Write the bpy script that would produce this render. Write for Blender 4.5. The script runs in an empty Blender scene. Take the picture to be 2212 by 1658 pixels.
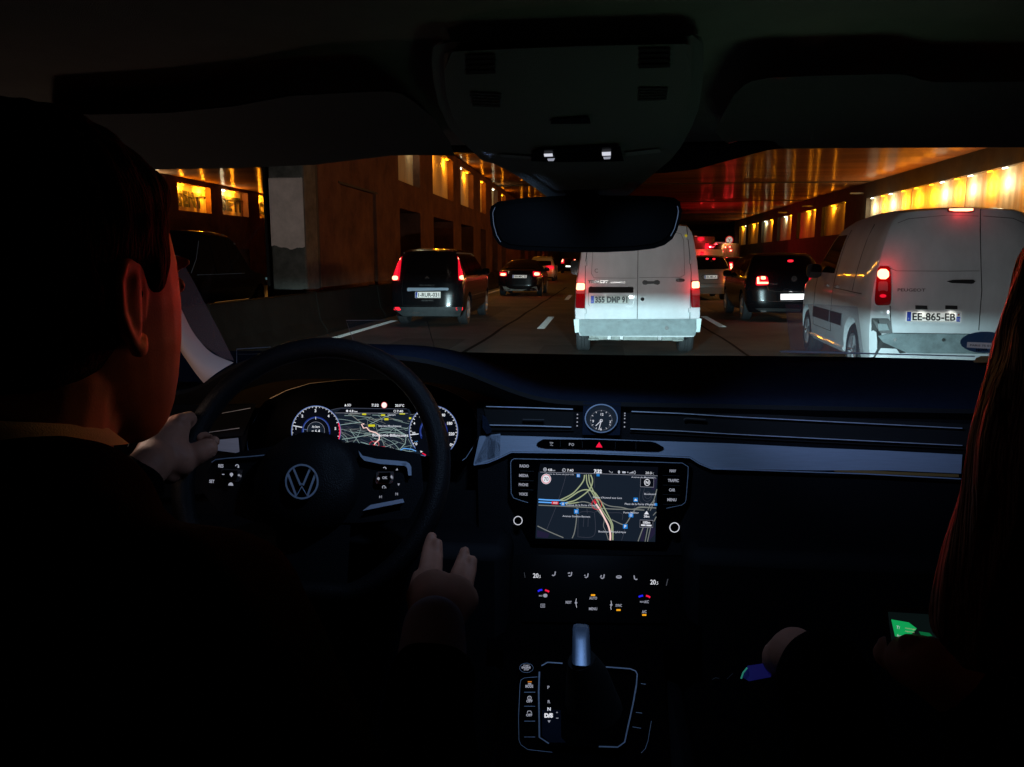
import bpy, bmesh, math, random
import numpy as np
from mathutils import Vector, Matrix
random.seed(7)
SC = bpy.context.scene
COL = SC.collection
R = math.radians
# ------------------------------------------------------------------ camera
CAMZ = 1.35
FPX, CX, CY, VP = 1703.0, 1106.0, 829.0, (1300.0, 562.0)
TH = math.atan((CY - VP[1]) / FPX)
PSI = math.atan((VP[0] - CX) / (FPX * math.cos(TH) + (CY - VP[1]) * math.sin(TH)))
cam = bpy.data.cameras.new('camera'); camo = bpy.data.objects.new('camera', cam); COL.objects.link(camo)
cam.sensor_width = 36.0; cam.lens = FPX / 2212 * 36; cam.clip_start = 0.02; cam.clip_end = 600
camo.location = (0, 0, CAMZ); camo.rotation_euler = (math.pi / 2 - TH, 0, PSI)
SC.camera = camo
cam.dof.use_dof = False
# ------------------------------------------------------------------ world: deep dusk, almost nothing of it enters the tunnel
w = bpy.data.worlds.new('World'); SC.world = w; w.use_nodes = True
nt = w.node_tree
sky = nt.nodes.new('ShaderNodeTexSky'); sky.sky_type = 'NISHITA'; sky.sun_disc = False
sky.sun_elevation = R(1.0); sky.sun_rotation = R(200)
bg = nt.nodes['Background']; nt.links.new(sky.outputs[0], bg.inputs[0]); bg.inputs[1].default_value = 0.0012
SC.view_settings.view_transform = 'Standard'; SC.view_settings.look = 'None'
SC.view_settings.exposure = 0; SC.view_settings.gamma = 1
SC.render.engine = 'CYCLES'
SC.cycles.use_denoising = True
SC.cycles.max_bounces = 6; SC.cycles.diffuse_bounces = 3; SC.cycles.glossy_bounces = 3
SC.cycles.transparent_max_bounces = 12
SC.cycles.sample_clamp_indirect = 3.0
SC.cycles.caustics_reflective = False; SC.cycles.caustics_refractive = False
# ------------------------------------------------------------------ projecting a traced outline onto the real plane it lies on
Fv = np.array([-math.sin(PSI) * math.cos(TH), math.cos(PSI) * math.cos(TH), -math.sin(TH)])
Rv = np.array([math.cos(PSI), math.sin(PSI), 0.0]); Uv = np.cross(Rv, Fv); Cv = np.array([0, 0, CAMZ])
def ray(x, y): return Fv * FPX + Rv * (x - CX) + Uv * (CY - y)
def PY(x, y, Y): d = ray(x, y); return Vector(Cv + d * (Y / d[1]))
def PZ(x, y, Z): d = ray(x, y); return Vector(Cv + d * ((Z - CAMZ) / d[2]))
def PX(x, y, X): d = ray(x, y); return Vector(Cv + d * (X / d[0]))
def cr(a, b, s): return lambda x, y: ((a + x * s) / 1.71157, (b + y * s) / 1.71157)
ID = lambda x, y: (x, y)
class Plane:
    def __init__(s, p0, n): s.p0 = np.array(p0, float); s.n = np.array(n, float); s.n /= np.linalg.norm(s.n)
    def at(s, px, py, lift=0.0):
        d = ray(px, py); t = ((s.p0 + s.n * lift - Cv) @ s.n) / (d @ s.n); return Vector(Cv + d * t)
    def scale(s, px, py): return (s.at(px + 1, py) - s.at(px, py)).length
# ------------------------------------------------------------------ materials
def mat(name, col, rough=0.5, metal=0.0, emit=None, es=0.0, coat=0.0, spec=0.5, var=0.0, vs=20.0, bump=0.0, bs=200.0, bstretch=(1, 1, 1), var2=None):
    m = bpy.data.materials.new(name); m.use_nodes = True; t = m.node_tree; b = t.nodes['Principled BSDF']
    c = (*col, 1)
    b.inputs['Base Color'].default_value = c; b.inputs['Roughness'].default_value = rough; b.inputs['Metallic'].default_value = metal
    b.inputs['Coat Weight'].default_value = coat; b.inputs['Coat Roughness'].default_value = 0.04
    b.inputs['Specular IOR Level'].default_value = spec
    if emit: b.inputs['Emission Color'].default_value = (*emit, 1); b.inputs['Emission Strength'].default_value = es
    if var or bump:
        tc = t.nodes.new('ShaderNodeTexCoord'); mp = t.nodes.new('ShaderNodeMapping'); t.links.new(tc.outputs['Object'], mp.inputs[0])
        mp.inputs['Scale'].default_value = bstretch
    if var:
        n = t.nodes.new('ShaderNodeTexNoise'); n.inputs['Scale'].default_value = vs; n.inputs['Detail'].default_value = 6; n.inputs['Roughness'].default_value = 0.65
        t.links.new(mp.outputs[0], n.inputs['Vector'])
        rp = t.nodes.new('ShaderNodeValToRGB'); rp.color_ramp.elements[0].position = 0.3; rp.color_ramp.elements[1].position = 0.7
        c2 = var2 or tuple(max(0, x * (1 - var)) for x in col)
        rp.color_ramp.elements[0].color = (*c2, 1); rp.color_ramp.elements[1].color = (*[min(1, x * (1 + var * 0.6)) for x in col], 1)
        t.links.new(n.outputs['Fac'], rp.inputs[0]); t.links.new(rp.outputs[0], b.inputs['Base Color'])
        mr = t.nodes.new('ShaderNodeMapRange'); mr.inputs[3].default_value = max(0.02, rough - 0.12); mr.inputs[4].default_value = min(1, rough + 0.12)
        t.links.new(n.outputs['Fac'], mr.inputs[0]); t.links.new(mr.outputs[0], b.inputs['Roughness'])
    if bump:
        n2 = t.nodes.new('ShaderNodeTexNoise'); n2.inputs['Scale'].default_value = bs; n2.inputs['Detail'].default_value = 3
        t.links.new(mp.outputs[0], n2.inputs['Vector'])
        bp = t.nodes.new('ShaderNodeBump'); bp.inputs['Strength'].default_value = bump; bp.inputs['Distance'].default_value = 0.01
        t.links.new(n2.outputs['Fac'], bp.inputs['Height']); t.links.new(bp.outputs[0], b.inputs['Normal'])
    return m
def emis(name, col, s=1.0): return mat(name, (0.0, 0.0, 0.0), 0.6, emit=col, es=s, spec=0.1)
def glassmat(name, tint=(1, 1, 1), gloss=0.06, rough=0.02, fk=0.25):
    m = bpy.data.materials.new(name); m.use_nodes = True; t = m.node_tree; t.nodes.clear()
    o = t.nodes.new('ShaderNodeOutputMaterial'); mx = t.nodes.new('ShaderNodeMixShader'); tr = t.nodes.new('ShaderNodeBsdfTransparent'); g = t.nodes.new('ShaderNodeBsdfGlossy')
    tr.inputs[0].default_value = (*tint, 1); g.inputs['Roughness'].default_value = rough
    fr = t.nodes.new('ShaderNodeLayerWeight'); fr.inputs[0].default_value = 0.25
    mu = t.nodes.new('ShaderNodeMath'); mu.operation = 'MULTIPLY_ADD'; mu.inputs[1].default_value = fk; mu.inputs[2].default_value = gloss
    t.links.new(fr.outputs['Fresnel'], mu.inputs[0]); t.links.new(mu.outputs[0], mx.inputs[0]); t.links.new(tr.outputs[0], mx.inputs[1]); t.links.new(g.outputs[0], mx.inputs[2]); t.links.new(mx.outputs[0], o.inputs[0])
    return m
M = {}
M['plastic'] = mat('soft black plastic', (0.005, 0.0055, 0.007), 0.6, spec=0.12, bump=0.25, bs=900)
M['dash'] = mat('grained dashboard skin', (0.018, 0.026, 0.046), 0.9, spec=0.0, bump=0.5, bs=700, var=0.15, vs=60)
M['leather'] = mat('black leather', (0.007, 0.007, 0.008), 0.45, spec=0.15, bump=0.3, bs=600)
M['piano'] = mat('piano black', (0.001, 0.001, 0.0014), 0.3, coat=0.0, spec=0.02)
M['alu'] = mat('brushed aluminium trim', (0.42, 0.49, 0.60), 0.42, metal=0.1, var=0.12, vs=900, bstretch=(0.03, 1, 1))
M['chrome'] = mat('satin chrome', (0.58, 0.68, 0.84), 0.3, metal=0.35)
M['lever'] = mat('lever aluminium', (0.22, 0.28, 0.38), 0.35, metal=0.5)
M['chromeline'] = mat('bright chrome strip', (0.75, 0.8, 0.9), 0.4, metal=0.4)
M['liner'] = mat('woven headliner', (0.32, 0.32, 0.29), 0.95, bump=0.5, bs=1200, var=0.12, vs=15)
M['console'] = mat('overhead console plastic', (0.15, 0.16, 0.155), 0.6, bump=0.2, bs=900)
M['slot'] = mat('dark slot', (0.004, 0.004, 0.004), 0.9)
M['visor'] = mat('sun visor vinyl', (0.05, 0.052, 0.052), 0.8, bump=0.4, bs=800)
M['pillartrim'] = mat('pale woven pillar trim', (0.74, 0.55, 0.46), 0.9, bump=0.3, bs=900)
M['seat'] = mat('dark seat cloth', (0.004, 0.004, 0.005), 0.9, spec=0.03, bump=0.5, bs=600)
M['mirror_shell'] = mat('mirror shell', (0.0008, 0.0008, 0.0008), 0.6, spec=0.0)
M['mirror_glass'] = mat('dimmed mirror glass', (0.001, 0.001, 0.001), 0.03, metal=0.0, spec=0.04)
M['white'] = emis('white backlight', (0.86, 0.88, 1.0), 0.75)
M['whitedim'] = emis('soft white backlight', (0.75, 0.78, 0.95), 0.38)
M['whitefaint'] = emis('faint backlight', (0.6, 0.65, 0.8), 0.08)
M['amber'] = emis('amber indicator', (1.0, 0.42, 0.01), 1.0)
M['red'] = emis('red indicator', (1.0, 0.01, 0.06), 0.9)
M['blue'] = emis('blue indicator', (0.02, 0.02, 1.0), 0.9)
M['scr'] = emis('display ground', (0.25, 0.42, 0.75), 0.030)
M['scr2'] = emis('display black', (0.3, 0.4, 0.8), 0.006)
M['road_y'] = emis('map road pale green', (0.62, 0.72, 0.42), 0.55)
M['road_g'] = emis('map road grey', (0.42, 0.45, 0.42), 0.42)
M['road_d'] = emis('map road faint', (0.2, 0.22, 0.32), 0.22)
M['road_b'] = emis('map motorway blue', (0.12, 0.42, 1.0), 1.0)
M['route'] = emis('map route', (1.0, 0.66, 0.62), 1.0)
M['mapblue'] = emis('map symbol blue', (0.02, 0.25, 0.75), 0.8)
M['mapred'] = emis('map symbol red', (0.85, 0.03, 0.06), 0.8)
M['mapyel'] = emis('map symbol yellow', (0.75, 0.7, 0.02), 0.8)
M['ringblue'] = emis('gauge rim blue', (0.25, 0.4, 1.0), 0.5)
M['gaugedim'] = emis('gauge inner blue', (0.03, 0.08, 0.6), 0.35)
M['roadgreen'] = emis('map main road green', (0.42, 0.60, 0.58), 0.62)
M['mapwhite'] = emis('map symbol white', (0.9, 0.92, 1.0), 0.85)
M['maplight'] = emis('map lettering', (0.7, 0.74, 0.85), 0.7)
M['mapviolet'] = emis('map building violet', (0.12, 0.1, 0.3), 0.12)
M['glass'] = glassmat('windscreen glass', (0.97, 0.98, 0.98), 0.004, 0.02, 0.04)
M['sideglass'] = glassmat('side window glass', (0.6, 0.62, 0.6), 0.0, 0.02, 0.01)
M['film'] = glassmat('clear sticker film', (0.80, 0.78, 0.80), 0.05, 0.35)
M['skin'] = mat('skin', (0.42, 0.185, 0.12), 0.55, spec=0.2, var=0.12, vs=60, bump=0.06, bs=500)
M['hair'] = mat('short dark hair', (0.004, 0.003, 0.0025), 0.8, spec=0.06, bump=0.8, bs=350, bstretch=(1, 1, 0.2))
M['hairred'] = mat('auburn hair', (0.13, 0.022, 0.012), 0.55, bump=0.9, bs=260, bstretch=(1, 1, 0.06))
M['suit'] = mat('black suit wool', (0.0018, 0.0018, 0.0022), 0.95, spec=0.02, bump=0.4, bs=700)
M['shirt'] = mat('pale shirt cotton', (0.62, 0.58, 0.52), 0.9, bump=0.3, bs=900)
M['shirtblue'] = mat('pale blue shirt cotton', (0.42, 0.44, 0.58), 0.9, bump=0.3, bs=900)
# outside
M['asphalt'] = mat('asphalt', (0.118, 0.116, 0.105), 0.75, var=0.5, vs=0.9, bump=0.6, bs=60)
M['paintline'] = mat('worn road paint', (0.85, 0.85, 0.82), 0.6, var=0.25, vs=14)
M['tar'] = mat('tar seam', (0.016, 0.014, 0.012), 0.85, spec=0.1)
M['patch'] = mat('darker asphalt patch', (0.07, 0.064, 0.055), 0.8, var=0.4, vs=3, bump=0.6, bs=70)
M['concrete'] = mat('stained sodium-tinted concrete', (0.14, 0.066, 0.042), 0.9, spec=0.1, var=0.5, vs=1.1, bump=0.9, bs=11)  # brown base colour also holds the orange of the sodium lamps
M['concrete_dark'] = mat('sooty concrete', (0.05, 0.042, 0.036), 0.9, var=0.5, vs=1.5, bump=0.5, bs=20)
M['whitewash'] = mat('whitewashed concrete', (0.74, 0.60, 0.54), 0.85, var=0.25, vs=2.5, bump=0.4, bs=25)
M['greyconc'] = mat('bare grey concrete', (0.10, 0.098, 0.085), 0.9, var=0.5, vs=4, bump=0.6, bs=25)
M['sheet'] = mat('cream corrugated sheet', (0.60, 0.48, 0.32), 0.6, var=0.22, vs=1.4, bstretch=(1, 3, 0.2))
M['barrier'] = mat('darkened barrier concrete', (0.014, 0.012, 0.010), 0.95, spec=0.1, var=0.4, vs=3, bump=0.4, bs=20)  # base colour darkened to offset the strong headlamp beams, so it looks dimly lit
M['recessdark'] = mat('dark recess', (0.012, 0.010, 0.009), 0.95)  # near-black tone for opening backs, ceiling seams and lamp caps
M['graffiti'] = mat('black spray paint', (0.02, 0.018, 0.016), 0.7)
M['lampY'] = emis('sodium lamp glow', (1.0, 0.50, 0.01), 8)
M['lampW'] = emis('fluorescent lamp glow', (0.95, 1.0, 0.80), 8)
M['rubber'] = mat('tyre rubber', (0.035, 0.038, 0.042), 0.75, bump=0.3, bs=200)
M['rim'] = mat('dusty alloy wheel', (0.36, 0.36, 0.38), 0.4, metal=0.6)
M['vanwhite'] = mat('white van paint', (0.68, 0.70, 0.72), 0.55, spec=0.3, coat=0.6, var=0.16, vs=2.5, bstretch=(1, 1, 0.5))
M['black'] = mat('glossy black car paint', (0.006, 0.006, 0.008), 0.22, coat=0.55, spec=0.3)
M['silver'] = mat('silver car paint', (0.42, 0.40, 0.37), 0.28, metal=0.45, coat=0.8)
M['pearl'] = mat('pearl car paint', (0.62, 0.58, 0.52), 0.3, coat=0.7)
M['carglass'] = mat('dark car window', (0.004, 0.005, 0.007), 0.04, coat=0.6)
M['bumper'] = mat('faded grey bumper plastic', (0.21, 0.26, 0.27), 0.55, var=0.35, vs=9, bump=0.2, bs=60)
M['bumperdark'] = mat('dark grey bumper plastic', (0.05, 0.06, 0.065), 0.6, var=0.3, vs=9)
M['dirtmetal'] = mat('chalky underframe metal', (0.30, 0.33, 0.31), 0.7, var=0.5, vs=12)
M['gap'] = mat('panel gap', (0.006, 0.006, 0.006), 0.9)
M['blackplastic'] = mat('black exterior plastic', (0.015, 0.015, 0.016), 0.5)
M['plate'] = mat('number plate', (0.66, 0.68, 0.64), 0.8, spec=0.15)
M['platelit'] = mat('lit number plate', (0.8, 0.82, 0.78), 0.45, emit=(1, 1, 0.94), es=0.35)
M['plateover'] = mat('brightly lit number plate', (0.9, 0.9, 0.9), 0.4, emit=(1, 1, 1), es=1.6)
M['plateblue'] = mat('plate blue band', (0.01, 0.05, 0.42), 0.5, emit=(0.01, 0.05, 0.5), es=0.15)
M['platered'] = mat('plate emblem red', (0.5, 0.02, 0.02), 0.5)
M['ink'] = mat('plate lettering black', (0.01, 0.01, 0.012), 0.5)
M['badge'] = mat('chrome badge', (0.55, 0.55, 0.55), 0.22, metal=0.9)
M['badgedark'] = mat('dark badge grey', (0.12, 0.12, 0.12), 0.3, metal=0.5)  # darker grey metal for badges, small fittings and fine lines
M['brake'] = emis('brake lamp core', (1.0, 0.30, 0.16), 5.5)
M['brakered'] = emis('brake lamp red', (1.0, 0.015, 0.03), 2.2)
M['brakedim'] = emis('tail lamp red', (1.0, 0.008, 0.03), 0.95)
M['lensred'] = mat('unlit red lens', (0.20, 0.003, 0.006), 0.12, coat=0.8, emit=(0.5, 0, 0.005), es=0.05)
M['lensclear'] = mat('clear lens', (0.30, 0.16, 0.16), 0.15, coat=0.8)
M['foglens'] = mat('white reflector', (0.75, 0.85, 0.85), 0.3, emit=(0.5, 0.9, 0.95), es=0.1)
M['reflectY'] = emis('lit yellow marker', (0.9, 0.7, 0.05), 0.4)
# ------------------------------------------------------------------ mesh accumulator
_T = {}
def text_mesh(s, bold=0.0):
    k = (s, bold)
    if k in _T: return _T[k]
    c = bpy.data.curves.new('t', 'FONT'); c.body = s; c.size = 1.0; c.resolution_u = 3; c.offset = bold; c.fill_mode = 'FRONT'
    o = bpy.data.objects.new('t', c); COL.objects.link(o)
    dg = bpy.context.evaluated_depsgraph_get(); me = bpy.data.meshes.new_from_object(o.evaluated_get(dg))
    v = [(p.co.x, p.co.y) for p in me.vertices]; f = [tuple(p.vertices) for p in me.polygons]
    bpy.data.objects.remove(o); bpy.data.curves.remove(c); bpy.data.meshes.remove(me)
    xs = [p[0] for p in v] or [0, 1]; x0 = min(xs); wd = max(xs) - x0
    v = [((x - x0) / 0.70, y / 0.70) for x, y in v]; _T[k] = (v, f, wd / 0.70); return _T[k]
def perp(d):
    d = Vector(d).normalized(); a = Vector((0, 0, 1)) if abs(d.z) < 0.9 else Vector((1, 0, 0))
    u = d.cross(a).normalized(); return u, d.cross(u).normalized()
class MB:
    def __init__(s): s.v = []; s.f = []; s.mi = []; s.mats = []
    def m(s, mt):
        if isinstance(mt, str): mt = M[mt]
        if mt not in s.mats: s.mats.append(mt)
        return s.mats.index(mt)
    def add(s, vs, fs, mt):
        b = len(s.v); s.v += [Vector(v) for v in vs]; i = s.m(mt)
        for f in fs: s.f.append(tuple(b + k for k in f)); s.mi.append(i)
        return s
    def poly(s, pts, mt): return s.add(pts, [tuple(range(len(pts)))], mt)
    def prism(s, pts, vec, mt):
        n = len(pts); vec = Vector(vec); vs = [Vector(p) for p in pts] + [Vector(p) + vec for p in pts]
        fs = [tuple(range(n)), tuple(range(2 * n - 1, n - 1, -1))] + [(i, (i + 1) % n, n + (i + 1) % n, n + i) for i in range(n)]
        return s.add(vs, fs, mt)
    def box(s, c, sz, mt, rot=None):
        h = [a / 2 for a in sz]; vs = [Vector((x * h[0], y * h[1], z * h[2])) for x in (-1, 1) for y in (-1, 1) for z in (-1, 1)]
        if rot is not None: vs = [rot @ v for v in vs]
        c = Vector(c); vs = [v + c for v in vs]
        return s.add(vs, [(0, 1, 3, 2), (4, 6, 7, 5), (0, 4, 5, 1), (2, 3, 7, 6), (0, 2, 6, 4), (1, 5, 7, 3)], mt)
    def bx(s, x0, x1, y0, y1, z0, z1, mt): return s.box(((x0 + x1) / 2, (y0 + y1) / 2, (z0 + z1) / 2), (abs(x1 - x0), abs(y1 - y0), abs(z1 - z0)), mt)
    def tube(s, path, r, mt, n=8, closed=False, flat=1.0):
        P = [Vector(p) for p in path]; L = len(P); rings = []; up = None
        for i in range(L):
            a = P[i - 1] if (i or closed) else P[i]; b = P[(i + 1) % L] if (i < L - 1 or closed) else P[i]
            d = (b - a).normalized()
            if up is None: u, v = perp(d)
            else: u = (up - d * up.dot(d)).normalized(); v = d.cross(u)
            up = u; rr = r[i] if isinstance(r, (list, tuple)) else r
            rings.append([P[i] + u * (rr * math.cos(2 * math.pi * k / n)) + v * (rr * flat * math.sin(2 * math.pi * k / n)) for k in range(n)])
        vs = [p for g in rings for p in g]; fs = []
        for i in range(L if closed else L - 1):
            j = (i + 1) % L
            for k in range(n): fs.append((i * n + k, i * n + (k + 1) % n, j * n + (k + 1) % n, j * n + k))
        if not closed: fs += [tuple(range(n - 1, -1, -1)), tuple((L - 1) * n + k for k in range(n))]
        return s.add(vs, fs, mt)
    def grid(s, rows, mt, cu=False):
        nr = len(rows); nc = len(rows[0]); fs = []
        for i in range(nr - 1):
            for j in range(nc if cu else nc - 1): fs.append((i * nc + j, i * nc + (j + 1) % nc, (i + 1) * nc + (j + 1) % nc, (i + 1) * nc + j))
        return s.add([p for r_ in rows for p in r_], fs, mt)
    def lathe(s, prof, o, axis, mt, n=24):
        u, v = perp(axis); a = Vector(axis).normalized(); o = Vector(o)
        rows = [[o + a * h + u * (r * math.cos(2 * math.pi * k / n)) + v * (r * math.sin(2 * math.pi * k / n)) for k in range(n)] for r, h in prof]
        return s.grid(rows, mt, cu=True)
    # drawing on a surface object that offers at(px, py, lift)
    def dpoly(s, S_, pts, mt, K=ID, lift=0.001): return s.poly([S_.at(*K(*p), lift) for p in pts], mt)
    def dprism(s, S_, pts, th, mt, K=ID, lift=0.0):
        a = [S_.at(*K(*p), lift) for p in pts]; b = [S_.at(*K(*p), lift + th) for p in pts]; n = len(a)
        return s.add(a + b, [tuple(range(n)), tuple(range(2 * n - 1, n - 1, -1))] + [(i, (i + 1) % n, n + (i + 1) % n, n + i) for i in range(n)], mt)
    def stroke(s, S_, pts, wd, mt, K=ID, lift=0.002, closed=False, th=0.0):
        pts = [K(*p) for p in pts]; k0 = K(0, 0); k1 = K(1, 0); wd = wd * math.hypot(k1[0] - k0[0], k1[1] - k0[1])
        n = len(pts); L = []; Rr = []
        for i in range(n):
            a = pts[i - 1] if (i or closed) else pts[i]; b = pts[(i + 1) % n] if (i < n - 1 or closed) else pts[i]
            dx, dy = b[0] - a[0], b[1] - a[1]; q = math.hypot(dx, dy) or 1; nx, ny = -dy / q * wd / 2, dx / q * wd / 2
            L.append((pts[i][0] + nx, pts[i][1] + ny)); Rr.append((pts[i][0] - nx, pts[i][1] - ny))
        for i in range(n if closed else n - 1):
            j = (i + 1) % n; q = [L[i], L[j], Rr[j], Rr[i]]
            if th: s.dprism(S_, q, th, mt, ID, lift)
            else: s.dpoly(S_, q, mt, ID, lift)
        return s
    def text(s, S_, t, x, y, hpx, mt, K=ID, lift=0.002, ang=0.0, align='L', bold=0.0, wpx=None, sx=1.0):
        v, f, wd = text_mesh(t, bold); k0 = K(0, 0); k1 = K(1, 0); sc = math.hypot(k1[0] - k0[0], k1[1] - k0[1])
        if wpx: sx = wpx / (wd * hpx)
        o = {'L': 0, 'C': -wd / 2, 'R': -wd}[align]; x, y = K(x, y); h = hpx * sc; c, sn = math.cos(R(ang)), math.sin(R(ang))
        out = []
        for a, b in v:
            a = (a + o) * h * sx; b = -b * h; out.append(S_.at(x + a * c - b * sn, y + a * sn + b * c, lift))
        return s.add(out, f, mt)
    def ring(s, S_, x, y, r, wd, mt, K=ID, lift=0.002, a0=0, a1=360, n=40, ry=None, th=0.0):
        ry = ry or r; full = (a1 - a0) >= 360; m_ = n if full else n + 1
        pts = [(x + r * math.cos(R(a0 + (a1 - a0) * i / n)), y + ry * math.sin(R(a0 + (a1 - a0) * i / n))) for i in range(m_)]
        return s.stroke(S_, pts, wd, mt, K, lift, closed=full, th=th)
    def disc(s, S_, x, y, r, mt, K=ID, lift=0.001, n=28, ry=None, th=0.0):
        ry = ry or r; pts = [(x + r * math.cos(2 * math.pi * i / n), y + ry * math.sin(2 * math.pi * i / n)) for i in range(n)]
        return s.dprism(S_, pts, th, mt, K, lift) if th else s.dpoly(S_, pts, mt, K, lift)
    def each(s, name, parent=None, **kw):
        """one object per loose piece"""
        par = list(range(len(s.v)))
        def fd(i):
            while par[i] != i: par[i] = par[par[i]]; i = par[i]
            return i
        for f in s.f:
            for k in f[1:]: par[fd(k)] = fd(f[0])
        key = {}
        for f, mi in zip(s.f, s.mi): key.setdefault(fd(f[0]), []).append((f, mi))
        for fs in key.values():
            p = MB(); p.mats = s.mats; rm = {}
            for f, mi in fs:
                for k in f:
                    if k not in rm: rm[k] = len(p.v); p.v.append(s.v[k])
                p.f.append(tuple(rm[k] for k in f)); p.mi.append(mi)
            p.build(name, parent, **kw)
    def build(s, name, parent=None, bevel=0.0, smooth=30, seg=2, subsurf=0, world=True, **props):
        if not s.f: return None
        org = Vector((0, 0, 0)); p = parent
        while p: org += p.location; p = p.parent
        vs = [v - org for v in s.v] if (parent and world) else s.v
        me = bpy.data.meshes.new(name); me.from_pydata([tuple(v) for v in vs], [], s.f)
        for mt in s.mats: me.materials.append(mt)
        me.polygons.foreach_set('material_index', s.mi)
        if smooth:
            me.polygons.foreach_set('use_smooth', [True] * len(me.polygons)); me.set_sharp_from_angle(angle=R(smooth))
        me.update()
        o = bpy.data.objects.new(name, me); COL.objects.link(o)
        if parent: o.parent = parent
        if bevel:
            b = o.modifiers.new('bevel', 'BEVEL'); b.width = bevel; b.segments = seg; b.limit_method = 'ANGLE'; b.angle_limit = R(40)
        if subsurf:
            b = o.modifiers.new('sub', 'SUBSURF'); b.levels = subsurf; b.render_levels = subsurf
        for k, v_ in props.items(): o[k] = v_
        return o
def thing(name, label, cat, loc=(0, 0, 0), group=None):
    o = bpy.data.objects.new(name, None); COL.objects.link(o); o.location = loc; o['label'] = label; o['category'] = cat
    o.empty_display_size = 0.2
    if group: o['group'] = group
    return o
def tag(o, label, cat, group=None):
    o['label'] = label; o['category'] = cat
    if group: o['group'] = group
    return o
def light(kind, loc, energy, col, parent=None, radius=0.03, direction=None, angle=60, blend=0.5, name='lamp_light'):
    l = bpy.data.lights.new(name, kind); l.energy = energy; l.color = col; l.shadow_soft_size = radius
    if kind == 'SPOT': l.spot_size = R(angle); l.spot_blend = blend
    o = bpy.data.objects.new(name, l); COL.objects.link(o); org = Vector((0, 0, 0)); p = parent
    while p: org += p.location; p = p.parent
    o.location = Vector(loc) - org
    if parent: o.parent = parent
    if direction is not None: o.rotation_euler = Vector(direction).to_track_quat('-Z', 'Y').to_euler()
    return o
def temp_mesh(v, f, mods):
    """evaluate a throwaway mesh with modifiers and give back plain mesh data"""
    me = bpy.data.meshes.new('tmp'); me.from_pydata([tuple(p) for p in v], [], f); me.update()
    o = bpy.data.objects.new('tmp', me); COL.objects.link(o)
    for kind, kw in mods:
        md = o.modifiers.new('m', kind)
        for k, val in kw.items(): setattr(md, k, val)
    dg = bpy.context.evaluated_depsgraph_get(); out = bpy.data.meshes.new_from_object(o.evaluated_get(dg))
    bpy.data.objects.remove(o); bpy.data.meshes.remove(me); return out
# ================================================================== THE TUNNEL
def struct(mb, name, **k): return mb.build(name, kind='structure', **k)
XL, XR, ZC = -5.9, 14.1, 5.45
YEND = 114.0
b = MB(); b.bx(-40, 60, -25, 420, -0.3, 0, 'asphalt'); struct(b, 'road', smooth=0)
# ceiling of transverse metal planks
def ceiling_mat():
    m = bpy.data.materials.new('soiled metal ceiling planks'); m.use_nodes = True; t = m.node_tree; bs = t.nodes['Principled BSDF']
    tc = t.nodes.new('ShaderNodeTexCoord')
    mp = t.nodes.new('ShaderNodeMapping'); mp.inputs['Scale'].default_value = (0.25, 1, 1); t.links.new(tc.outputs['Object'], mp.inputs[0])
    n = t.nodes.new('ShaderNodeTexNoise'); n.inputs['Scale'].default_value = 0.8; n.inputs['Detail'].default_value = 7; t.links.new(mp.outputs[0], n.inputs['Vector'])
    rp = t.nodes.new('ShaderNodeValToRGB'); rp.color_ramp.elements[0].color = (0.09, 0.042, 0.024, 1); rp.color_ramp.elements[1].color = (0.18, 0.09, 0.05, 1)
    rp.color_ramp.elements[0].position = 0.3; rp.color_ramp.elements[1].position = 0.7
    t.links.new(n.outputs['Fac'], rp.inputs[0])

    mr = t.nodes.new('ShaderNodeMapRange'); mr.inputs[3].default_value = 0.12; mr.inputs[4].default_value = 0.20; t.links.new(n.outputs['Fac'], mr.inputs[0])
    m2 = t.nodes.new('ShaderNodeMapping'); m2.inputs['Scale'].default_value = (0.03, 2.2, 1); t.links.new(tc.outputs['Object'], m2.inputs[0])
    n2 = t.nodes.new('ShaderNodeTexNoise'); n2.inputs['Scale'].default_value = 1.0; n2.inputs['Detail'].default_value = 5; t.links.new(m2.outputs[0], n2.inputs['Vector'])
    wv = t.nodes.new('ShaderNodeTexWave'); wv.bands_direction = 'Y'; wv.inputs['Scale'].default_value = 1.6; wv.inputs['Distortion'].default_value = 0.4; t.links.new(tc.outputs['Object'], wv.inputs['Vector'])
    ad = t.nodes.new('ShaderNodeMath'); ad.operation = 'MULTIPLY_ADD'; ad.inputs[1].default_value = 0.6; t.links.new(wv.outputs['Fac'], ad.inputs[0]); t.links.new(n2.outputs['Fac'], ad.inputs[2])
    bp = t.nodes.new('ShaderNodeBump'); bp.inputs['Strength'].default_value = 0.6; bp.inputs['Distance'].default_value = 0.03
    t.links.new(ad.outputs[0], bp.inputs['Height'])
    df = t.nodes.new('ShaderNodeBsdfDiffuse'); gl = t.nodes.new('ShaderNodeBsdfGlossy'); sh = t.nodes.new('ShaderNodeAddShader'); out = t.nodes['Material Output']
    gl.inputs['Color'].default_value = (0.050, 0.040, 0.035, 1); t.links.new(mr.outputs[0], gl.inputs['Roughness']); t.links.new(rp.outputs[0], df.inputs['Color'])
    t.links.new(bp.outputs[0], gl.inputs['Normal']); t.links.new(bp.outputs[0], df.inputs['Normal'])
    t.links.new(df.outputs[0], sh.inputs[0]); t.links.new(gl.outputs[0], sh.inputs[1]); t.links.new(sh.outputs[0], out.inputs['Surface']); t.nodes.remove(bs)
    return m
M['ceil'] = ceiling_mat()
b = MB(); b.bx(XL - 0.4, XR + 0.1, -12, YEND, ZC, ZC + 0.4, 'ceil')
for y in (31, 44.5, 58, 74, 93): b.bx(XL + 0.01, XR - 0.01, y, y + 0.12, ZC - 0.05, ZC, 'recessdark')
struct(b, 'ceiling', smooth=0)
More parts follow.
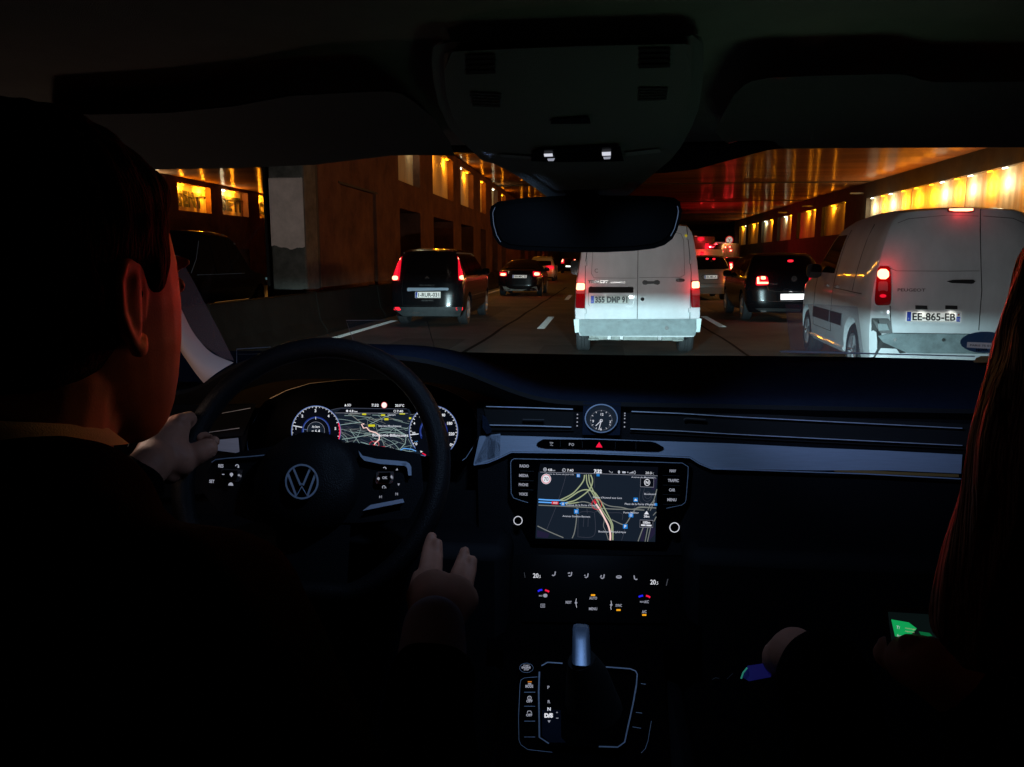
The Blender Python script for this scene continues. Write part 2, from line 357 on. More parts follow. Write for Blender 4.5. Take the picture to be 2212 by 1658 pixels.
# road paint: each dash is flat paint on the road
def dash(x, y0, y1, wd=0.15, mt='paintline', name='lane_marking'):
    m_ = MB(); m_.bx(x - wd / 2, x + wd / 2, y0, y1, 0.0005, 0.004, mt)
    if y0 < 60:      # ribs added across the paint so it catches more headlamp light
        n = int(min(y1 - y0, 14) / .07)
        for k in range(n): y = y0 + .03 + k * .07; m_.bx(x - wd / 2 + .004, x + wd / 2 - .004, y, y + .016, .0038, .0085, mt)
    return struct(m_, name, smooth=0)
for y in (15.6, 27.2): dash(-1.18, y, y + (3.3 if y < 20 else 3.6))
for y in (39.5, 52, 65, 78, 91): dash(-1.18, y, y + 3.2)
for y in (16.4,): dash(2.47, y, y + 3.1)
for y in (29, 42, 55, 68): dash(2.47, y, y + 3.1)
dash(-4.61, 12.6, 17.35); dash(-4.61, 21.0, 110)
m_ = MB()
def wig(x0, y0, x1, y1, wd, n=26):
    pts = [(x0 + (x1 - x0) * i / n + 0.018 * math.sin(i * 1.7), y0 + (y1 - y0) * i / n) for i in range(n + 1)]
    m_.grid([[Vector((x - wd / 2, y, 0.004)), Vector((x + wd / 2, y, 0.004))] for x, y in pts], 'tar')
a = PZ(1010, 765, 0); c = PZ(1190, 640, 0); wig(-2.02, 8, -1.72, 40, 0.07)
wig(2.12, 8, 2.0, 40, 0.05)
struct(m_, 'road_seam', smooth=0)
for x0, x1, y0, y1 in ((-.9, .35, 9.4, 12.6), (3.0, 4.2, 19.5, 26), (-4.2, -2.6, 18.3, 23), (.9, 1.7, 33, 47), (-3.4, -2.3, 10.2, 13.4)):
    m_ = MB(); m_.bx(x0, x1, y0, y1, 0.0, 0.0022, 'patch'); struct(m_, 'road_patch', smooth=0)
# ---------------------------------------------------------------- walls with real openings
def wall_blocks(mb, X, th, y0, y1, z0, z1, ops, mt):
    """a wall whose face is the plane x = X and which lies on the side given by the sign of th"""
    ys = sorted({y0, y1} | {o[0] for o in ops} | {o[1] for o in ops}); ys = [y for y in ys if y0 <= y <= y1]
    for a, c in zip(ys[:-1], ys[1:]):
        hs = sorted([(o[2], o[3]) for o in ops if o[0] <= a + 1e-6 and o[1] >= c - 1e-6]); z = z0
        for h0, h1 in hs:
            if h0 > z: mb.bx(X, X + th, a, c, z, h0, mt)
            z = h1
        if z < z1: mb.bx(X, X + th, a, c, z, z1, mt)
def light_panel(root, X, dirx, y0, y1, z0, z1, lamps, energy, rib=0.16, soft=False):
    """pale ribbed sheet at the back of a wall opening, with its lamps under the lintel; dirx points back into the wall"""
    xb = X + dirx * 0.24; n = max(8, int((y1 - y0) / rib) * 4); rows = []
    for z in (z0, (z0 + z1) / 2, z1):
        rows.append([Vector((xb + (0.007 if soft else 0.018) * math.sin(2 * math.pi * (y0 + (y1 - y0) * i / n) / rib), y0 + (y1 - y0) * i / n, z)) for i in range(n + 1)])
    p = MB().grid(rows, 'sheet').build('light_panel', root, smooth=60)
    for fy, kind in lamps:
        y = y0 + (y1 - y0) * fy; l = MB()
        l.box((X + dirx * 0.10, y, z1 - 0.04), (0.07, 0.30, 0.035), 'lampY' if kind == 'Y' else 'lampW')
        l.box((X + dirx * 0.10, y, z1 - 0.012), (0.12, 0.40, 0.016), 'recessdark')
        l.build('lamp', p, bevel=0.01)
        light('POINT', (X + dirx * 0.08, y, z1 - (0.55 if soft else 0.20)), energy * (1 if kind == 'Y' else .36), (1.0, 0.34, 0.012) if kind == 'Y' else (1.0, 0.97, 0.62), root, 0.34 if soft else 0.06)
    return p
# right wall
def px_y(x, X): return PX(x, 562, X).y
rw = thing('tunnel_wall', 'dark wall on the right with a row of glowing yellow and white panels', 'wall', (XR, 0, 0))
R_WIN = []
K3 = cr(2650, 500, 0.54274)
for a, c, lm in ((145, 190, ((.3, 'Y'), (.8, 'W'))), (207, 272, ((.35, 'Y'), (.9, 'Y'))), (295, 370, ((.2, 'W'), (.75, 'Y'))), (400, 495, ((.45, 'W'), (.85, 'Y'))),
                 (532, 655, ((.5, 'Y'), (.88, 'Y'))), (697, 853, ((.38, 'Y'), (.97, 'Y')))):
    y1 = px_y(K3(a, 0)[0], XR); y0 = px_y(K3(c, 0)[0], XR); R_WIN.append((y0, y1, lm))
ops = [(y0, y1, 2.86, 4.72) for y0, y1, _ in R_WIN] + [(17.0, 45.3, 2.7, 4.62)]
b = MB(); wall_blocks(b, XR, 0.9, -12, 88.5, 0, ZC - 0.002, ops, 'concrete_dark'); b.bx(XR + 0.9, XR + 1.2, -12, 88.5, 0, ZC + 0.2, 'recessdark')
for y in (45.9, 56.3, 63.7): b.bx(XR - 0.7, XR, y, y + 0.12, 4.9, 4.98, 'greyconc')
b.build('wall_face', rw, smooth=0)
for y0, y1, lm in R_WIN: light_panel(rw, XR, 1, y0, y1, 2.86, 4.72, [(1 - f_, k) for f_, k in lm], 62)
p0 = 17.0
for k in range(5):
    w0 = p0 + k * 5.66
    light_panel(rw, XR, 1, w0, w0 + 5.6, 2.7, 4.62, [(.12, 'Y'), (.42, 'W'), (.62, 'Y'), (.9, 'W')] if k % 2 == 0 else [(.1, 'Y'), (.35, 'W'), (.55, 'Y'), (.85, 'Y')], 150, rib=.42, soft=True)
m_ = MB(); m_.bx(XR - 0.25, XR, -12, 88, 0, 0.18, 'greyconc'); struct(m_, 'kerb', smooth=0)
# left wall with tall openings above dark doorways
lw = thing('tunnel_wall', 'brown wall on the left with dark doorways under its glowing ribbed panels', 'wall', (XL, 0, 0))
L_WIN = []
K1 = cr(500, 500, 0.63291)
for a, c, lm in ((1548, 1672, ((.75, 'W'),)), (1745, 1862, ((.2, 'Y'), (.8, 'Y'))), (1905, 1978, ((.15, 'W'), (.65, 'Y'))), (2018, 2050, ((.6, 'Y'),)), (2085, 2118, ((.5, 'W'),)), (2140, 2165, ((.5, 'Y'),))):
    y0 = px_y(K1(a, 0)[0], XL); y1 = px_y(K1(c, 0)[0], XL); L_WIN.append((y0, y1, lm))
for k in range(9): L_WIN.append((58 + k * 6.0, 61.2 + k * 6.0, ((.5, 'Y'),)))
ops = [(y0, y1, 3.64, 5.2) for y0, y1, _ in L_WIN] + [(y0 + .05, y1 - .05, 0.05, 2.85) for y0, y1, _ in L_WIN]
ops.append((17.75, 20.6, 0.0, 3.05))
b = MB(); wall_blocks(b, XL, -0.9, 16.3, 112, 0, ZC - 0.002, ops, 'concrete'); b.bx(XL - 1.2, XL - 0.9, 16.3, 112, 0, ZC, 'recessdark')
b.bx(XL - 0.14, XL - 0.08, 17.75, 20.6, 0.0, 3.05, 'concrete'); b.bx(XL, XL + 0.012, 17.6, 20.75, 3.05, 3.10, 'concrete_dark')
b.build('wall_face', lw, smooth=0)
for y0, y1, lm in L_WIN: light_panel(lw, XL, -1, y0, y1, 3.64, 5.2, lm, 26 if y0 < 26 else 48)
# pillar, conduit and barrier at the gap before the left wall
PA = PY(587, 562, 15.0).x; PB = PY(662, 562, 15.0).x
K0 = cr(0, 0, 0.76889)
pl = thing('concrete_pillar', 'square pillar with a whitewashed upper half at the gap before the left wall', 'pillar', ((PA + PB) / 2, 15.3, 0))
zs = 1.25
zt = PY(620, 385, 15).z; zm = PY(620, 535, 15).z
b = MB(); b.bx(PA, PB, 15.0, 15.7, 0, ZC - 0.3, 'greyconc'); b.build('shaft', pl, bevel=0.04)
b = MB(); pts = []
n = 26
for i in range(n + 1): pts.append(Vector((PA + 0.012 + (PB - PA - 0.03) * i / n, 14.994, zm + 0.03 * math.sin(i * .23 + 1) + 0.012 * math.sin(i * .71) + random.uniform(-.004, .004))))
for i in range(n, -1, -1): pts.append(Vector((PA + 0.012 + (PB - PA - 0.03) * i / n, 14.994, zt + 0.015 * math.sin(i * 3.3))))
b.prism(pts, (0, -0.004, 0), 'whitewash'); b.build('whitewash_patch', pl, smooth=0)
lad = thing('cable_ladder', 'dark cable ladder climbing the wall end beside the whitewashed pillar', 'ladder', (XL - 0.1, 16.1, 0))
xa = PY(668, 562, 16.15).x; xb_ = PY(690, 562, 16.15).x
b = MB(); b.bx(xa, xa + .03, 16.1, 16.2, 0.1, 5.3, 'concrete_dark'); b.bx(xb_ - .03, xb_, 16.1, 16.2, 0.1, 5.3, 'concrete_dark'); b.build('rail', lad, smooth=0)
for k in range(22):
    b = MB(); b.bx(xa + .03, xb_ - .03, 16.12, 16.18, 0.4 + k * .22, 0.44 + k * .22, 'greyconc'); b.build('rung', lad, smooth=0)
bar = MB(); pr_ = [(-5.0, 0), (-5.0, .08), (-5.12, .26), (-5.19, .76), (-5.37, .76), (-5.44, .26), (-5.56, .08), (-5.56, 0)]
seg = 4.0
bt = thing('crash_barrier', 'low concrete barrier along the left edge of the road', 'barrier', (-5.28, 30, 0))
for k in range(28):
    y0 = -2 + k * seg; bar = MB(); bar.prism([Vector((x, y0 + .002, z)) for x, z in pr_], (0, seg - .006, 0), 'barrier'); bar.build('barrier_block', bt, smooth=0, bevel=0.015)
# other carriageway: far wall with lit panels bearing sprayed letters
XO = -15.0
ow = thing('tunnel_wall', 'far wall across the other carriageway with black writing sprayed on lit panels', 'wall', (XO, 0, 0))
KA = cr(600, 600, 0.27137)
ops = []; sp = []
for a, c, zt_, zb_, lm in ((215, 660, (215, 275), (240, 655), ((.18, 'Y'), (.82, 'Y'))), (812, 1165, (812, 362), (840, 712), ((.12, 'W'), (.5, 'Y'))), (1315, 1650, (1315, 448), (1340, 760), ((.12, 'Y'), (.6, 'Y'))), (-300, -10, (215, 275), (240, 655), ((.5, 'W'), (.9, 'W')))):
    y0 = PX(*KA(a, 460), XO).y; y1 = PX(*KA(c, 460), XO).y
    zt_ = PX(*KA(*zt_), XO).z; zb_ = PX(*KA(*zb_), XO).z; sp.append((y0, y1, zb_, zt_, lm)); ops.append((y0, y1, zb_, zt_))
    ops.append((y0 + .8, y1 - .1, 0.2, zb_ - 1.35))
for k in range(3):
    y0 = sp[2][1] + 1.6 + 4.8 * k; sp.append((y0, y0 + 3.2, sp[2][2], sp[2][3], ((.5, 'Y'),))); ops.append((y0, y0 + 3.2, sp[2][2], sp[2][3]))
b = MB(); zf0 = max(q[3] for q in sp) + .099; wall_blocks(b, XO, -0.8, -5, 70, 0, zf0, ops, 'concrete'); b.bx(XO - 1.1, XO - .8, -5, 70, 0, zf0, 'recessdark'); b.build('wall_face', ow, smooth=0)
zf = max(q[3] for q in sp) + .10
b = MB(); b.bx(XO - 1.2, XL - 0.45, -12, 70, zf, zf + .4, 'ceil'); struct(b, 'ceiling_far_carriageway', smooth=0)
words = ['SENT', 'SETI', 'OX', None, None, None, None]
class WallS:
    def __init__(s, X): s.X = X
    def at(s, y, z, lift): return Vector((s.X + lift, y, z))
for (y0, y1, z0, z1, lm), wd in zip(sp, words):
    p = light_panel(ow, XO, -1, y0, y1, z0, z1, lm, 95, rib=0.5)
    if wd:
        g = MB(); v, f, tw = text_mesh(wd, 0.04); h = (z1 - z0) * .55
        sx = (y1 - y0) * .76 / (tw * h)
        g.add([Vector((XO - .20, y0 + (y1 - y0) * .12 + a * h * sx, z0 + (z1 - z0) * .2 + c * h)) for a, c in v], f, 'graffiti')
        g.tube([Vector((XO - .20, y0 + (y1 - y0) * t, z1 - .38 + .05 * math.sin(t * 9))) for t in [i / 12 for i in range(13)]], 0.018, 'graffiti')
        g.build('sprayed_lettering', p, smooth=0)
# portal and what lies beyond it
pt = thing('tunnel_portal', 'dim concrete lintel across the road at the far end of the tunnel', 'lintel', (5, 116, 0))
b = MB(); zl = PY(1540, 503, 116).z; zl2 = PY(1540, 517, 116).z; b.bx(-8, 24, 115.5, 116.5, zl2, zl + 1.5, 'greyconc'); b.build('beam', pt, smooth=0)
b = MB(); b.bx(PY(1588, 562, 116).x, 24, 115.5, 116.4, 0, zl2 - .01, 'concrete_dark'); b.bx(-24, PY(1290, 562, 116).x, 115.5, 116.4, 0, zl2 - .01, 'concrete_dark'); b.each('side_wall', pt, smooth=0)
b = MB(); b.bx(-60, 90, 300, 301, -1, 22, mat('dusky far embankment', (0.03, 0.04, 0.07), 0.9, emit=(0.05, 0.08, 0.16), es=0.0)); struct(b, 'embankment', smooth=0)
# round signs hung near the portal
def round_sign(px, py, dpx, Y, label, kind):
    c = PY(px, py, Y); r = dpx / 2 / FPX * Y
    t = thing('road_sign', label, 'road sign', (c.x, Y, c.z))
    m1 = mat('lit sign white', (.7, .7, .7), .4, emit=(.8, .75, .7), es=.45); m2 = mat('sign red', (.6, .02, .02), .4, emit=(.8, .02, .03), es=.4)
    b = MB(); b.lathe([(0, -0.01), (r, -0.01), (r, 0.02), (0, 0.02)], c, (0, -1, 0), m2, 32); b.lathe([(0, .024), (r * .78, .024)], c, (0, -1, 0), m1, 32); b.build('face', t)
    b = MB()
    u = lambda x, z: Vector((c.x + x * r, Y - .03, c.z + z * r))
    if kind: 
        b.tube([u(-.02, -.5), u(-.02, .05), u(-.4, .35)], r * .06, 'ink'); b.tube([u(-.02, .05), u(.4, .3)], r * .06, 'ink'); b.tube([u(-.5, .5), u(.5, -.5)], r * .05, m2)
    else: b.tube([u(-.2, -.3), u(-.2, .3), u(.2, .1), u(-.2, 0)], r * .07, 'ink')
    b.build('symbol', t, smooth=0)
    b = MB(); b.bx(c.x - .04, c.x + .04, Y + .03, Y + .1, 0, c.z, 'greyconc'); b.build('post', t, smooth=0)
round_sign(1575.5, 519, 16.5, 88, 'larger round red-rimmed sign with a struck-out arrow at the right of the exit', 1)
round_sign(1503, 514, 8.5, 84, 'small round red-rimmed sign just right of the white van roof', 0)
# ================================================================== VEHICLES
def lerp(z, tab): return float(np.interp(z, [t[0] for t in tab], [t[1] for t in tab]))
class RearS:
    def __init__(s, v): s.v = v
    def at(s, px, py, lift=0.0):
        v = s.v; Y = v.Y
        for _ in range(4):
            P = PY(px, py, Y); q = v.rear(P.x - v.X, P.z, 0); Y = v.Y + q.y
        return v.rear(P.x - v.X, P.z, lift) + Vector((v.X, v.Y, 0))
class SideS:
    def __init__(s, v, sd): s.v = v; s.s = sd
    def at(s, px, py, lift=0.0):
        v = s.v; X = v.X + s.s * v.W / 2
        for _ in range(5):
            P = PX(px, py, X); q = v.side(s.s, P.y - v.Y, P.z, 0); X = v.X + q.x
        return v.side(s.s, P.y - v.Y, P.z, lift) + Vector((v.X, v.Y, 0))
class Veh:
    def __init__(s, name, label, cat, X, Y, L, W, zb, hw, yr, top, paint, group='vehicles queueing through the tunnel', crown=0.03, rc=0.10, pf=0.16, pr=0.03,
                 wr=0.31, wy=(0.85, 3.5), arches=True, wt=0.2, yf=None, hub='rim', dens=1.0):
        s.X, s.Y, s.L, s.W, s.zb, s.hw, s.yr, s.top = X, Y, L, W, zb, hw, yr, top
        s.crown, s.rc, s.pf, s.prr, s.yf = crown, rc, pf, pr, yf or [(0, 0.12), (0.5, 0), (1.0, 0.15), (3, .6)]
        s.root = thing(name, label, cat, (X, Y, 0), group)
        s.R = RearS(s); s.SL = SideS(s, -1); s.SRt = SideS(s, 1)
        vs = sorted(set([0, .004, .012, .025, .045, .07, .1] + [i / 24 for i in range(3, 22)] + [.92, .95, .975, .99, 1])); ws = [i / 18 for i in range(19)]; us = [-1, -.96, -.88, -.72, -.5, -.25, 0, .25, .5, .72, .88, .96, 1]
        idx = {}; V = []; F = []
        def vi(i, j, k):
            if (i, j, k) not in idx: idx[(i, j, k)] = len(V); V.append(s.pos(us[i], vs[j], ws[k]))
            return idx[(i, j, k)]
        nu, nv, nw = len(us) - 1, len(vs) - 1, len(ws) - 1
        for i in range(nu):
            for j in range(nv):
                F.append((vi(i, j, 0), vi(i, j + 1, 0), vi(i + 1, j + 1, 0), vi(i + 1, j, 0))); F.append((vi(i, j, nw), vi(i + 1, j, nw), vi(i + 1, j + 1, nw), vi(i, j + 1, nw)))
            for k in range(nw):
                F.append((vi(i, 0, k), vi(i + 1, 0, k), vi(i + 1, 0, k + 1), vi(i, 0, k + 1))); F.append((vi(i, nv, k), vi(i, nv, k + 1), vi(i + 1, nv, k + 1), vi(i + 1, nv, k)))
        for j in range(nv):
            for k in range(nw):
                F.append((vi(0, j, k), vi(0, j, k + 1), vi(0, j + 1, k + 1), vi(0, j + 1, k))); F.append((vi(nu, j, k), vi(nu, j + 1, k), vi(nu, j + 1, k + 1), vi(nu, j, k + 1)))
        s.wr, s.wy = wr, wy
        mods = []
        cut = None
        if arches:
            cb = MB()
            for y in wy:
                for sd in (-1, 1):
                    x0 = sd * (W / 2 - .26); cb.lathe([(0, -.01), (wr + .055, -.01), (wr + .055, .5), (0, .5)], (x0, y, wr + .012), (sd, 0, 0), paint, 28)
            cm = bpy.data.meshes.new('c'); cm.from_pydata([tuple(v) for v in cb.v], [], cb.f)
            bmm = bmesh.new(); bmm.from_mesh(cm); bmesh.ops.remove_doubles(bmm, verts=bmm.verts, dist=1e-5); bmesh.ops.recalc_face_normals(bmm, faces=bmm.faces); bmm.to_mesh(cm); bmm.free()
            cut = bpy.data.objects.new('c', cm); COL.objects.link(cut); mods = [('BOOLEAN', dict(operation='DIFFERENCE', object=cut, solver='EXACT'))]
        me0 = bpy.data.meshes.new('b'); me0.from_pydata([tuple(v) for v in V], [], F); bmm = bmesh.new(); bmm.from_mesh(me0); bmesh.ops.recalc_face_normals(bmm, faces=bmm.faces); bmm.to_mesh(me0); bmm.free()
        me = temp_mesh([v.co for v in me0.vertices], [tuple(p.vertices) for p in me0.polygons], mods); bpy.data.meshes.remove(me0)
        if cut: bpy.data.objects.remove(cut)
        me.materials.append(M[paint] if isinstance(paint, str) else paint); me.materials.append(M['gap'])
        for p in me.polygons:
            c = p.center
            p.use_smooth = True
            if arches and any(math.hypot(c.y - y, c.z - wr - .012) < wr + .05 for y in wy) and abs(c.x) < W / 2 - .015 or c.z < zb + .01: p.material_index = 1
        me.set_sharp_from_angle(angle=R(32))
        s.body = bpy.data.objects.new('body', me); COL.objects.link(s.body); s.body.parent = s.root
        for y in wy:
            for sd in (-1, 1):
                b = MB(); xo = sd * (W / 2 - .03); c = Vector((xo, y, wr))
                b.lathe([(wr * .60, -wt), (wr * .93, -wt), (wr, -wt + .03), (wr, -wt * .62), (wr - .008, -wt * .6), (wr, -wt * .57), (wr, -wt * .42), (wr - .008, -wt * .4), (wr, -wt * .37), (wr, -.03), (wr * .93, 0), (wr * .66, .004), (wr * .62, -.012)], c, (sd, 0, 0), 'rubber', 36)
                ty = b.build('wheel', s.root, world=False)
                b = MB(); b.lathe([(wr * .64, -.03), (wr * .62, .0), (wr * .56, -.01), (wr * .54, -.06), (wr * .1, -.045), (wr * .1, -.01), (0, -.01)], c, (sd, 0, 0), hub, 28)
                for k in range(7):
                    a = 2 * math.pi * k / 7; d = Vector((0, math.cos(a), math.sin(a))); b.tube([c + d * wr * .1 + Vector((-sd * .02, 0, 0)), c + d * wr * .57 + Vector((-sd * .012, 0, 0))], [.028, .02], hub, 6)
                b.build('rim', ty, world=False)
        s.parts = {}
    def half(s, z, v):
        h = lerp(z, s.hw)
        return h * (1 - s.pf * max(0, (v - .8) / .2) ** 2 - s.prr * max(0, (.1 - v) / .1) ** 2)
    def pos(s, u, v, w_):
        yn = v * s.L; zt = lerp(yn, s.top); z = s.zb + w_ * (zt - s.zb); x = u * s.half(z, v)
        y = yn + lerp(z, s.yr) * (1 - v) ** 4 - lerp(z, s.yf) * v ** 6 + s.rc * abs(u) ** 5 * max(0, 1 - v * 14) - s.rc * 1.6 * abs(u) ** 4 * max(0, 1 - (1 - v) * 10)
        z += s.crown * (1 - u * u) * w_ ** 10
        return Vector((x, y, z))
    def rear(s, x, z, lift=0):
        zt = lerp(0, s.top)
        def g(x, z):
            w_ = min(1, max(0, (z - s.zb) / (zt - s.zb))); u = x / s.half(z, 0)
            u = min(1, max(-1, u)); return s.pos(u, 0, w_)
        p = g(x, z)
        if not lift: return p
        e = .02; a = g(x + e, z) - g(x - e, z); b = g(x, z + e) - g(x, z - e)
        n = a.cross(b); n = n.normalized() if n.length > 1e-9 else Vector((0, -1, 0))
        if n.y > 0: n = -n
        return p + n * lift
    def side(s, sd, y, z, lift=0):
        def g(y, z):
            yn = y
            for _ in range(4):
                v = min(1, max(0, yn / s.L)); yn = y - lerp(z, s.yr) * (1 - v) ** 4 + lerp(z, s.yf) * v ** 6
            v = min(1, max(0, yn / s.L)); zt = lerp(v * s.L, s.top); w_ = min(1, max(0, (z - s.zb) / (zt - s.zb))); return s.pos(sd, v, w_)
        p = g(y, z)
        if not lift: return p
        e = .03; n = (g(y + e, z) - g(y - e, z)).cross(g(y, z + e) - g(y, z - e)); n = n.normalized() if n.length > 1e-9 else Vector((sd, 0, 0))
        if n.x * sd < 0: n = -n
        return p + n * lift
    def patch(s, S_, q, mt, name, K=ID, lift=.006, rnd=.06, n=10, m_=8, parent=None, th=0.0, build=True, mb=None):
        """quad q = TL, TR, BR, BL in picture coordinates laid on a body surface"""
        b = mb or MB(); rows = []
        for j in range(m_ + 1):
            row = []
            for i in range(n + 1):
                a = i / n * 2 - 1; c = j / m_ * 2 - 1; a2 = a * (1 - rnd * c ** 8); c2 = c * (1 - rnd * a ** 8); f = (a2 + 1) / 2; g = (c2 + 1) / 2
                x = (q[0][0] * (1 - f) + q[1][0] * f) * (1 - g) + (q[3][0] * (1 - f) + q[2][0] * f) * g
                y = (q[0][1] * (1 - f) + q[1][1] * f) * (1 - g) + (q[3][1] * (1 - f) + q[2][1] * f) * g
                row.append(S_.at(*K(x, y), lift))
            rows.append(row)
        b.grid(rows, mt)
        if th:  # turn the edge in, so the piece has thickness
            edge = rows[0] + [r_[-1] for r_ in rows[1:]] + rows[-1][::-1][1:] + [r_[0] for r_ in rows[::-1][1:-1]]
            cpt = sum((p for r_ in rows for p in r_), Vector()) / ((n + 1) * (m_ + 1))
            nn = (rows[0][-1] - rows[0][0]).cross(rows[-1][0] - rows[0][0]).normalized()
            if nn.y < 0 and S_ is s.R: nn = -nn
            if S_ is not s.R and nn.x * (s.X) > 0 and False: nn = -nn
            inn = [p + nn * th for p in edge]; L = len(edge); b.add(edge + inn, [(i, (i + 1) % L, L + (i + 1) % L, L + i) for i in range(L)], mt)
        if build and not mb: return b.build(name, parent or s.root, smooth=40)
        return b
def gapline(v, S_, pts, K=ID, r=.004, name='panel_gap', mt='gap', lift=.001, sub=8, closed=False):
    pp = []
    n = len(pts)
    for i in range(n if closed else n - 1):
        a, c = pts[i], pts[(i + 1) % n]
        for k in range(sub): pp.append(S_.at(*K(a[0] + (c[0] - a[0]) * k / sub, a[1] + (c[1] - a[1]) * k / sub), lift))
    if not closed: pp.append(S_.at(*K(*pts[-1]), lift))
    return pp
def plate(v, S_, q, text, K, mt='plate', band=True, right=False, hfrac=.62, tx=.14, tw=.80, sx=1.0, bold=0.02, hasred=False):
    b = MB(); b.dprism(S_, q, -.012, mt, K, .016)
    TLx, TLy = q[0]; TRx, TRy = q[1]; BLx, BLy = q[3]; wq = TRx - TLx; hq = BLy - TLy
    ang = math.degrees(math.atan2(TRy - TLy, wq))
    bl = lambda f, g: (TLx + (TRx - TLx) * f + (BLx - TLx) * g, TLy + (TRy - TLy) * f + (BLy - TLy) * g)
    b.stroke(S_, [bl(.005, .03), bl(.995, .03), bl(.995, .97), bl(.005, .97)], hq * .03, 'ink', K, .0175, closed=True)
    if band: b.dpoly(S_, [bl(.012, .05), bl(.088, .05), bl(.088, .95), bl(.012, .95)], 'plateblue', K, .0178)
    if band: b.text(S_, 'F', *bl(.035, .85), hq * .22, 'plate', K, .0182, ang)
    if right:
        b.dpoly(S_, [bl(.915, .05), bl(.99, .05), bl(.99, .95), bl(.915, .95)], 'plateblue', K, .0178); b.dpoly(S_, [bl(.918, .06), bl(.987, .06), bl(.987, .48), bl(.918, .48)], 'plate', K, .0182)
        b.disc(S_, *bl(.952, .27), hq * .09, 'platered', K, .0186, 12); b.text(S_, '75', *bl(.922, .88), hq * .26, 'plate', K, .0186, ang)
    if text:
        v_, f_, wd = text_mesh(text, bold); sxx = wq * tw / (wd * hq * hfrac); b.text(S_, text, *bl(tx, .5 + hfrac / 2), hq * hfrac, 'ink', K, .0182, ang, bold=bold, sx=sxx)
    return b.build('number_plate', v.root, smooth=0)
def glowlamp(v, S_, q, K, name='tail_lamp', housing='lensred', core='brake', corebox=None, lift=.012, **kw):
    o = v.patch(S_, q, housing, name, K, lift, .05, th=.02)
    if corebox: v.patch(S_, corebox, core, 'bulb_glow', K, lift + .006, kw.pop('rnd', .2), parent=o, **kw)
    return o
def car_side_windows(v, y0, y1, z0, z1, sd=(-1, 1), split=(), slope0=.12, slope1=.35):
    for s_ in sd:
        ys = [y0] + list(split) + [y1]
        for a, c in zip(ys[:-1], ys[1:]):
            rows = []
            for j in range(6):
                g = j / 5; z = z0 + (z1 - z0) * g; aa = a + (slope0 * g if a == y0 else .02); cc = c - (slope1 * g if c == y1 else .02)
                rows.append([v.side(s_, aa + (cc - aa) * i / 8, z, .006) for i in range(9)])
            MB().grid(rows, 'carglass').build('side_window', v.root, world=False, smooth=60)
def mirror(v, sd, y, z, mt='blackplastic', sz=(.2, .1, .16)):
    b = MB(); x = sd * (v.half(z, y / v.L) + .11); rows = []
    for j in range(7):
        t = j / 6; yy = y - .04 + .14 * t; k = math.sqrt(max(.02, 1 - (t ** 2.2))) if j else .96
        rows.append([Vector((x + sz[0] / 2 * k * math.copysign(abs(math.cos(a)) ** .6, math.cos(a)), yy, z + sz[2] / 2 * k * math.copysign(abs(math.sin(a)) ** .6, math.sin(a)))) for a in [2 * math.pi * q / 20 for q in range(20)]])
    b.grid(rows, mt, cu=True); b.poly(rows[0][::-1], 'carglass'); b.tube([Vector((sd * (v.half(z, y / v.L) - .03), y, z - .05)), Vector((x, y + .01, z - .04))], .03, mt)
    return b.build('wing_mirror', v.root, world=False)
red_l = (1.0, 0.02, 0.03)
# ------------------------------------------------------------------ A. white delivery van straight ahead
KV = cr(2050, 780, 0.33167)
Yv = 11.0; cx_ = PY(1376, 690, Yv).x
zt = PY(1400, 484, Yv).z
cv = Veh('delivery_van', 'white panel van straight ahead with two blank rear doors and brake lights on', 'van', cx_, Yv, 4.25, 1.76, .30,
         [(.28, .80), (.38, .84), (.5, .872), (.62, .876), (.95, .862), (1.25, .83), (1.5, .79), (1.68, .755), (1.76, .72), (1.81, .67), (2.2, .6)],
         [(0, 0.02), (.45, 0), (.9, 0), (1.3, .02), (1.6, .05), (1.75, .09), (1.9, .16)],
         [(0, zt - .03), (.2, zt), (1.2, zt), (2.3, zt - .02), (2.8, zt - .25), (3.3, 1.12), (3.9, .98), (4.25, .8)], 'vanwhite', wr=.315, wy=(.92, 3.45), rc=.07)
RS = cv.R
b = MB()
for pts in ([(366, 425), (345, 600), (338, 1215)], [(932, 400), (928, 700), (922, 1212)], [(1470, 165), (1500, 420), (1525, 700), (1508, 1212)], [(310, 1214), (1540, 1210)],
            [(1350, 170), (700, 172), (376, 200)]):
    b.tube(gapline(cv, RS, pts, KV), .0045, 'gap', 6)
for pts in ([(430, 440), (412, 700), (440, 748), (800, 752), (915, 752)], [(945, 745), (1400, 742), (1452, 715), (1440, 330), (1410, 262), (1330, 246), (960, 250)], [(430, 440), (500, 250), (900, 245)]):
    b.tube(gapline(cv, RS, pts, KV, lift=.0), .0028, 'badgedark', 5)
b.build('door_gap', cv.root)
b = MB()
for x, y in ((350, 590), (1516, 570), (342, 1120), (1508, 1110), (380, 250), (1488, 300)):
    b.dprism(RS, [(x - 12, y - 24), (x + 12, y - 24), (x + 12, y + 24), (x - 12, y + 24)], .022, 'vanwhite', KV, -.002); b.stroke(RS, [(x - 13, y - 25), (x + 13, y - 25), (x + 13, y + 25), (x - 13, y + 25)], 4, 'gap', KV, .004, closed=True)
b.each('hinge', cv.root, smooth=0)
b = MB(); b.stroke(RS, [(380, 862), (396, 846), (866, 846), (884, 862), (880, 1050), (866, 1066), (396, 1062), (380, 1046)], 5, 'badgedark', KV, .002, closed=True)
cv.patch(RS, [(386, 848), (880, 850), (880, 914), (382, 916)], 'gap', 'x', KV, .006, .03, mb=b)
b.build('plate_recess', cv.root)
plate(cv, RS, [(405, 946), (834, 946), (834, 1032), (403, 1034)], '355 DMP 91', KV, sx=1, hfrac=.72, tx=.115, tw=.84, bold=0.05)
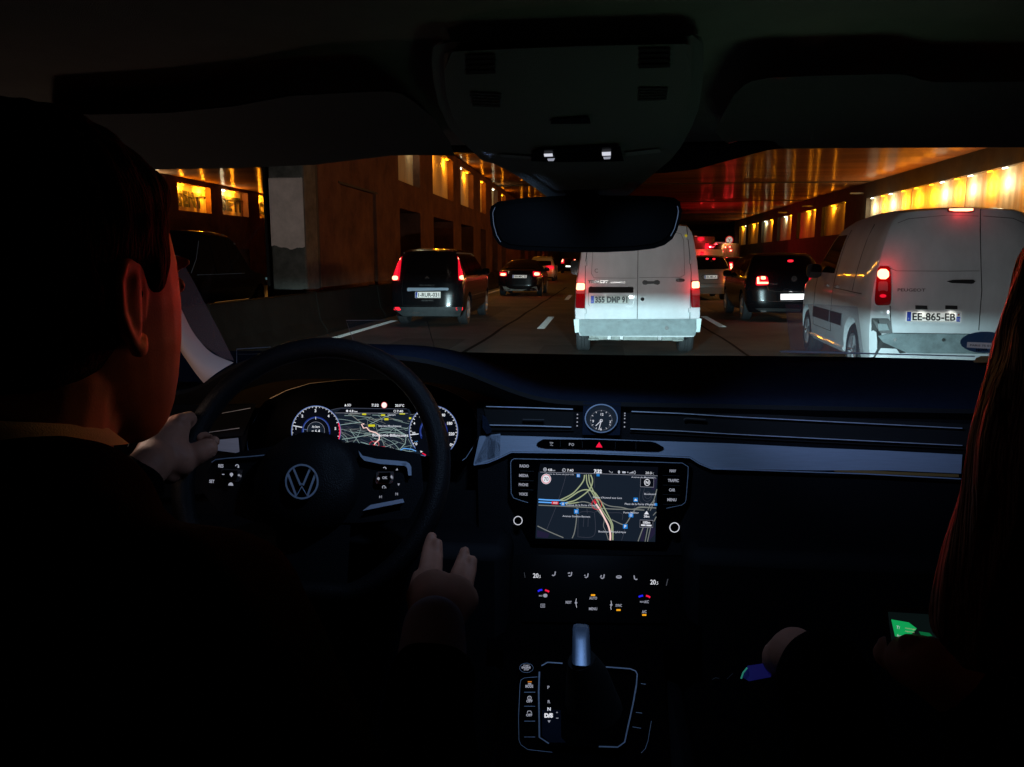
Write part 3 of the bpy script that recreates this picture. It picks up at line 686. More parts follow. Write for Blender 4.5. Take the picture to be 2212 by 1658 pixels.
b = MB(); b.dprism(RS, [(985, 788), (1000, 778), (1025, 782), (1035, 790), (1110, 790), (1122, 780), (1150, 776), (1170, 790), (1170, 812), (1150, 824), (1122, 818), (1110, 812), (1035, 814), (1022, 822), (995, 822), (983, 808)], .03, 'blackplastic', KV, .004)
b.dprism(RS, [(1045, 770), (1105, 768), (1112, 784), (1038, 786)], .012, 'vanwhite', KV, 0); b.build('door_handle', cv.root, bevel=.004)
b = MB(); b.disc(RS, 981, 986, 19, 'gap', KV, .004, th=.01); b.ring(RS, 981, 986, 21, 4, 'badgedark', KV, .005); b.build('door_lock', cv.root)
for args in ((('TRANSIT', 372, 808, 32, 'badge'), dict(ang=.5, bold=.03, wpx=225)), (('connect', 620, 806, 20, 'badge'), dict(bold=.03, wpx=170)), (('C', 448, 690, 44, 'badgedark'), {})):
    b = MB(); b.text(RS, *args[0], KV, .006, **args[1]); b.build('lettering', cv.root, smooth=0)
b = MB(); b.disc(RS, 1402, 776, 50, 'badge', KV, .004, ry=21, th=.006); b.disc(RS, 1402, 776, 43, 'badgedark', KV, .0105, ry=16); b.text(RS, 'Ford', 1402, 786, 20, 'badge', KV, .0115, align='C', bold=.02, wpx=72); b.build('badge', cv.root, smooth=20)
# lamps: lit block on top, clear strip, red below
for q, core, mid in (([(250, 800), (346, 806), (342, 1090), (238, 1086)], [(252, 806), (342, 808), (341, 884), (246, 886)], [(246, 886), (341, 888), (341, 925), (245, 925)]),
                     ([(1521, 782), (1610, 780), (1622, 1078), (1521, 1080)], [(1527, 790), (1606, 788), (1610, 862), (1527, 866)], [(1527, 880), (1613, 876), (1616, 940), (1527, 945)])):
    o = glowlamp(cv, RS, q, KV, corebox=core, rnd=.12); cv.patch(RS, mid, 'lensclear', 'clear_lens', KV, .0165, .05, parent=o)
for px in (296, 1567):
    p = RS.at(*KV(px, 846), .12); light('POINT', p, 1.6, red_l, cv.root, .05); light('SPOT', p, 170, (1, .03, .02), cv.root, .05, (-.05, -1, .02), 60, 1.0, name='brake_light')
# high brake lamp hides behind the mirror; a yellow reflection marker sits at the roof edge
cv.patch(RS, [(1447, 268), (1483, 272), (1480, 302), (1450, 292)], 'reflectY', 'roof_marker', KV, .01, .3)
# lower corners, bumper, underframe
b = MB()
for q in ([(232, 1092), (340, 1094), (342, 1212), (245, 1214)], [(1522, 1086), (1624, 1078), (1622, 1206), (1520, 1212)]): cv.patch(RS, q, 'vanwhite', 'x', KV, .012, .03, mb=b)
b.each('corner_panel', cv.root)
b = MB(); q = [(304, 1214), (1545, 1208), (1545, 1300), (1530, 1368), (330, 1372), (306, 1330)]
b.dprism(RS, q, .09, 'bumper', KV, .0); b.dprism(RS, [(318, 1232), (1530, 1228), (1530, 1258), (318, 1262)], .02, 'bumper', KV, .091); o = b.build('rear_bumper', cv.root, bevel=.012)
b = MB(); b.disc(RS, 1243, 1300, 21, 'badgedark', KV, .093, th=.004); b.build('towing_eye_cover', o)
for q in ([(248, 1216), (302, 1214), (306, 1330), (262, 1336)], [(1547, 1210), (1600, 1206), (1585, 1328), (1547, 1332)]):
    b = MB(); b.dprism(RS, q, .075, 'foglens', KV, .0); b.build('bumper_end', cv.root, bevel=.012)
b = MB(); p0_ = RS.at(*KV(385, 1390), 0); p1_ = RS.at(*KV(1450, 1390), 0)
b.bx(p0_.x, p1_.x, Yv + .12, Yv + .2, p0_.z - .07, p0_.z + .05, 'dirtmetal')
for k, dx in enumerate((.25, .42, .95)): b.bx(p0_.x + dx, p0_.x + dx + .06, Yv + .10, Yv + .125, p0_.z - .065, p0_.z + .04, 'badgedark')
for px in (440, 1376):
    c = RS.at(*KV(px, 1435), 0); b.bx(c.x - .03, c.x + .03, Yv + .1, Yv + .18, c.z - .05, c.z + .09, 'dirtmetal'); b.tube([Vector((c.x - .07, Yv + .1, c.z - .05)), Vector((c.x + .07, Yv + .1, c.z - .05))], .018, 'dirtmetal')
b.build('underframe', cv.root, bevel=.006, smooth=20)
for sd in (-1, 1): mirror(cv, sd, 2.95, 1.22, 'blackplastic', (.19, .1, .26))
# ------------------------------------------------------------------ B. white van on the right
Yp = 8.6; c0 = PY(*K3(1080, 1170), Yp); Xp = c0.x + .885; ztp = PY(*K3(1700, 484), Yp).z
pv = Veh('delivery_van', 'white van in the right lane, seen from its left rear corner, brake lights on', 'van', Xp, Yp, 4.4, 1.82, .24,
         [(.2, .84), (.35, .89), (.6, .91), (.95, .905), (1.15, .875), (1.4, .82), (1.6, .765), (1.75, .70), (1.84, .62), (1.9, .55), (2.2, .5)],
         [(0, 0.04), (.45, 0), (.9, .0), (1.3, .05), (1.6, .12), (1.8, .22), (2, .3)],
         [(0, ztp - .045), (.3, ztp - .01), (1.2, ztp), (2.0, ztp - .05), (2.45, ztp - .18), (3.05, 1.22), (3.3, 1.10), (3.9, .98), (4.4, .72)], 'vanwhite', wr=.32, wy=(.80, 3.48), rc=.12, pf=.14)
P = pv.R; SL = pv.SL
b = MB()
for pts in ([(1780, 500), (1792, 800), (1802, 1060), (1782, 1330)], [(1200, 1352), (1780, 1356), (2100, 1358)], [(1188, 1165), (1195, 1335)]): b.tube(gapline(pv, P, pts, K3), .004, 'gap', 6)
for pts in ([(1230, 600), (1300, 575), (1560, 560), (1770, 566)], [(1800, 566), (2000, 575), (2090, 610)], [(1180, 905), (1230, 926), (1600, 928), (1785, 926)]): b.tube(gapline(pv, P, pts, K3, lift=0), .0026, 'badgedark', 5)
b.build('door_gap', pv.root)
o = pv.patch(P, [(1102, 895), (1192, 897), (1197, 1160), (1080, 1162)], 'lensred', 'tail_lamp', K3, .014, .1, th=.03)
pv.patch(P, [(1105, 915), (1180, 917), (1180, 985), (1102, 983)], 'brake', 'bulb_glow', K3, .022, .35, parent=o)
pv.patch(P, [(1110, 1000), (1172, 1000), (1174, 1070), (1108, 1070)], 'lensclear', 'clear_lens', K3, .018, .1, parent=o)
b = MB(); b.disc(P, 1142, 1108, 46, 'lensred', K3, .02, th=.012); b.disc(P, 1142, 1100, 22, 'brakedim', K3, .034, ry=12); b.build('round_lens', o)
light('POINT', P.at(*K3(1140, 950), .12), 1.5, red_l, pv.root, .05); light('SPOT', P.at(*K3(1140, 950), 0.13), 70, (1, .03, .02), pv.root, .05, (-.3, -1, .02), 80, 1.0, name='brake_light')
o = pv.patch(P, [(1562, 512), (1738, 514), (1738, 548), (1562, 545)], 'lensred', 'high_brake_lamp', K3, .012, .15, th=.02)
pv.patch(P, [(1572, 518), (1732, 520), (1730, 542), (1570, 540)], 'brake', 'bulb_glow', K3, .018, .3, parent=o)
light('POINT', P.at(*K3(1650, 530), .1), .5, red_l, pv.root, .04)
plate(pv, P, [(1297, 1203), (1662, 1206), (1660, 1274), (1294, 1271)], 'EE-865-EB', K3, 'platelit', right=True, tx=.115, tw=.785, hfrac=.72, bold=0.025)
for x in (1397, 1598):
    b = MB(); b.dprism(P, [(x - 36, 1163), (x + 36, 1165), (x + 37, 1186), (x - 36, 1184)], .02, 'blackplastic', K3, .0); b.build('plate_lamp', pv.root, bevel=.003)
    light('SPOT', P.at(*K3(x, 1190), .05), .35, (1, .98, .9), pv.root, .02, (0, .35, -1), 120, .8)
b = MB(); b.dprism(P, [(1577, 998), (1600, 993), (1735, 990), (1747, 1000), (1735, 1012), (1600, 1006)], .03, 'blackplastic', K3, .004); b.build('door_handle', pv.root, bevel=.004)
b = MB(); b.text(P, 'PEUGEOT', 1238, 1066, 20, 'badgedark', K3, .006, .5, bold=.02, wpx=188); b.text(P, 'PARTNER', 1990, 1064, 20, 'badgedark', K3, .006, 1, bold=.02, wpx=190); b.build('lettering', pv.root, smooth=0)
b = MB(); b.dprism(P, [(1196, 1356), (1980, 1364), (1990, 1432), (1960, 1470), (1300, 1470), (1150, 1400), (1130, 1372)], .08, 'bumper', K3, 0)
o = b.build('rear_bumper', pv.root, bevel=.015)
b = MB()
for x in (1218, 1528): b.disc(P, x, 1392, 11, 'badgedark', K3, .082, th=.003)
b.each('parking_sensor', o)
b = MB(); b.dprism(P, [(1062, 1255), (1110, 1256), (1132, 1372), (1152, 1402), (1300, 1472), (1990, 1474), (1990, 1560), (1050, 1560)], .01, 'blackplastic', K3, .002); b.build('bumper_shade_sheet', pv.root, smooth=0)  # black sheet for the corner recess and the shade under the bumper
b = MB(); b.dprism(P, [(1068, 1252), (1170, 1254), (1192, 1275), (1200, 1350), (1130, 1352), (1110, 1330)], .012, 'blackplastic', K3, 0); b.dprism(P, [(1112, 1290), (1165, 1290), (1180, 1328), (1118, 1330)], .03, 'bumper', K3, .008); b.build('bumper_step', pv.root, bevel=.005)
# left flank
b = MB(); pv.patch(SL, [(872, 660), (878, 662), (745, 950), (712, 950)], 'carglass', 'x', K3, .006, .0, mb=b)
b = MB(); rows = []
fz0, fz1 = 1.18, 1.66
for j in range(7):
    g = j / 6; z = fz0 + (fz1 - fz0) * g; ya = 1.95; yb = 3.05 - .62 * g; rows.append([pv.side(-1, ya + (yb - ya) * i / 10, z, .006) for i in range(11)])
MB().grid(rows, 'carglass').build('side_window', pv.root, world=False, smooth=60)
b = MB(); sd_ = lambda y, z, l=.001: pv.side(-1, y, z, l)
for pts in ([(1.88, 1.72), (1.86, 1.1), (1.84, .45)], [(2.92, 1.15), (2.95, .45)], [(1.84, .45), (2.95, .45)], [(.45, .98), (1.8, 1.0)], [(.9, 1.75), (.88, 1.0)]):
    pp = []
    for a, c in zip(pts[:-1], pts[1:]): pp += [sd_(a[0] + (c[0] - a[0]) * k / 8, a[1] + (c[1] - a[1]) * k / 8) for k in range(9)]
    b.tube(pp, .0035, 'gap', 5)
b.build('side_door_gap', pv.root, world=False)
b = MB()
for y0, y1 in ((1.22, 1.82), (1.88, 2.9)):
    rows = [[pv.side(-1, y0 + (y1 - y0) * i / 8, z, l) for i in range(9)] for z, l in ((.56, 0), (.57, .018), (.70, .018), (.71, 0))]; b.grid(rows, 'blackplastic')
b.each('rubbing_strip', pv.root, world=False)
b = MB(); b.tube([sd_(2.1, 1.02, .02), sd_(2.3, 1.02, .02)], .016, 'vanwhite', 8); b.tube([sd_(1.55, 1.02, .02), sd_(1.7, 1.02, .02)], .016, 'vanwhite', 8); b.each('side_handle', pv.root, world=False)
b = MB()
for y0, y1 in ((1.16, 3.12),): b.tube([pv.side(-1, y0 + (y1 - y0) * i / 8, .30, .0) for i in range(9)], .03, 'vanwhite', 8)
b.build('sill', pv.root, world=False)
mirror(pv, -1, 2.75, 1.2, 'blackplastic', (.2, .1, .2))
pv.root.rotation_euler.z = -R(3.4)
# ------------------------------------------------------------------ C. black people carrier on the left
KS = cr(1420, 880, 0.21710)
Ys = 15.85; l0 = PY(*KS(130, 900), Ys).x; r0 = PY(*KS(1320, 900), Ys).x; Xs = (l0 + r0) / 2 - .02; Ws = (r0 - l0) + .1
zt = PY(*KS(900, 200), Ys).z
sc = Veh('people_carrier', 'black people carrier in the left lane with tall slim lit tail lamps', 'car', Xs, Ys, 4.3, Ws, .2,
         [(.2, Ws * .44), (.35, Ws * .485), (.6, Ws * .5), (.95, Ws * .495), (1.1, Ws * .47), (1.3, Ws * .425), (1.48, Ws * .37), (1.56, Ws * .32), (2, .5)],
         [(0, .06), (.35, 0), (.7, .02), (.95, .06), (1.2, .16), (1.5, .34), (1.6, .42)],
         [(0, zt - .05), (.35, zt), (1.4, zt + .01), (2.4, zt - .06), (3.2, 1.08), (3.9, .92), (4.3, .7)], 'black', wr=.31, wy=(.82, 3.5), rc=.16)
P = sc.R
sc.patch(P, [(470, 270), (1170, 280), (1215, 640), (360, 620)], 'carglass', 'rear_window', KS, .006, .05)
b = MB(); b.dprism(P, [(400, 868), (415, 856), (1085, 858), (1098, 872), (1090, 892), (405, 908)], .02, 'chrome', KS, .002); b.build('plate_trim', sc.root, bevel=.004)
plate(sc, P, [(535, 922), (962, 918), (962, 1026), (530, 1026)], '1-RUR-031', KS, 'platelit', tx=.13, tw=.83, hfrac=.6, bold=.02)
for q, c1, c2, ll in (([(245, 320), (305, 322), (262, 715), (145, 725)], [(258, 350), (298, 352), (290, 385), (250, 385)], [(152, 655), (245, 655), (245, 722), (152, 722)], 'L'),
                      ([(1255, 318), (1322, 318), (1402, 715), (1262, 718)], [(1268, 342), (1318, 345), (1318, 378), (1270, 376)], [(1275, 650), (1395, 645), (1398, 712), (1280, 718)], 'R')):
    o = sc.patch(P, q, 'brakedim', 'tail_lamp', KS, .014, .04, th=.03); sc.patch(P, c1, 'brake', 'bulb_glow', KS, .02, .3, parent=o); sc.patch(P, c2, 'brake', 'bulb_glow', KS, .02, .25, parent=o)
    b = MB()
    for k in range(9):
        t = .25 + .07 * k; xa = q[0][0] + (q[3][0] - q[0][0]) * t; xb2 = q[1][0] + (q[2][0] - q[1][0]) * t; y = 320 + 395 * t
        b.stroke(P, [(xa + (xb2 - xa) * .28, y), (xa + (xb2 - xa) * .66, y)], 13, 'brakered', KS, .021)
    b.build('lamp_rib', o, smooth=0)
    light('POINT', P.at(*KS((c2[0][0] + c2[1][0]) / 2, 690), .12), 1.8, red_l, sc.root, .05)
for x0, x1 in ((172, 305), (1215, 1385)): sc.patch(P, [(x0, 1182), (x1, 1182), (x1 - 5, 1232), (x0 + 5, 1232)], 'brakered', 'bumper_reflector', KS, .012, .2)
b = MB(); b.text(P, 'RENAULT', 600, 820, 20, 'badge', KS, .006, wpx=260, bold=.02); b.text(P, 'SCENIC', 640, 1078, 20, 'badge', KS, .006, wpx=200, bold=.02)
b.dprism(P, [(695, 690), (735, 650), (772, 692), (750, 700), (735, 680), (715, 700)], .01, 'badge', KS, .004); b.build('badge', sc.root)
b = MB(); sc.patch(P, [(150, 1180), (1410, 1180), (1400, 1330), (330, 1330)], 'bumperdark', 'x', KS, .02, .03, mb=b, th=.03); sc.patch(P, [(480, 1262), (605, 1258), (595, 1285), (490, 1290)], 'badge', 'x', KS, .026, .1, mb=b); b.build('rear_bumper', sc.root)
b = MB(); b.tube(gapline(sc, P, [(330, 640), (300, 900), (320, 1150), (1200, 1160), (1240, 900), (1245, 640)], KS), .004, 'gap', 5); b.tube([P.at(*KS(x, 238), .03) for x in range(600, 1180, 40)], .006, 'badge', 5); b.build('tailgate_gap', sc.root)
car_side_windows(sc, .5, 2.95, 1.02, zt - .14, split=(1.05, 1.95))
b = MB(); b.tube([sc.side(1, .4 + .3 * i, zt - .07, .012) for i in range(8)], .01, 'chrome', 6); b.tube([sc.side(-1, .4 + .3 * i, zt - .07, .012) for i in range(8)], .01, 'chrome', 6); b.each('roof_rail', sc.root, world=False)
mirror(sc, 1, 2.8, 1.08); mirror(sc, -1, 2.8, 1.08)
# ------------------------------------------------------------------ D. black coupe ahead of the people carrier
KT = cr(1820, 900, 0.16281)
Yt = 29.6; l0 = PY(*KT(145, 850), Yt).x; r0 = PY(*KT(1090, 850), Yt).x; Xt = (l0 + r0) / 2; Wt = r0 - l0 + .12; zt = PY(*KT(650, 385), Yt + .8).z
tt = Veh('coupe', 'low dark coupe with a pale lower bumper, ahead of the people carrier', 'car', Xt, Yt, 4.1, Wt, .2,
         [(.2, Wt * .42), (.4, Wt * .49), (.7, Wt * .5), (.9, Wt * .475), (1.05, Wt * .42), (1.2, Wt * .36), (zt, Wt * .27), (2, .4)],
         [(0, .05), (.4, 0), (.8, .04), (.95, .10), (1.4, .5)],
         [(0, .93), (.25, .97), (.8, 1.18), (1.5, zt), (2.0, zt), (2.8, .95), (3.6, .82), (4.1, .6)], 'black', wr=.31, wy=(.8, 3.3), rc=.2)
P = tt.R
for q, c in (([(170, 655), (325, 665), (320, 745), (180, 745)], [(195, 690), (312, 690), (308, 738), (195, 738)]), ([(925, 645), (1090, 655), (1095, 750), (930, 750)], [(950, 672), (1070, 676), (1066, 735), (950, 735)])):
    glowlamp(tt, P, q, KT, housing='brakedim', corebox=c); light('POINT', P.at(*KT((c[0][0] + c[1][0]) / 2, 710), .15), 3.5, red_l, tt.root, .05)
plate(tt, P, [(462, 725), (785, 728), (780, 792), (458, 790)], '984 MPC 75', KT, 'platelit', tx=.13, tw=.83, hfrac=.62, bold=.02)
b = MB(); b.dprism(P, [(255, 985), (1000, 985), (1035, 1115), (630, 1100), (430, 1100), (300, 1110)], .03, 'dirtmetal', KT, .0)
b.build('rear_bumper', tt.root, bevel=.01)
b = MB()
for x in (300, 380, 890, 960): b.disc(P, x, 1056, 34, 'badge', KT, .032, ry=12, th=.02)
b.each('exhaust_tip', tt.root)
b = MB(); rows = [[tt.pos(u, v, 1) + Vector((0, -.008, .012)) for u in [-.8 + .2 * i for i in range(9)]] for v in [.09 + .03 * j for j in range(8)]]; b.grid(rows, 'carglass'); b.build('rear_window', tt.root, world=False)
car_side_windows(tt, 1.0, 2.6, .93, zt - .09, slope0=.35, slope1=.5)
mirror(tt, 1, 2.45, .98)
# ------------------------------------------------------------------ E. pearl white estate beyond the coupe
Ye = 51; l0 = PY(1140, 590, Ye).x; r0 = PY(*KT(1420, 700), Ye).x; Xe = (l0 + r0) / 2; We = r0 - l0
se = Veh('estate_car', 'pale gold-white car half hidden behind the low dark coupe', 'car', Xe, Ye, 4.5, We, .2,
         [(.2, We * .44), (.5, We * .5), (.9, We * .49), (1.1, We * .46), (1.35, We * .40), (1.5, We * .34), (2, .5)], [(0, .1), (.5, 0), (.9, .03), (1.2, .2), (1.5, .5)],
         [(0, 1.44), (.5, 1.54), (1.6, 1.56), (2.6, 1.48), (3.3, 1.05), (4.5, .75)], 'pearl', wr=.32, rc=.15)
P = se.R
se.patch(P, [(840, 405), (1330, 405), (1345, 500), (900, 540)], 'carglass', 'rear_window', KT, .01, .05)
for q, c in (([(1215, 515), (1395, 515), (1405, 590), (1230, 585)], [(1250, 535), (1380, 535), (1380, 580), (1250, 580)]), ([(720, 515), (900, 515), (890, 590), (735, 585)], [(750, 535), (880, 535), (880, 580), (750, 580)])):
    glowlamp(se, P, q, KT, housing='brakedim', core='brakered', corebox=c, lift=.02)
light('POINT', P.at(*KT(1320, 560), .2), 4, red_l, se.root, .05)
plate(se, P, [(1000, 600), (1150, 600), (1150, 640), (1000, 640)], '', KT, 'platelit', band=False)
b = MB(); se.patch(P, [(900, 770), (1430, 760), (1420, 840), (900, 850)], 'blackplastic', 'x', KT, .03, .05, mb=b); b.build('rear_bumper', se.root)
car_side_windows(se, .7, 3.1, 1.0, 1.42)
# ------------------------------------------------------------------ F. far dark car with twin lamps
def far_car(name, label, cat, cxp, cyp, Y, W, H, paint, lamps, plateq=None, K=ID, L=4.2, top=None, core='brake', pw=5.0, glass=None):
    X = PY(cxp, cyp, Y).x
    v = Veh(name, label, cat, X, Y, L, W, .2, [(.2, W * .44), (.5, W * .5), (.9, W * .49), (1.1, W * .46), (H - .12, W * .39), (H, W * .33), (H + 1, W * .3)] if H < 1.75 else [(.3, W * .48), (.6, W * .5), (H - .15, W * .49), (H, W * .46), (H + .5, W * .4)],
            [(0, .08), (.5, 0), (.9, .03), (H, .3)] if H < 1.75 else [(0, .02), (1, 0), (H, .02)],
            top or ([(0, H - .06), (.5, H), (1.8, H), (2.6, H - .08), (3.2, 1.05), (L, .75)] if H < 1.75 else [(0, H), (L * .8, H), (L * .9, H - .3), (L, H * .6)]), paint, rc=.12 if H < 1.75 else .03, wr=.31 if H < 2.2 else .45, wy=(.85, L - .9))
    for x, y, wpx, hpx in lamps:
        q = [(x - wpx * .8, y - hpx * 1.2), (x + wpx * .8, y - hpx * 1.2), (x + wpx * .8, y + hpx * .9), (x - wpx * .8, y + hpx * .9)]; c = [(x - wpx / 2, y - hpx / 2), (x + wpx / 2, y - hpx / 2), (x + wpx / 2, y + hpx / 2), (x - wpx / 2, y + hpx / 2)]
        glowlamp(v, v.R, q, K, housing='brakedim', core=core, corebox=c, lift=.02)
        if pw: light('POINT', v.R.at(*K(x, y), .2), pw, red_l, v.root, .06)
    if plateq: plate(v, v.R, *plateq[:2], K, plateq[2], **(plateq[3] if len(plateq) > 3 else {}))
    if glass: v.patch(v.R, glass, 'carglass', 'rear_window', K, .008, .06)
    if H < 1.75: car_side_windows(v, .7, 2.9, 1.0, H - .13)
    return v
ff = far_car('saloon_car', 'distant dark car with two round red lamps and a small bright plate', 'car', *KT(1735, 500), 82, 1.72, 1.5, 'black', [(*KT(1580, 385), 6, 8), (*KT(1895, 400), 6, 7)],
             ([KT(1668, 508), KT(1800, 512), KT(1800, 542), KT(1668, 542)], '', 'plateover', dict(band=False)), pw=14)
# ------------------------------------------------------------------ G. silver people carrier right of the white van
K7 = cr(2450, 750, 0.30151)
Yg = 27.3; r0 = PY(*K7(845, 950), Yg).x; Wg = 1.76; Xg = r0 - Wg / 2; zt = PY(*K7(620, 655), Yg).z
sg = Veh('people_carrier', 'silver people carrier just right of the white van straight ahead', 'car', Xg, Yg, 4.4, Wg, .22,
         [(.2, .78), (.5, .87), (.95, .87), (1.1, .83), (1.3, .76), (1.45, .68), (1.55, .6), (2, .5)], [(0, .08), (.45, 0), (.7, .04), (.95, .08), (1.2, .2), (1.5, .42)],
         [(0, zt - .05), (.4, zt), (1.8, zt), (2.6, zt - .08), (3.3, 1.08), (4.4, .7)], 'silver', rc=.16)
P = sg.R
sg.patch(P, [(370, 680), (745, 672), (815, 815), (360, 825)], 'carglass', 'rear_window', K7, .008, .06)
for q, c in (([(755, 905), (815, 855), (838, 950), (760, 950)], [(765, 905), (826, 905), (830, 945), (765, 945)]), ([(330, 905), (395, 905), (390, 950), (325, 950)], [(335, 910), (385, 910), (385, 945), (335, 945)])):
    glowlamp(sg, P, q, K7, housing='brakedim', corebox=c)
light('POINT', P.at(*K7(798, 925), .15), 5, red_l, sg.root, .05)
plate(sg, P, [(512, 892), (668, 890), (668, 932), (512, 934)], 'CB-280-LA', K7, 'platelit', tx=.1, tw=.85, hfrac=.6, bold=.02)
b = MB(); b.stroke(P, [(495, 888), (475, 905), (505, 945), (680, 942), (695, 900), (680, 882)], 6, 'badgedark', K7, .004, closed=True); b.tube(gapline(sg, P, [(445, 990), (760, 995), (790, 950)], K7), .004, 'gap', 5); b.tube(gapline(sg, P, [(430, 1042), (840, 1040)], K7), .006, 'badgedark', 5)
b.disc(P, 598, 722, 14, 'badge', K7, .02, ry=11); b.build('tailgate_detail', sg.root)
b = MB(); sg.patch(P, [(430, 1040), (845, 1035), (835, 1082), (440, 1085)], 'silver', 'x', K7, .03, .04, mb=b, th=.03); b.build('rear_bumper', sg.root)
b = MB()
for x in (545, 628): sg.patch(P, [(x - 18, 690), (x + 18, 690), (x + 15, 708), (x - 15, 708)], 'brakered', 'x', K7, .014, .3, mb=b)
b.each('high_brake_lamp', sg.root)
car_side_windows(sg, .6, 3.0, 1.0, zt - .13)
mirror(sg, 1, 2.9, 1.05)
# ------------------------------------------------------------------ H. dark hatchback beside the white van on the right
Yo = 17.9; l0 = PY(*K7(1092, 1000), Yo).x; r0 = PY(*K7(1960, 1000), Yo).x; Xo = (l0 + r0) / 2; Wo = 1.70; zt = PY(*K7(1500, 628), Yo + .4).z
po = Veh('hatchback', 'black hatchback whose lit white plate shows beside the van on the right', 'car', Xo, Yo, 3.95, Wo, .2,
         [(.2, .74), (.4, .82), (.7, .85), (.95, .84), (1.08, .79), (1.25, .72), (1.4, .65), (1.5, .56), (2, .5)], [(0, .06), (.4, 0), (.75, .02), (.95, .07), (1.2, .22), (1.5, .45)],
         [(0, zt - .06), (.45, zt), (1.5, zt), (2.3, zt - .1), (2.9, 1.02), (3.6, .86), (3.95, .65)], 'black', wr=.31, wy=(.72, 3.15), rc=.18)
P = po.R
po.patch(P, [(1230, 668), (1790, 660), (1850, 850), (1180, 850)], 'carglass', 'rear_window', K7, .008, .06)
o = po.patch(P, [(1152, 905), (1285, 905), (1305, 1010), (1140, 1020)], 'brakedim', 'tail_lamp', K7, .014, .12, th=.03)
b = MB(); po.patch(P, [(1205, 910), (1260, 912), (1262, 945), (1205, 945)], 'brake', 'x', K7, .022, .15, mb=b)
for q in ([(1160, 920), (1185, 920), (1185, 990), (1160, 990)], [(1160, 975), (1295, 975), (1295, 998), (1160, 1000)]): po.patch(P, q, 'brake', 'x', K7, .022, .1, mb=b)
b.build('bulb_glow', o); light('POINT', P.at(*K7(1225, 950), .15), 4.5, red_l, po.root, .05)
o = po.patch(P, [(1800, 905), (1930, 905), (1945, 1015), (1790, 1010)], 'brakedim', 'tail_lamp', K7, .014, .12, th=.03)
po.patch(P, [(1530, 715), (1598, 712), (1600, 738), (1532, 740)], 'brakered', 'high_brake_lamp', K7, .016, .25)
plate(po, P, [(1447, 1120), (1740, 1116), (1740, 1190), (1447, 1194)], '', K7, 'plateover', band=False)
light('POINT', P.at(*K7(1590, 1155), .1), .5, (1, 1, 1), po.root, .04)
b = MB(); b.disc(P, 1612, 935, 36, 'badge', K7, .006, th=.006); b.disc(P, 1612, 935, 29, 'badgedark', K7, .013); b.stroke(P, [(1592, 918), (1606, 950), (1613, 934), (1620, 950), (1634, 918)], 5, 'badge', K7, .015)
b.stroke(P, [(1603, 912), (1612, 930), (1621, 912)], 5, 'badge', K7, .015); b.text(P, 'POLO', 1318, 1008, 20, 'badge', K7, .006, wpx=90, bold=.03)
b.build('badge', po.root)
b = MB(); b.tube(gapline(po, P, [(1280, 1020), (1300, 1075), (1400, 1092), (1730, 1090)], K7), .004, 'badge', 5); b.tube(gapline(po, P, [(1190, 1210), (1800, 1215)], K7), .006, 'badgedark', 5); b.build('tailgate_gap', po.root)
b = MB(); po.patch(P, [(1130, 1290), (1700, 1300), (1680, 1335), (1200, 1330)], 'blackplastic', 'x', K7, .02, .05, mb=b, th=.03); po.patch(P, [(1195, 1318), (1275, 1320), (1265, 1340), (1205, 1338)], 'badge', 'x', K7, .03, .1, mb=b); b.build('rear_bumper', po.root)
car_side_windows(po, .55, 2.6, .98, zt - .12, split=(1.3,))
mirror(po, -1, 2.4, 1.02)
# ------------------------------------------------------------------ beyond
far_car('delivery_van', 'beige-white van in front of the silver people carrier', 'van', *K7(510, 640), 37, 1.8, PY(1530, 540, 37).z, 'vanwhite', [(*K7(485, 633), 4, 4)], None, L=4.6, pw=6, core='brakered')
far_car('lorry', 'dark lorry under the small round sign beyond the beige-white van', 'lorry', *K7(470, 560), 66, 2.3, PY(1510, 512, 66).z, 'blackplastic', [(*K7(545, 540), 5, 6), (*K7(470, 450), 9, 3)], None, L=7, pw=75, core='brakedim')
far_car('lorry', 'pale blue-grey box lorry between the dark lorry and the red-lamped coach', 'lorry', *K7(665, 560), 72, 2.3, PY(1550, 524, 72).z, mat('pale box', (.35, .42, .5), .6, emit=(.4, .5, .6), es=.05), [(*K7(605, 560), 3.5, 5)], None, L=7, pw=75)
far_car('coach', 'tall dark coach with many small red lamps below the larger round sign', 'coach', *K7(800, 560), 62, 1.9, PY(1570, 527, 62).z, 'black', [(*K7(768, 498), 3, 3.4), (*K7(768, 548), 3, 3), (*K7(735, 600), 2.4, 2.4), (*K7(835, 588), 4, 3), (*K7(825, 545), 2, 3)], None, L=9, pw=60)
far_car('saloon_car', 'dark car with one bright lamp between the silver car and the dark hatchback', 'car', *K7(930, 760), 46, 1.75, 1.48, 'black', [(*K7(838, 765), 5, 5), (*K7(843, 800), 5, 6)], None, pw=3)
# dark car on the other carriageway, seen from its side
Xod = -9.6
q0 = PX(*KA(230, 1200), Xod); q1 = PX(*KA(1430, 1200), Xod); ztd = PX(*KA(800, 945), Xod).z
ya, yb = min(q0.y, q1.y), max(q0.y, q1.y)
od = Veh('saloon_car', 'dark glossy car passing on the other carriageway left of the whitewashed pillar', 'car', Xod - .87, ya - .2, yb - ya + .6, 1.74, .3,
         [(.3, .78), (.6, .87), (.95, .86), (1.1, .8), (ztd, .62), (2, .5)], [(0, .1), (.6, 0), (1.5, .5)], [(0, .98), (.7, 1.06), (1.5, ztd - .02), (2.4, ztd), (3.2, ztd - .05), (4.1, 1.05), (5.0, .9)], 'black', wy=(.85, yb - ya - .35), group='vehicles queueing through the tunnel')
car_side_windows(od, 1.1, 3.7, 1.0, ztd - .12, sd=(1,), split=(2.0, 2.9), slope0=.5, slope1=.6)
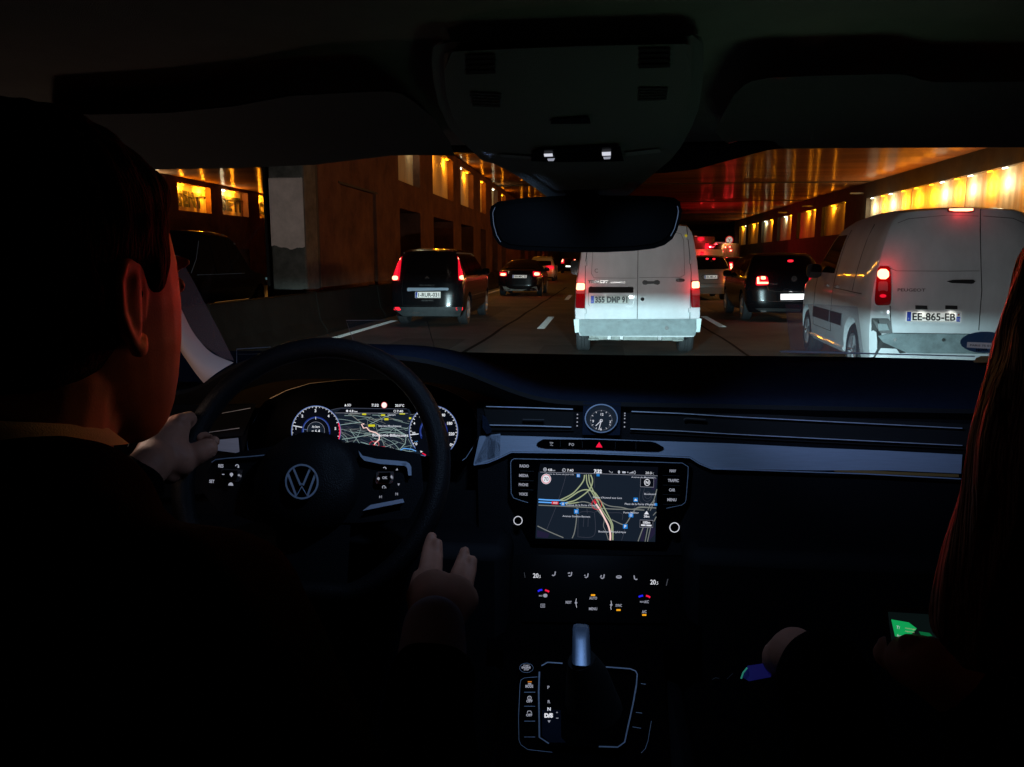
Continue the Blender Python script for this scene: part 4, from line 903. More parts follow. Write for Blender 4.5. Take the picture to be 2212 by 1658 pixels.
b = MB(); b.tube([od.side(1, .9 + .28 * i, ztd - .06, .012) for i in range(10)], .01, 'chrome', 6); b.tube([od.side(1, 1.0 + .28 * i, .99, .012) for i in range(10)], .008, 'chrome', 6); b.build('window_trim', od.root, world=False)
b = MB(); h = (od.L, .75); b.tube([od.side(1, od.L - .22, .82, .02), od.side(1, od.L - .08, .80, .02)], .03, 'foglens', 8); b.build('headlight', od.root, world=False)
# ================================================================== OUR OWN CAR (seen from its rear seat)
car = thing('car', 'car we sit in, with its dark cabin, lit dashboard, steering wheel and windscreen', 'car', (0, 1.0, 0))
# nose with the headlamps that light the traffic ahead, plus added floods
b = MB(); rows = []
for j in range(9):
    y = 2.05 + .1 * j; t = j / 8; hw_ = .80 - .06 * t * t; z = .985 - .02 * t - .14 * t ** 5
    rows.append([Vector((hw_ * u, y, z + .02 * (1 - u * u))) for u in [-1 + i / 6 for i in range(13)]])
b.grid(rows, 'black'); b.build('bonnet', car, smooth=60)
b = MB(); b.bx(-.86, .86, 2.72, 2.86, .28, .84, 'black'); b.bx(-.88, .88, 1.2, 2.7, .2, .9, 'black'); b.build('front_bodywork', car, bevel=.02)
for sd in (-1, 1):
    b = MB(); x = sd * .66; b.bx(x - .20, x + .20, 2.87, 3.03, .6563, .661, 'slot'); b.bx(x - .17, x - .165, 2.87, 3.03, .56, .68, 'slot'); b.bx(x + .165, x + .17, 2.87, 3.03, .56, .68, 'slot')
    o = b.build('headlight', car, smooth=0)
    b = MB(); b.lathe([(0, 0), (.035, .002), (.045, -.004)], (x, 2.885, .64), (0, 1, 0), emis('headlamp lens', (.9, 1.0, 1.0), 9)); b.build('lens', o)
    light('SPOT', (x, 2.93, .655), 2300 if sd < 0 else 1600, (.60, .93, 1.0), car, .002, (-.0 - sd * .02, 1, -.075), 80, .9, name='dipped_beam')
    light('SPOT', (x, 3.08, .66), 520 if sd < 0 else 170, (1.0, .95, .90) if sd < 0 else (.96, .97, 1.0), car, .03, (-.38 if sd < 0 else .12, 1, .12), 96 if sd < 0 else 110, 1.0, name='added_flood')  # added wide flood, stands for the light of following traffic
# ------------------------------------------------------------------ cabin surfaces
K2 = cr(1800, 500, 0.51264); K2c = cr(1400, 0, 0.63291); K3b = cr(2500, 0, 0.58137); K4 = cr(450, 1250, 0.63291); K4a = cr(0, 1000, 0.60307)
K5 = cr(1700, 1400, 0.45208); KC = cr(1000, 1450, 0.33906); KM = cr(1950, 1700, 0.24864); K6 = cr(1800, 2000, 0.50473); KH = cr(450, 1450, 0.24864); K8 = cr(3000, 1100, 0.48251); KL = cr(0, 0, 0.76889)
t12 = R(12)
FP = Plane((0, 1.20, 1.0), (0, -math.cos(t12), math.sin(t12)))
CL = Plane((0, 1.26, 1.05), (0, -math.cos(t12), math.sin(t12)))
cpt = FP.at(1290, 1205)
KP = Plane(cpt, (0, -.80, .60))
GP = Plane((0, .95, .775), (0, -.22, .975))
wc = PY(670, 1016, 1.0)
WP = Plane(wc, (0, -math.cos(R(28)), math.sin(R(28))))
OP = Plane((0, .62, 1.512), (0, -.21, -1))
VPl = Plane((0, .97, 1.466), (0, -.11, -1))
def ybase(x): return 1.95 - .48 * (abs(x) / .82) ** 3
def zbase(x): return 1.118 + .042 * (abs(x) / .75) ** 2.4
def hump(x): return math.exp(-(abs(x + .385) / .235) ** 4)
b = MB(); rows = []
for j in range(25):
    t = j / 24; row = []
    for i in range(81):
        x = -.84 + 1.68 * i / 80; y0 = 1.215 - .085 * hump(x); y1 = ybase(x); y = y0 + (y1 - y0) * t
        f = 1 - min(1, max(0, (y - 1.27) / .42)); f = f * f * (3 - 2 * f)
        z = 1.136 * (1 - t) + zbase(x) * t + .080 * hump(x) * f - .006 * math.sin(math.pi * t)
        if j == 0: z -= .004
        row.append(Vector((x, y, z)))
    rows.append(row)
b.grid(rows, 'dash'); b.build('dashboard_top', car, smooth=60)
front = rows[0]
b = MB(); b.grid([front, [p + Vector((0, -.004, -.006)) for p in front], [Vector((p.x, p.y + .02 + .07 * hump(p.x), 1.105 + .055 * hump(p.x))) for p in front]], 'slot'); b.build('dashboard_lip', car, smooth=60)
# fascia panels
b = MB()
b.dprism(FP, [(1030, 868), (1500, 874), (2060, 884), (2420, 892), (2420, 1200), (1035, 1200)], -.02, 'plastic', ID, -.001)
b.dprism(FP, [(120, 880), (548, 872), (525, 985), (505, 1060), (120, 1100)], -.02, 'plastic', ID, -.001)
b.dprism(FP, [(120, 1100), (525, 1040), (1035, 1060), (1035, 1210), (120, 1300)], -.02, 'plastic', ID, -.02)
b.build('dashboard_fascia', car, smooth=0)
b = MB(); b.dprism(KP, [(1035, 1203), (1545, 1203), (1500, 1400), (1060, 1400)], -.03, 'piano', ID, 0); b.build('centre_stack', car, bevel=.003)
b = MB(); b.bx(-.84, -.13, 1.10, 1.25, .45, .93, 'plastic'); b.bx(.13, .84, 1.12, 1.25, .45, .93, 'plastic'); b.bx(-.85, .85, 1.30, 1.9, .4, 1.09, 'slot'); b.build('lower_dashboard', car, bevel=.02)
b = MB(); b.bx(-.13, .13, .2, 1.12, .42, .735, 'plastic'); b.build('centre_console', car, bevel=.02)
b = MB(); b.dprism(GP, [(1095, 1395), (1425, 1395), (1440, 1640), (1080, 1650)], -.03, 'piano', ID, -.004); b.build('console_panel', car, bevel=.004)
# ------------------------------------------------------------------ aluminium trim, vents, chrome lines
b = MB(); b.dprism(FP, [(222, 465), (600, 474), (1000, 488), (1500, 508), (2212, 532), (2875, 566), (3500, 592), (4110, 623), (4100, 778), (3500, 752), (2875, 752), (2212, 742), (2060, 735), (1960, 690), (1880, 640), (1600, 627), (1000, 603), (420, 597), (330, 640), (230, 682), (115, 708)], .006, 'alu', K5, .001)
b.dprism(FP, [(1390, 868), (1440, 712), (1735, 682), (1752, 915)], .006, 'alu', KH, .001)
b.dprism(FP, [(2090, 575), (2212, 560), (2212, 690), (2055, 740)], .006, 'alu', K4, .001)
b.each('trim_strip', car, smooth=0)
b = MB()
b.stroke(FP, [(115, 708), (230, 690), (330, 648), (420, 604), (1000, 610), (1600, 634), (1880, 648), (1960, 698), (2060, 740), (2212, 744), (2875, 766), (3300, 780), (4100, 822)], 9, 'chrome', K5, .006, th=.003)
b.stroke(FP, [(175, 1325), (600, 1346), (1130, 1368)], 22, mat('walnut edge', (.30, .17, .05), .5), K8, .0045, th=.002)
b.build('trim_edge', car, smooth=0)
def vent(name, lines, tabs, K, recess=None):
    t = MB()
    if recess: t.dprism(FP, recess, .002, 'slot', K, .0005)
    o = t.build(name, car, smooth=0) if recess else None
    for pts, wd in lines: m_ = MB(); m_.stroke(FP, pts, wd, 'chromeline', K, .004, th=.004); m_.build('chrome_slat', o or car, smooth=0)
    for pts, wd in tabs: m_ = MB(); m_.stroke(FP, pts, wd, 'badgedark', K, .008, th=.006); m_.build('vent_tab', o or car, smooth=0)
    return o
vent('air_vent', [([(215, 230), (600, 240), (925, 252)], 7), ([(245, 381), (600, 388), (912, 398)], 8)], [([(515, 334), (690, 338)], 7)], K5, [(190, 215), (930, 235), (930, 430), (235, 425)])
vent('air_vent', [([(1405, 270), (1800, 286), (2212, 312), (2875, 346), (3400, 372), (4110, 408)], 7), ([(1395, 413), (1800, 430), (2212, 455), (2875, 488), (3400, 514), (4110, 549)], 7)], [([(1830, 336), (1850, 325), (2010, 336)], 8)], K5, [(1395, 245), (2212, 280), (4200, 375), (4200, 585), (2212, 490), (1390, 440)])
vent('air_vent', [([(1487, 318), (1915, 240)], 9), ([(1245, 608), (1750, 537)], 10)], [], KH, [(1200, 250), (2000, 180), (1800, 650), (1150, 690)])
b = MB(); b.dprism(FP, [(190, 305), (212, 320), (255, 420), (252, 440), (222, 450), (190, 400)], .012, 'dash', K5, .002); b.build('vent_surround', car, bevel=.001)
for x, ys in ((962, (295, 325, 357, 388)), (1350, (285, 303, 329, 360, 396))):
    b = MB()
    for i, y in enumerate(ys): b.disc(FP, x - i * .8, y, 6, 'whitedim', K5, .004, 10)
    b.build('vent_scale', car, smooth=0)
# clock
clk = MB(); clk.dprism(FP, [(1020, 205), (1307, 210), (1300, 455), (1013, 450)], .014, 'dash', K5, .001); clock = clk.build('clock', car, bevel=.002)
b = MB(); b.disc(FP, 1157, 327, 128, 'scr', K5, .0165, 40, ry=112); b.ring(FP, 1157, 327, 131, 9, 'chrome', K5, .017, ry=114, th=.004)
b.build('dial', clock, smooth=0)
b = MB(); b.ring(FP, 1157, 343, 92, 2, 'whitefaint', K5, .0172, ry=84)
for k in range(60):
    a = 2 * math.pi * k / 60; big = k % 5 == 0; r1 = .97; r0 = .82 if big else .93
    if big and k % 15 == 0: r0 = .9
    b.stroke(FP, [(1157 + 92 * r0 * math.sin(a), 343 - 84 * r0 * math.cos(a)), (1157 + 92 * r1 * math.sin(a), 343 - 84 * r1 * math.cos(a))], 4 if big else 1.6, 'white' if big else 'whitedim', K5, .0175)
for tx, x, y in (('12', 1163, 304), ('3', 1229, 366), ('6', 1154, 424), ('9', 1090, 360)): b.text(FP, tx, x, y, 20, 'white', K5, .0176, 2, 'C', .02)
b.build('numerals', clock, smooth=0)
b = MB(); b.stroke(FP, [(1157, 345), (1112, 388)], 6, 'white', K5, .0182); b.stroke(FP, [(1157, 345), (1137, 420)], 6, 'white', K5, .0185); b.ring(FP, 1157, 345, 10, 4, 'white', K5, .019); b.build('hands', clock, smooth=0)
# hazard strip
b = MB(); b.dprism(FP, [(632, 538), (645, 523), (682, 503), (1100, 505), (1560, 521), (1600, 530), (1662, 566), (1655, 577), (1620, 588), (1560, 588), (1000, 570), (700, 562), (645, 550)], .004, 'piano', K5, .006); hz = b.build('button_strip', car, bevel=.001)
b = MB(); b.dpoly(FP, [(1140, 520), (1167, 565), (1112, 563)], 'red', K5, .0115); b.build('hazard_symbol', hz, smooth=0)
b = MB(); b.text(FP, 'P', 893, 549, 20, 'whitedim', K5, .0115, 2, bold=.03); b.ring(FP, 923, 541, 9, 4, 'whitedim', K5, .0115)
b.stroke(FP, [(735, 522), (765, 526)], 4, 'whitedim', K5, .0115); b.stroke(FP, [(738, 534), (760, 530), (740, 548), (762, 550)], 4, 'whitedim', K5, .0115); b.build('button_symbol', hz, smooth=0)
b = MB()
for x in (822, 1002, 1272, 1440): b.stroke(FP, [(x, 510 + (x - 800) * .025), (x, 562 + (x - 800) * .03)], 2, 'badgedark', K5, .0112)
b.build('button_joint', hz, smooth=0)
# ------------------------------------------------------------------ central display
b = MB(); b.dprism(FP, [(400, 655), (1000, 655), (1840, 680), (1895, 735), (1870, 1010), (1840, 1060), (1680, 1380), (590, 1350), (400, 990)], .004, 'piano', K5, .001); cd = b.build('centre_display', car, bevel=.001)
b = MB(); b.stroke(FP, [(558, 1016), (505, 1000), (440, 978), (420, 940), (416, 690), (424, 668), (445, 657), (1000, 668), (1500, 682), (1820, 692), (1868, 722), (1866, 790), (1850, 990), (1842, 1015), (1815, 1036), (1690, 1062)], 5, 'chrome', K5, .006, th=.002); b.build('bezel', cd, smooth=0)
b = MB(); b.dpoly(FP, [(165, 190), (1935, 240), (1900, 1225), (120, 1172)], 'scr', KM, .0060); b.dpoly(FP, [(190, 60), (1945, 110), (1935, 240), (165, 190)], 'scr2', KM, .0062)
L = .0066; KMf = KM
def rd(pts, wd, mt, lift=L, n=6):
    # round a traced road with Catmull-Rom
    P = [pts[0]] + list(pts) + [pts[-1]]; out = []
    for i in range(1, len(P) - 2):
        for k in range(n):
            t = k / n; f = lambda a: .5 * (2 * P[i][a] + (P[i + 1][a] - P[i - 1][a]) * t + (2 * P[i - 1][a] - 5 * P[i][a] + 4 * P[i + 1][a] - P[i + 2][a]) * t * t + (3 * P[i][a] - P[i - 1][a] - 3 * P[i + 1][a] + P[i + 2][a]) * t ** 3)
            out.append((f(0), f(1)))
    out.append(P[-1]); b.stroke(FP, out, wd, mt, KM, lift)
# faint background shapes
for q in ([(1880, 270), (1930, 290), (1890, 460), (1840, 440)], [(1710, 1015), (1760, 1015), (1730, 1215), (1680, 1210)], [(1830, 1020), (1900, 1015), (1895, 1110), (1800, 1215)], [(145, 1050), (330, 1100), (300, 1170), (140, 1150)]): b.dpoly(FP, q, 'mapviolet', KM, .0063)
for pts in ([(570, 230), (540, 360), (430, 690), (280, 1060)], [(990, 230), (1000, 420)], [(885, 730), (890, 800)], [(1000, 780), (1100, 760), (1200, 790), (1400, 800), (1410, 900)], [(750, 1150), (760, 850), (800, 780), (960, 780), (1000, 830), (990, 1130), (750, 1150)], [(830, 1000), (840, 860)], [(900, 1000), (905, 860)],
            [(1680, 430), (1665, 560), (1690, 640), (1800, 660)], [(1740, 430), (1715, 560), (1760, 620), (1830, 600), (1850, 520)], [(1760, 500), (1800, 480), (1840, 530), (1800, 580), (1750, 560), (1760, 500)], [(1450, 1020), (1430, 1110), (1400, 1200)], [(1600, 640), (1595, 740), (1590, 800)]): rd(pts, 6, 'road_d', .0064)
for pts, wd, mt in (([(165, 678), (500, 693), (900, 712), (1300, 738), (1500, 738), (1740, 752)], 14, 'road_g'), ([(750, 640), (840, 628), (950, 660), (1030, 740), (1100, 820)], 14, 'road_g'), ([(730, 720), (755, 740), (730, 780), (728, 900), (700, 1080), (665, 1170)], 14, 'road_g'),
    ([(150, 988), (330, 1075), (535, 1162)], 14, 'road_g'), ([(900, 480), (990, 640), (1060, 770), (1140, 880), (1130, 980), (1160, 1060), (1205, 1195)], 10, 'road_g'), ([(960, 440), (1040, 570), (1120, 640), (1220, 690), (1400, 712), (1540, 740), (1700, 715), (1915, 720)], 14, 'road_g'),
    ([(1250, 892), (1330, 930), (1410, 965), (1460, 960), (1540, 840), (1600, 745), (1680, 705), (1915, 722)], 14, 'road_g'), ([(1925, 440), (1880, 600), (1830, 670), (1790, 755)], 13, 'road_g'), ([(1890, 600), (1870, 660), (1825, 760)], 13, 'road_g'), ([(1915, 780), (1870, 830)], 12, 'road_g'), ([(1915, 850), (1880, 920)], 12, 'road_g'),
    ([(1720, 1012), (1645, 1215)], 14, 'road_g'), ([(1790, 1015), (1750, 1220)], 12, 'road_g'), ([(1830, 1015), (1785, 1222)], 12, 'road_g'),
    ([(850, 228), (830, 320), (740, 440), (650, 520), (480, 606)], 17, 'road_y'), ([(490, 606), (560, 605), (640, 560), (760, 480), (850, 450), (930, 460), (1010, 500), (1090, 620), (1180, 790), (1260, 950), (1270, 1040), (1270, 1198)], 17, 'road_y'),
    ([(580, 640), (700, 610), (800, 550), (900, 470), (950, 400), (968, 310), (940, 225)], 17, 'road_y'), ([(560, 655), (680, 648), (760, 635)], 15, 'road_y'), ([(875, 222), (890, 360), (960, 490), (1040, 620), (1130, 780), (1240, 950), (1250, 1080)], 15, 'road_y'), ([(912, 222), (925, 340), (1000, 510), (1060, 640)], 15, 'road_y'),
    ([(165, 592), (330, 602), (490, 606)], 18, 'road_b'), ([(165, 632), (370, 642)], 18, 'road_b'), ([(480, 655), (600, 640)], 14, 'road_b'),
    ([(1020, 660), (1080, 750), (1130, 840), (1200, 980), (1232, 1100), (1232, 1200)], 24, 'route')): rd(pts, wd, mt, .0066 if mt == 'road_g' else (.0068 if mt != 'route' else .0071))
b.ring(FP, 1030, 665, 72, 7, 'mapred', KM, .0073, ry=78); b.dpoly(FP, [(1000, 600), (1030, 640), (1015, 672), (985, 630)], 'mapred', KM, .0074)
b.disc(FP, 278, 289, 73, 'mapwhite', KM, .0074, ry=76); b.ring(FP, 278, 289, 60, 9, 'mapred', KM, .0076, ry=63); b.text(FP, '70', 278, 318, 58, 'scr2', KM, .0078, 2, 'C', wpx=66)
for x, y, r_ in ((528, 660, 30), (727, 772, 34), (1610, 598, 32), (1540, 826, 34), (1455, 995, 34), (757, 238, 26), (1050, 228, 22), (1908, 668, 20)): b.dpoly(FP, [(x - r_, y - r_), (x + r_, y - r_ + 2), (x + r_, y + r_), (x - r_, y + r_ - 2)], 'mapblue', KM, .0074)
b.text(FP, 'P', 1455, 1014, 40, 'mapwhite', KM, .0078, 0, 'C', .03)
for x, y in ((528, 660), (727, 772), (757, 240)):
    for d in (-9, 9): b.stroke(FP, [(x + d, y - 18), (x + d, y + 18)], 7, 'mapwhite', KM, .0078)
b.dpoly(FP, [(1585, 612), (1610, 582), (1636, 612)], 'mapwhite', KM, .0078); b.stroke(FP, [(1528, 808), (1528, 842), (1552, 842), (1552, 808)], 7, 'mapwhite', KM, .0078)
b.dpoly(FP, [(362, 622), (462, 626), (460, 668), (360, 664)], 'mapred', KM, .0075); b.text(FP, 'A13', 412, 656, 26, 'mapwhite', KM, .0078, 2, 'C', .03)
for tx, x, y, h, an, wp in (('Avenue de la Porte d\'Auteuil', 570, 686, 26, 1.2, 475), ('Avenue Gordon-Bennett', 522, 852, 26, 1.5, 412), ('Route d\'Auteuil aux Lacs', 975, 574, 26, 1.5, 430), ('Place de la Porte d\'Auteuil', 1448, 672, 28, 1.2, 450), ('Porte Molitor', 1428, 800, 26, 1, 228), ('Boulevard Périphérique', 1057, 1082, 27, 1.5, 408), ('Boulevard', 1738, 524, 26, 1, 172), ('Route du Point du Jour à B.', 275, 222, 16, 1.2, 420), ('Avenue du Maréchal L.', 1545, 270, 20, 1.2, 370)):
    b.text(FP, tx, x, y, h, 'maplight', KM, .0079, an, bold=.01, wpx=wp)
for q, tx, x, y, h in (([(1683, 272), (1880, 280), (1876, 412), (1680, 405)], 'N', 1779, 362, 44), ([(1675, 898), (1868, 905), (1863, 1012), (1670, 1005)], '100m', 1772, 954, 36)):
    b.dpoly(FP, q, 'scr2', KM, .0080); b.stroke(FP, q, 6, 'whitedim', KM, .0083, closed=True); b.text(FP, tx, x, y, h, 'mapwhite', KM, .0084, 1, 'C', .03)
b.ring(FP, 1780, 341, 40, 8, 'mapwhite', KM, .0084, ry=46); b.dpoly(FP, [(1780, 282), (1794, 302), (1766, 302)], 'mapwhite', KM, .0085)
b.stroke(FP, [(1690, 974), (1845, 982)], 22, 'mapwhite', KM, .0084); b.stroke(FP, [(1745, 977), (1772, 978)], 16, 'whitedim', KM, .0086)
b.dpoly(FP, [(1735, 815), (1760, 780), (1775, 765), (1805, 815)], 'mapwhite', KM, .0084); b.text(FP, '38m', 1772, 862, 34, 'mapwhite', KM, .0084, 1, 'C', .02)
b.stroke(FP, [(190, 186), (1100, 212), (1935, 242)], 5, 'whitedim', KM, .0075)
for tx, x, y, h, bo, mt, wp in (('4.8', 303, 170, 36, .02, 'mapwhite', 60), ('km', 370, 172, 24, .01, 'maplight', 42), ('7:40', 588, 178, 38, .01, 'mapwhite', 95), ('7:32', 988, 198, 50, .05, 'mapwhite', 118), ('20.0', 1755, 216, 36, 0, 'mapwhite', 92), ('°C', 1850, 220, 24, 0, 'maplight', 32)): b.text(FP, tx, x, y, h, mt, KM, .0078, 1.6, bold=bo, wpx=wp)
b.ring(FP, 262, 148, 22, 7, 'maplight', KM, .0078, ry=24); b.stroke(FP, [(262, 126), (262, 170)], 6, 'maplight', KM, .0078); b.stroke(FP, [(240, 148), (284, 148)], 5, 'maplight', KM, .0078)
b.ring(FP, 543, 158, 23, 6, 'maplight', KM, .0078, ry=24); b.stroke(FP, [(543, 140), (543, 160), (528, 165)], 5, 'maplight', KM, .0078)
b.stroke(FP, [(1216, 166), (1226, 186), (1240, 178), (1240, 196), (1265, 200), (1262, 178)], 6, 'maplight', KM, .0078); b.disc(FP, 1361, 186, 15, 'maplight', KM, .0078, ry=24); b.dpoly(FP, [(1410, 176), (1455, 177), (1466, 190), (1455, 204), (1410, 202)], 'maplight', KM, .0078)
b.dpoly(FP, [(1488, 178), (1504, 190), (1488, 202)], 'maplight', KM, .0078)
for k, h in enumerate((8, 14, 20, 27)): b.dpoly(FP, [(1510 + k * 17, 206 - h), (1522 + k * 17, 206 - h), (1522 + k * 17, 206), (1510 + k * 17, 206)], 'maplight', KM, .0078)
b.ring(FP, 1595, 192, 12, 5, 'maplight', KM, .0078, ry=22)
b.build('screen', cd, smooth=0)
for tx, x, y in (('RADIO', 527, 727), ('MEDIA', 523, 805), ('PHONE', 520, 880), ('VOICE', 519, 957), ('NAV', 1742, 767), ('TRAFFIC', 1746, 846), ('CAR', 1736, 923), ('MENU', 1734, 1003)):
    m_ = MB(); m_.text(FP, tx, x, y, 22, 'whitedim', K5, .0072, 1.5, 'C', .035, wpx={'RADIO': 76, 'MEDIA': 76, 'PHONE': 76, 'VOICE': 70, 'NAV': 52, 'TRAFFIC': 88, 'CAR': 50, 'MENU': 74}[tx])
    if tx in ('RADIO', 'MEDIA', 'PHONE'): m_.stroke(FP, [(495, y + 30), (605, y + 33)], 3, 'badgedark', K5, .0065)
    if tx in ('NAV', 'TRAFFIC', 'CAR', 'MENU'): m_.stroke(FP, [(1660, y + 26), (1800, y + 31)], 2.5, 'badgedark', K5, .0065)
    m_.build('button_lettering', cd, smooth=0)
for x, y, r_ in ((476, 1163, 34), (1756, 1219, 38)):
    m_ = MB(); m_.disc(FP, x, y, r_ * .84, 'piano', K5, .006, 32, th=.012); m_.ring(FP, x, y, r_, r_ * .18, 'white', K5, .0075, th=.001); m_.build('knob', cd, smooth=20)
# ------------------------------------------------------------------ instrument cluster
ic = thing  # (kept local names short)
b = MB(); b.dprism(CL, [(840, 372), (960, 312), (1100, 268), (1300, 246), (1520, 243), (1795, 275), (1990, 345), (2062, 440), (2092, 560), (1990, 718), (740, 694), (730, 560), (800, 425)], -.02, 'piano', K4, 0); clu = b.build('instrument_cluster', car, bevel=.001)
b = MB(); b.stroke(CL, [(805, 425), (770, 490), (735, 558), (733, 620), (744, 690)], 4, 'chrome', K4, .003, th=.002); b.stroke(CL, [(2062, 440), (2088, 520), (2090, 565), (2050, 640), (2012, 700), (1990, 716)], 4, 'chrome', K4, .003, th=.002)
b.build('bezel', clu, smooth=0)
b = MB(); b.stroke(CL, [(865, 355), (960, 308), (1100, 266), (1300, 245), (1520, 241)], 3.5, mat('warm chrome', (.8, .6, .35), .35, .5), K4, .03, th=.002); b.stroke(CL, [(1730, 262), (1795, 272), (1900, 305), (1985, 345), (2030, 372)], 3.5, 'chromeline', K4, .03, th=.002); b.build('hood_edge_line', clu, smooth=0)
# map window
b = MB(); mp_ = [(660, 190), (780, 170), (1510, 185), (1540, 240), (1590, 262), (1540, 330), (1512, 420), (1520, 520), (1580, 620), (1690, 700), (1000, 670), (830, 560), (748, 512), (765, 420), (748, 320), (700, 235)]
b.dpoly(CL, mp_, 'scr', KC, .002)
rng = random.Random(5)
def inmap(x, y):
    if y < 232 or y > 655: return False
    if x > 1500: 
        return (x - 1790) ** 2 + (y - 430) ** 2 > 285 ** 2 and x < 1600
    if (x - 497) ** 2 + (y - 430) ** 2 < 272 ** 2: return False
    return x > 690 and y < 560 + (x - 830) * .75
def croad(pts, wd, mt, lift=.003):
    seg = []
    for i in range(len(pts) - 1):
        a, c = pts[i], pts[i + 1]
        for k in range(5):
            p = (a[0] + (c[0] - a[0]) * k / 5, a[1] + (c[1] - a[1]) * k / 5)
            if inmap(*p): seg.append(p)
            else:
                if len(seg) > 1: b.stroke(CL, seg, wd, mt, KC, lift)
                seg = []
    if len(seg) > 1: b.stroke(CL, seg, wd, mt, KC, lift)
for k in range(125):
    x, y = rng.uniform(680, 1540), rng.uniform(235, 640); a = rng.choice([rng.gauss(.5, .25), rng.gauss(-.25, .2), rng.gauss(1.35, .25), rng.gauss(.05, .15)]); ln = rng.uniform(90, 330); pts = [(x, y)]
    for i in range(5):
        a += rng.gauss(0, .16); f = .35 + .65 * (y - 232) / 420; x += ln / 5 * math.cos(a); y += ln / 5 * math.sin(a) * f; pts.append((x, y))
    croad(pts, rng.choice([3, 3, 4, 5]), rng.choice(['road_g', 'roadgreen', 'roadgreen', 'road_d']))
for pts, wd, mt in (([(750, 520), (900, 500), (1080, 465), (1250, 440), (1420, 450), (1520, 500)], 7, 'roadgreen'), ([(760, 360), (900, 340), (1000, 330)], 6, 'roadgreen'), ([(860, 235), (980, 330), (1010, 345)], 9, 'road_g'), ([(1200, 400), (1330, 390), (1480, 470), (1470, 560), (1400, 640)], 7, 'roadgreen'), ([(930, 630), (1030, 620), (1150, 590)], 7, 'roadgreen'), ([(1240, 610), (1330, 650)], 9, 'road_b'), ([(1390, 655), (1450, 615), (1540, 625), (1620, 660)], 8, 'road_b'), ([(870, 232), (1000, 240)], 10, 'road_g')): croad(pts, wd, mt, .0035)
b.stroke(CL, [(1022, 348), (992, 352), (1015, 395), (1048, 388), (1080, 425), (1150, 445), (1190, 475), (1185, 520), (1140, 560), (1130, 590)], 12, 'route', KC, .0045)
b.ring(CL, 1132, 570, 52, 4, 'mapred', KC, .005, ry=32); b.dpoly(CL, [(1122, 570), (1145, 580), (1130, 600), (1112, 590)], 'mapred', KC, .0052)
for x, y, w_, h in ((1022, 243, 22, 9), (1228, 253, 22, 9), (1264, 297, 22, 11), (1103, 367, 36, 12), (1437, 238, 30, 7), (1358, 658, 32, 9), (1523, 287, 12, 10)): b.dpoly(CL, [(x - w_, y - h), (x + w_, y - h), (x + w_, y + h), (x - w_, y + h)], 'mapyel', KC, .0052)
b.dpoly(CL, [(1185, 590), (1252, 595), (1248, 622), (1182, 618)], 'mapred', KC, .0052); b.text(CL, 'A13', 1217, 616, 16, 'mapwhite', KC, .0056, 2, 'C', .03)
for tx, x, y, h, wp, mt in (('Boulogne-Billancourt', 1112, 484, 28, 392, 'mapwhite'), ('Issy-les-Moulineaux', 1178, 380, 20, 250, 'maplight'), ('Clamart', 1278, 258, 18, 86, 'maplight')): b.text(CL, tx, x, y, h, mt, KC, .0058, .4, bold=.02, wpx=wp)
b.dpoly(CL, [(770, 186), (1490, 190), (1510, 232), (700, 228)], 'scr2', KC, .0055)
b.stroke(CL, [(660, 200), (720, 182), (770, 176), (1485, 184)], 6, 'road_d', KC, .006); b.stroke(CL, [(700, 229), (1500, 233)], 3, 'whitedim', KC, .006)
b.stroke(CL, [(985, 668), (1050, 665), (1070, 648), (1190, 650), (1210, 668), (1620, 682), (1690, 700)], 5, 'ringblue', KC, .0065)
for tx, x, y, h, wp in (('SO', 838, 156, 26, 40), ('7:32', 1102, 158, 28, 78), ('20.0°C', 1360, 160, 26, 98), ('4.8', 858, 220, 24, 46), ('km', 916, 221, 16, 32), ('7:40', 1378, 222, 24, 68), ('--- km/h', 1352, 708, 18, 114)): b.text(CL, tx, x, y, h, 'mapwhite', KC, .0065, .6, bold=.02, wpx=wp)
b.dpoly(CL, [(818, 130), (830, 156), (806, 156)], 'mapwhite', KC, .0065); b.disc(CL, 836, 207, 12, 'mapwhite', KC, .0065, ry=12); b.ring(CL, 1356, 210, 12, 4, 'mapwhite', KC, .0065)
b.disc(CL, 1240, 144, 28, mat('speed sign display', (0, 0, 0), .5, emit=(1, .85, .82), es=1.1), KC, .0065, ry=30); b.ring(CL, 1240, 144, 30, 4, 'mapred', KC, .0068, ry=33)
b.stroke(CL, [(1095, 692), (1108, 662)], 5, 'road_d', KC, .007); b.stroke(CL, [(1170, 692), (1155, 662)], 5, 'road_d', KC, .007); b.dpoly(CL, [(1116, 660), (1146, 660), (1152, 682), (1110, 682)], 'road_g', KC, .007)
am2 = mat('orange lane symbol', (0, 0, 0), .5, emit=(1, .25, .1), es=.7)
for a, c in (((1215, 698), (1226, 676)), ((1236, 698), (1236, 676)), ((1258, 698), (1248, 676))): b.stroke(CL, [a, c], 6, am2, KC, .007)
b.dpoly(CL, [(1286, 678), (1310, 675), (1325, 688), (1300, 698)], 'whitedim', KC, .007)
b.build('map_display', clu, smooth=0)
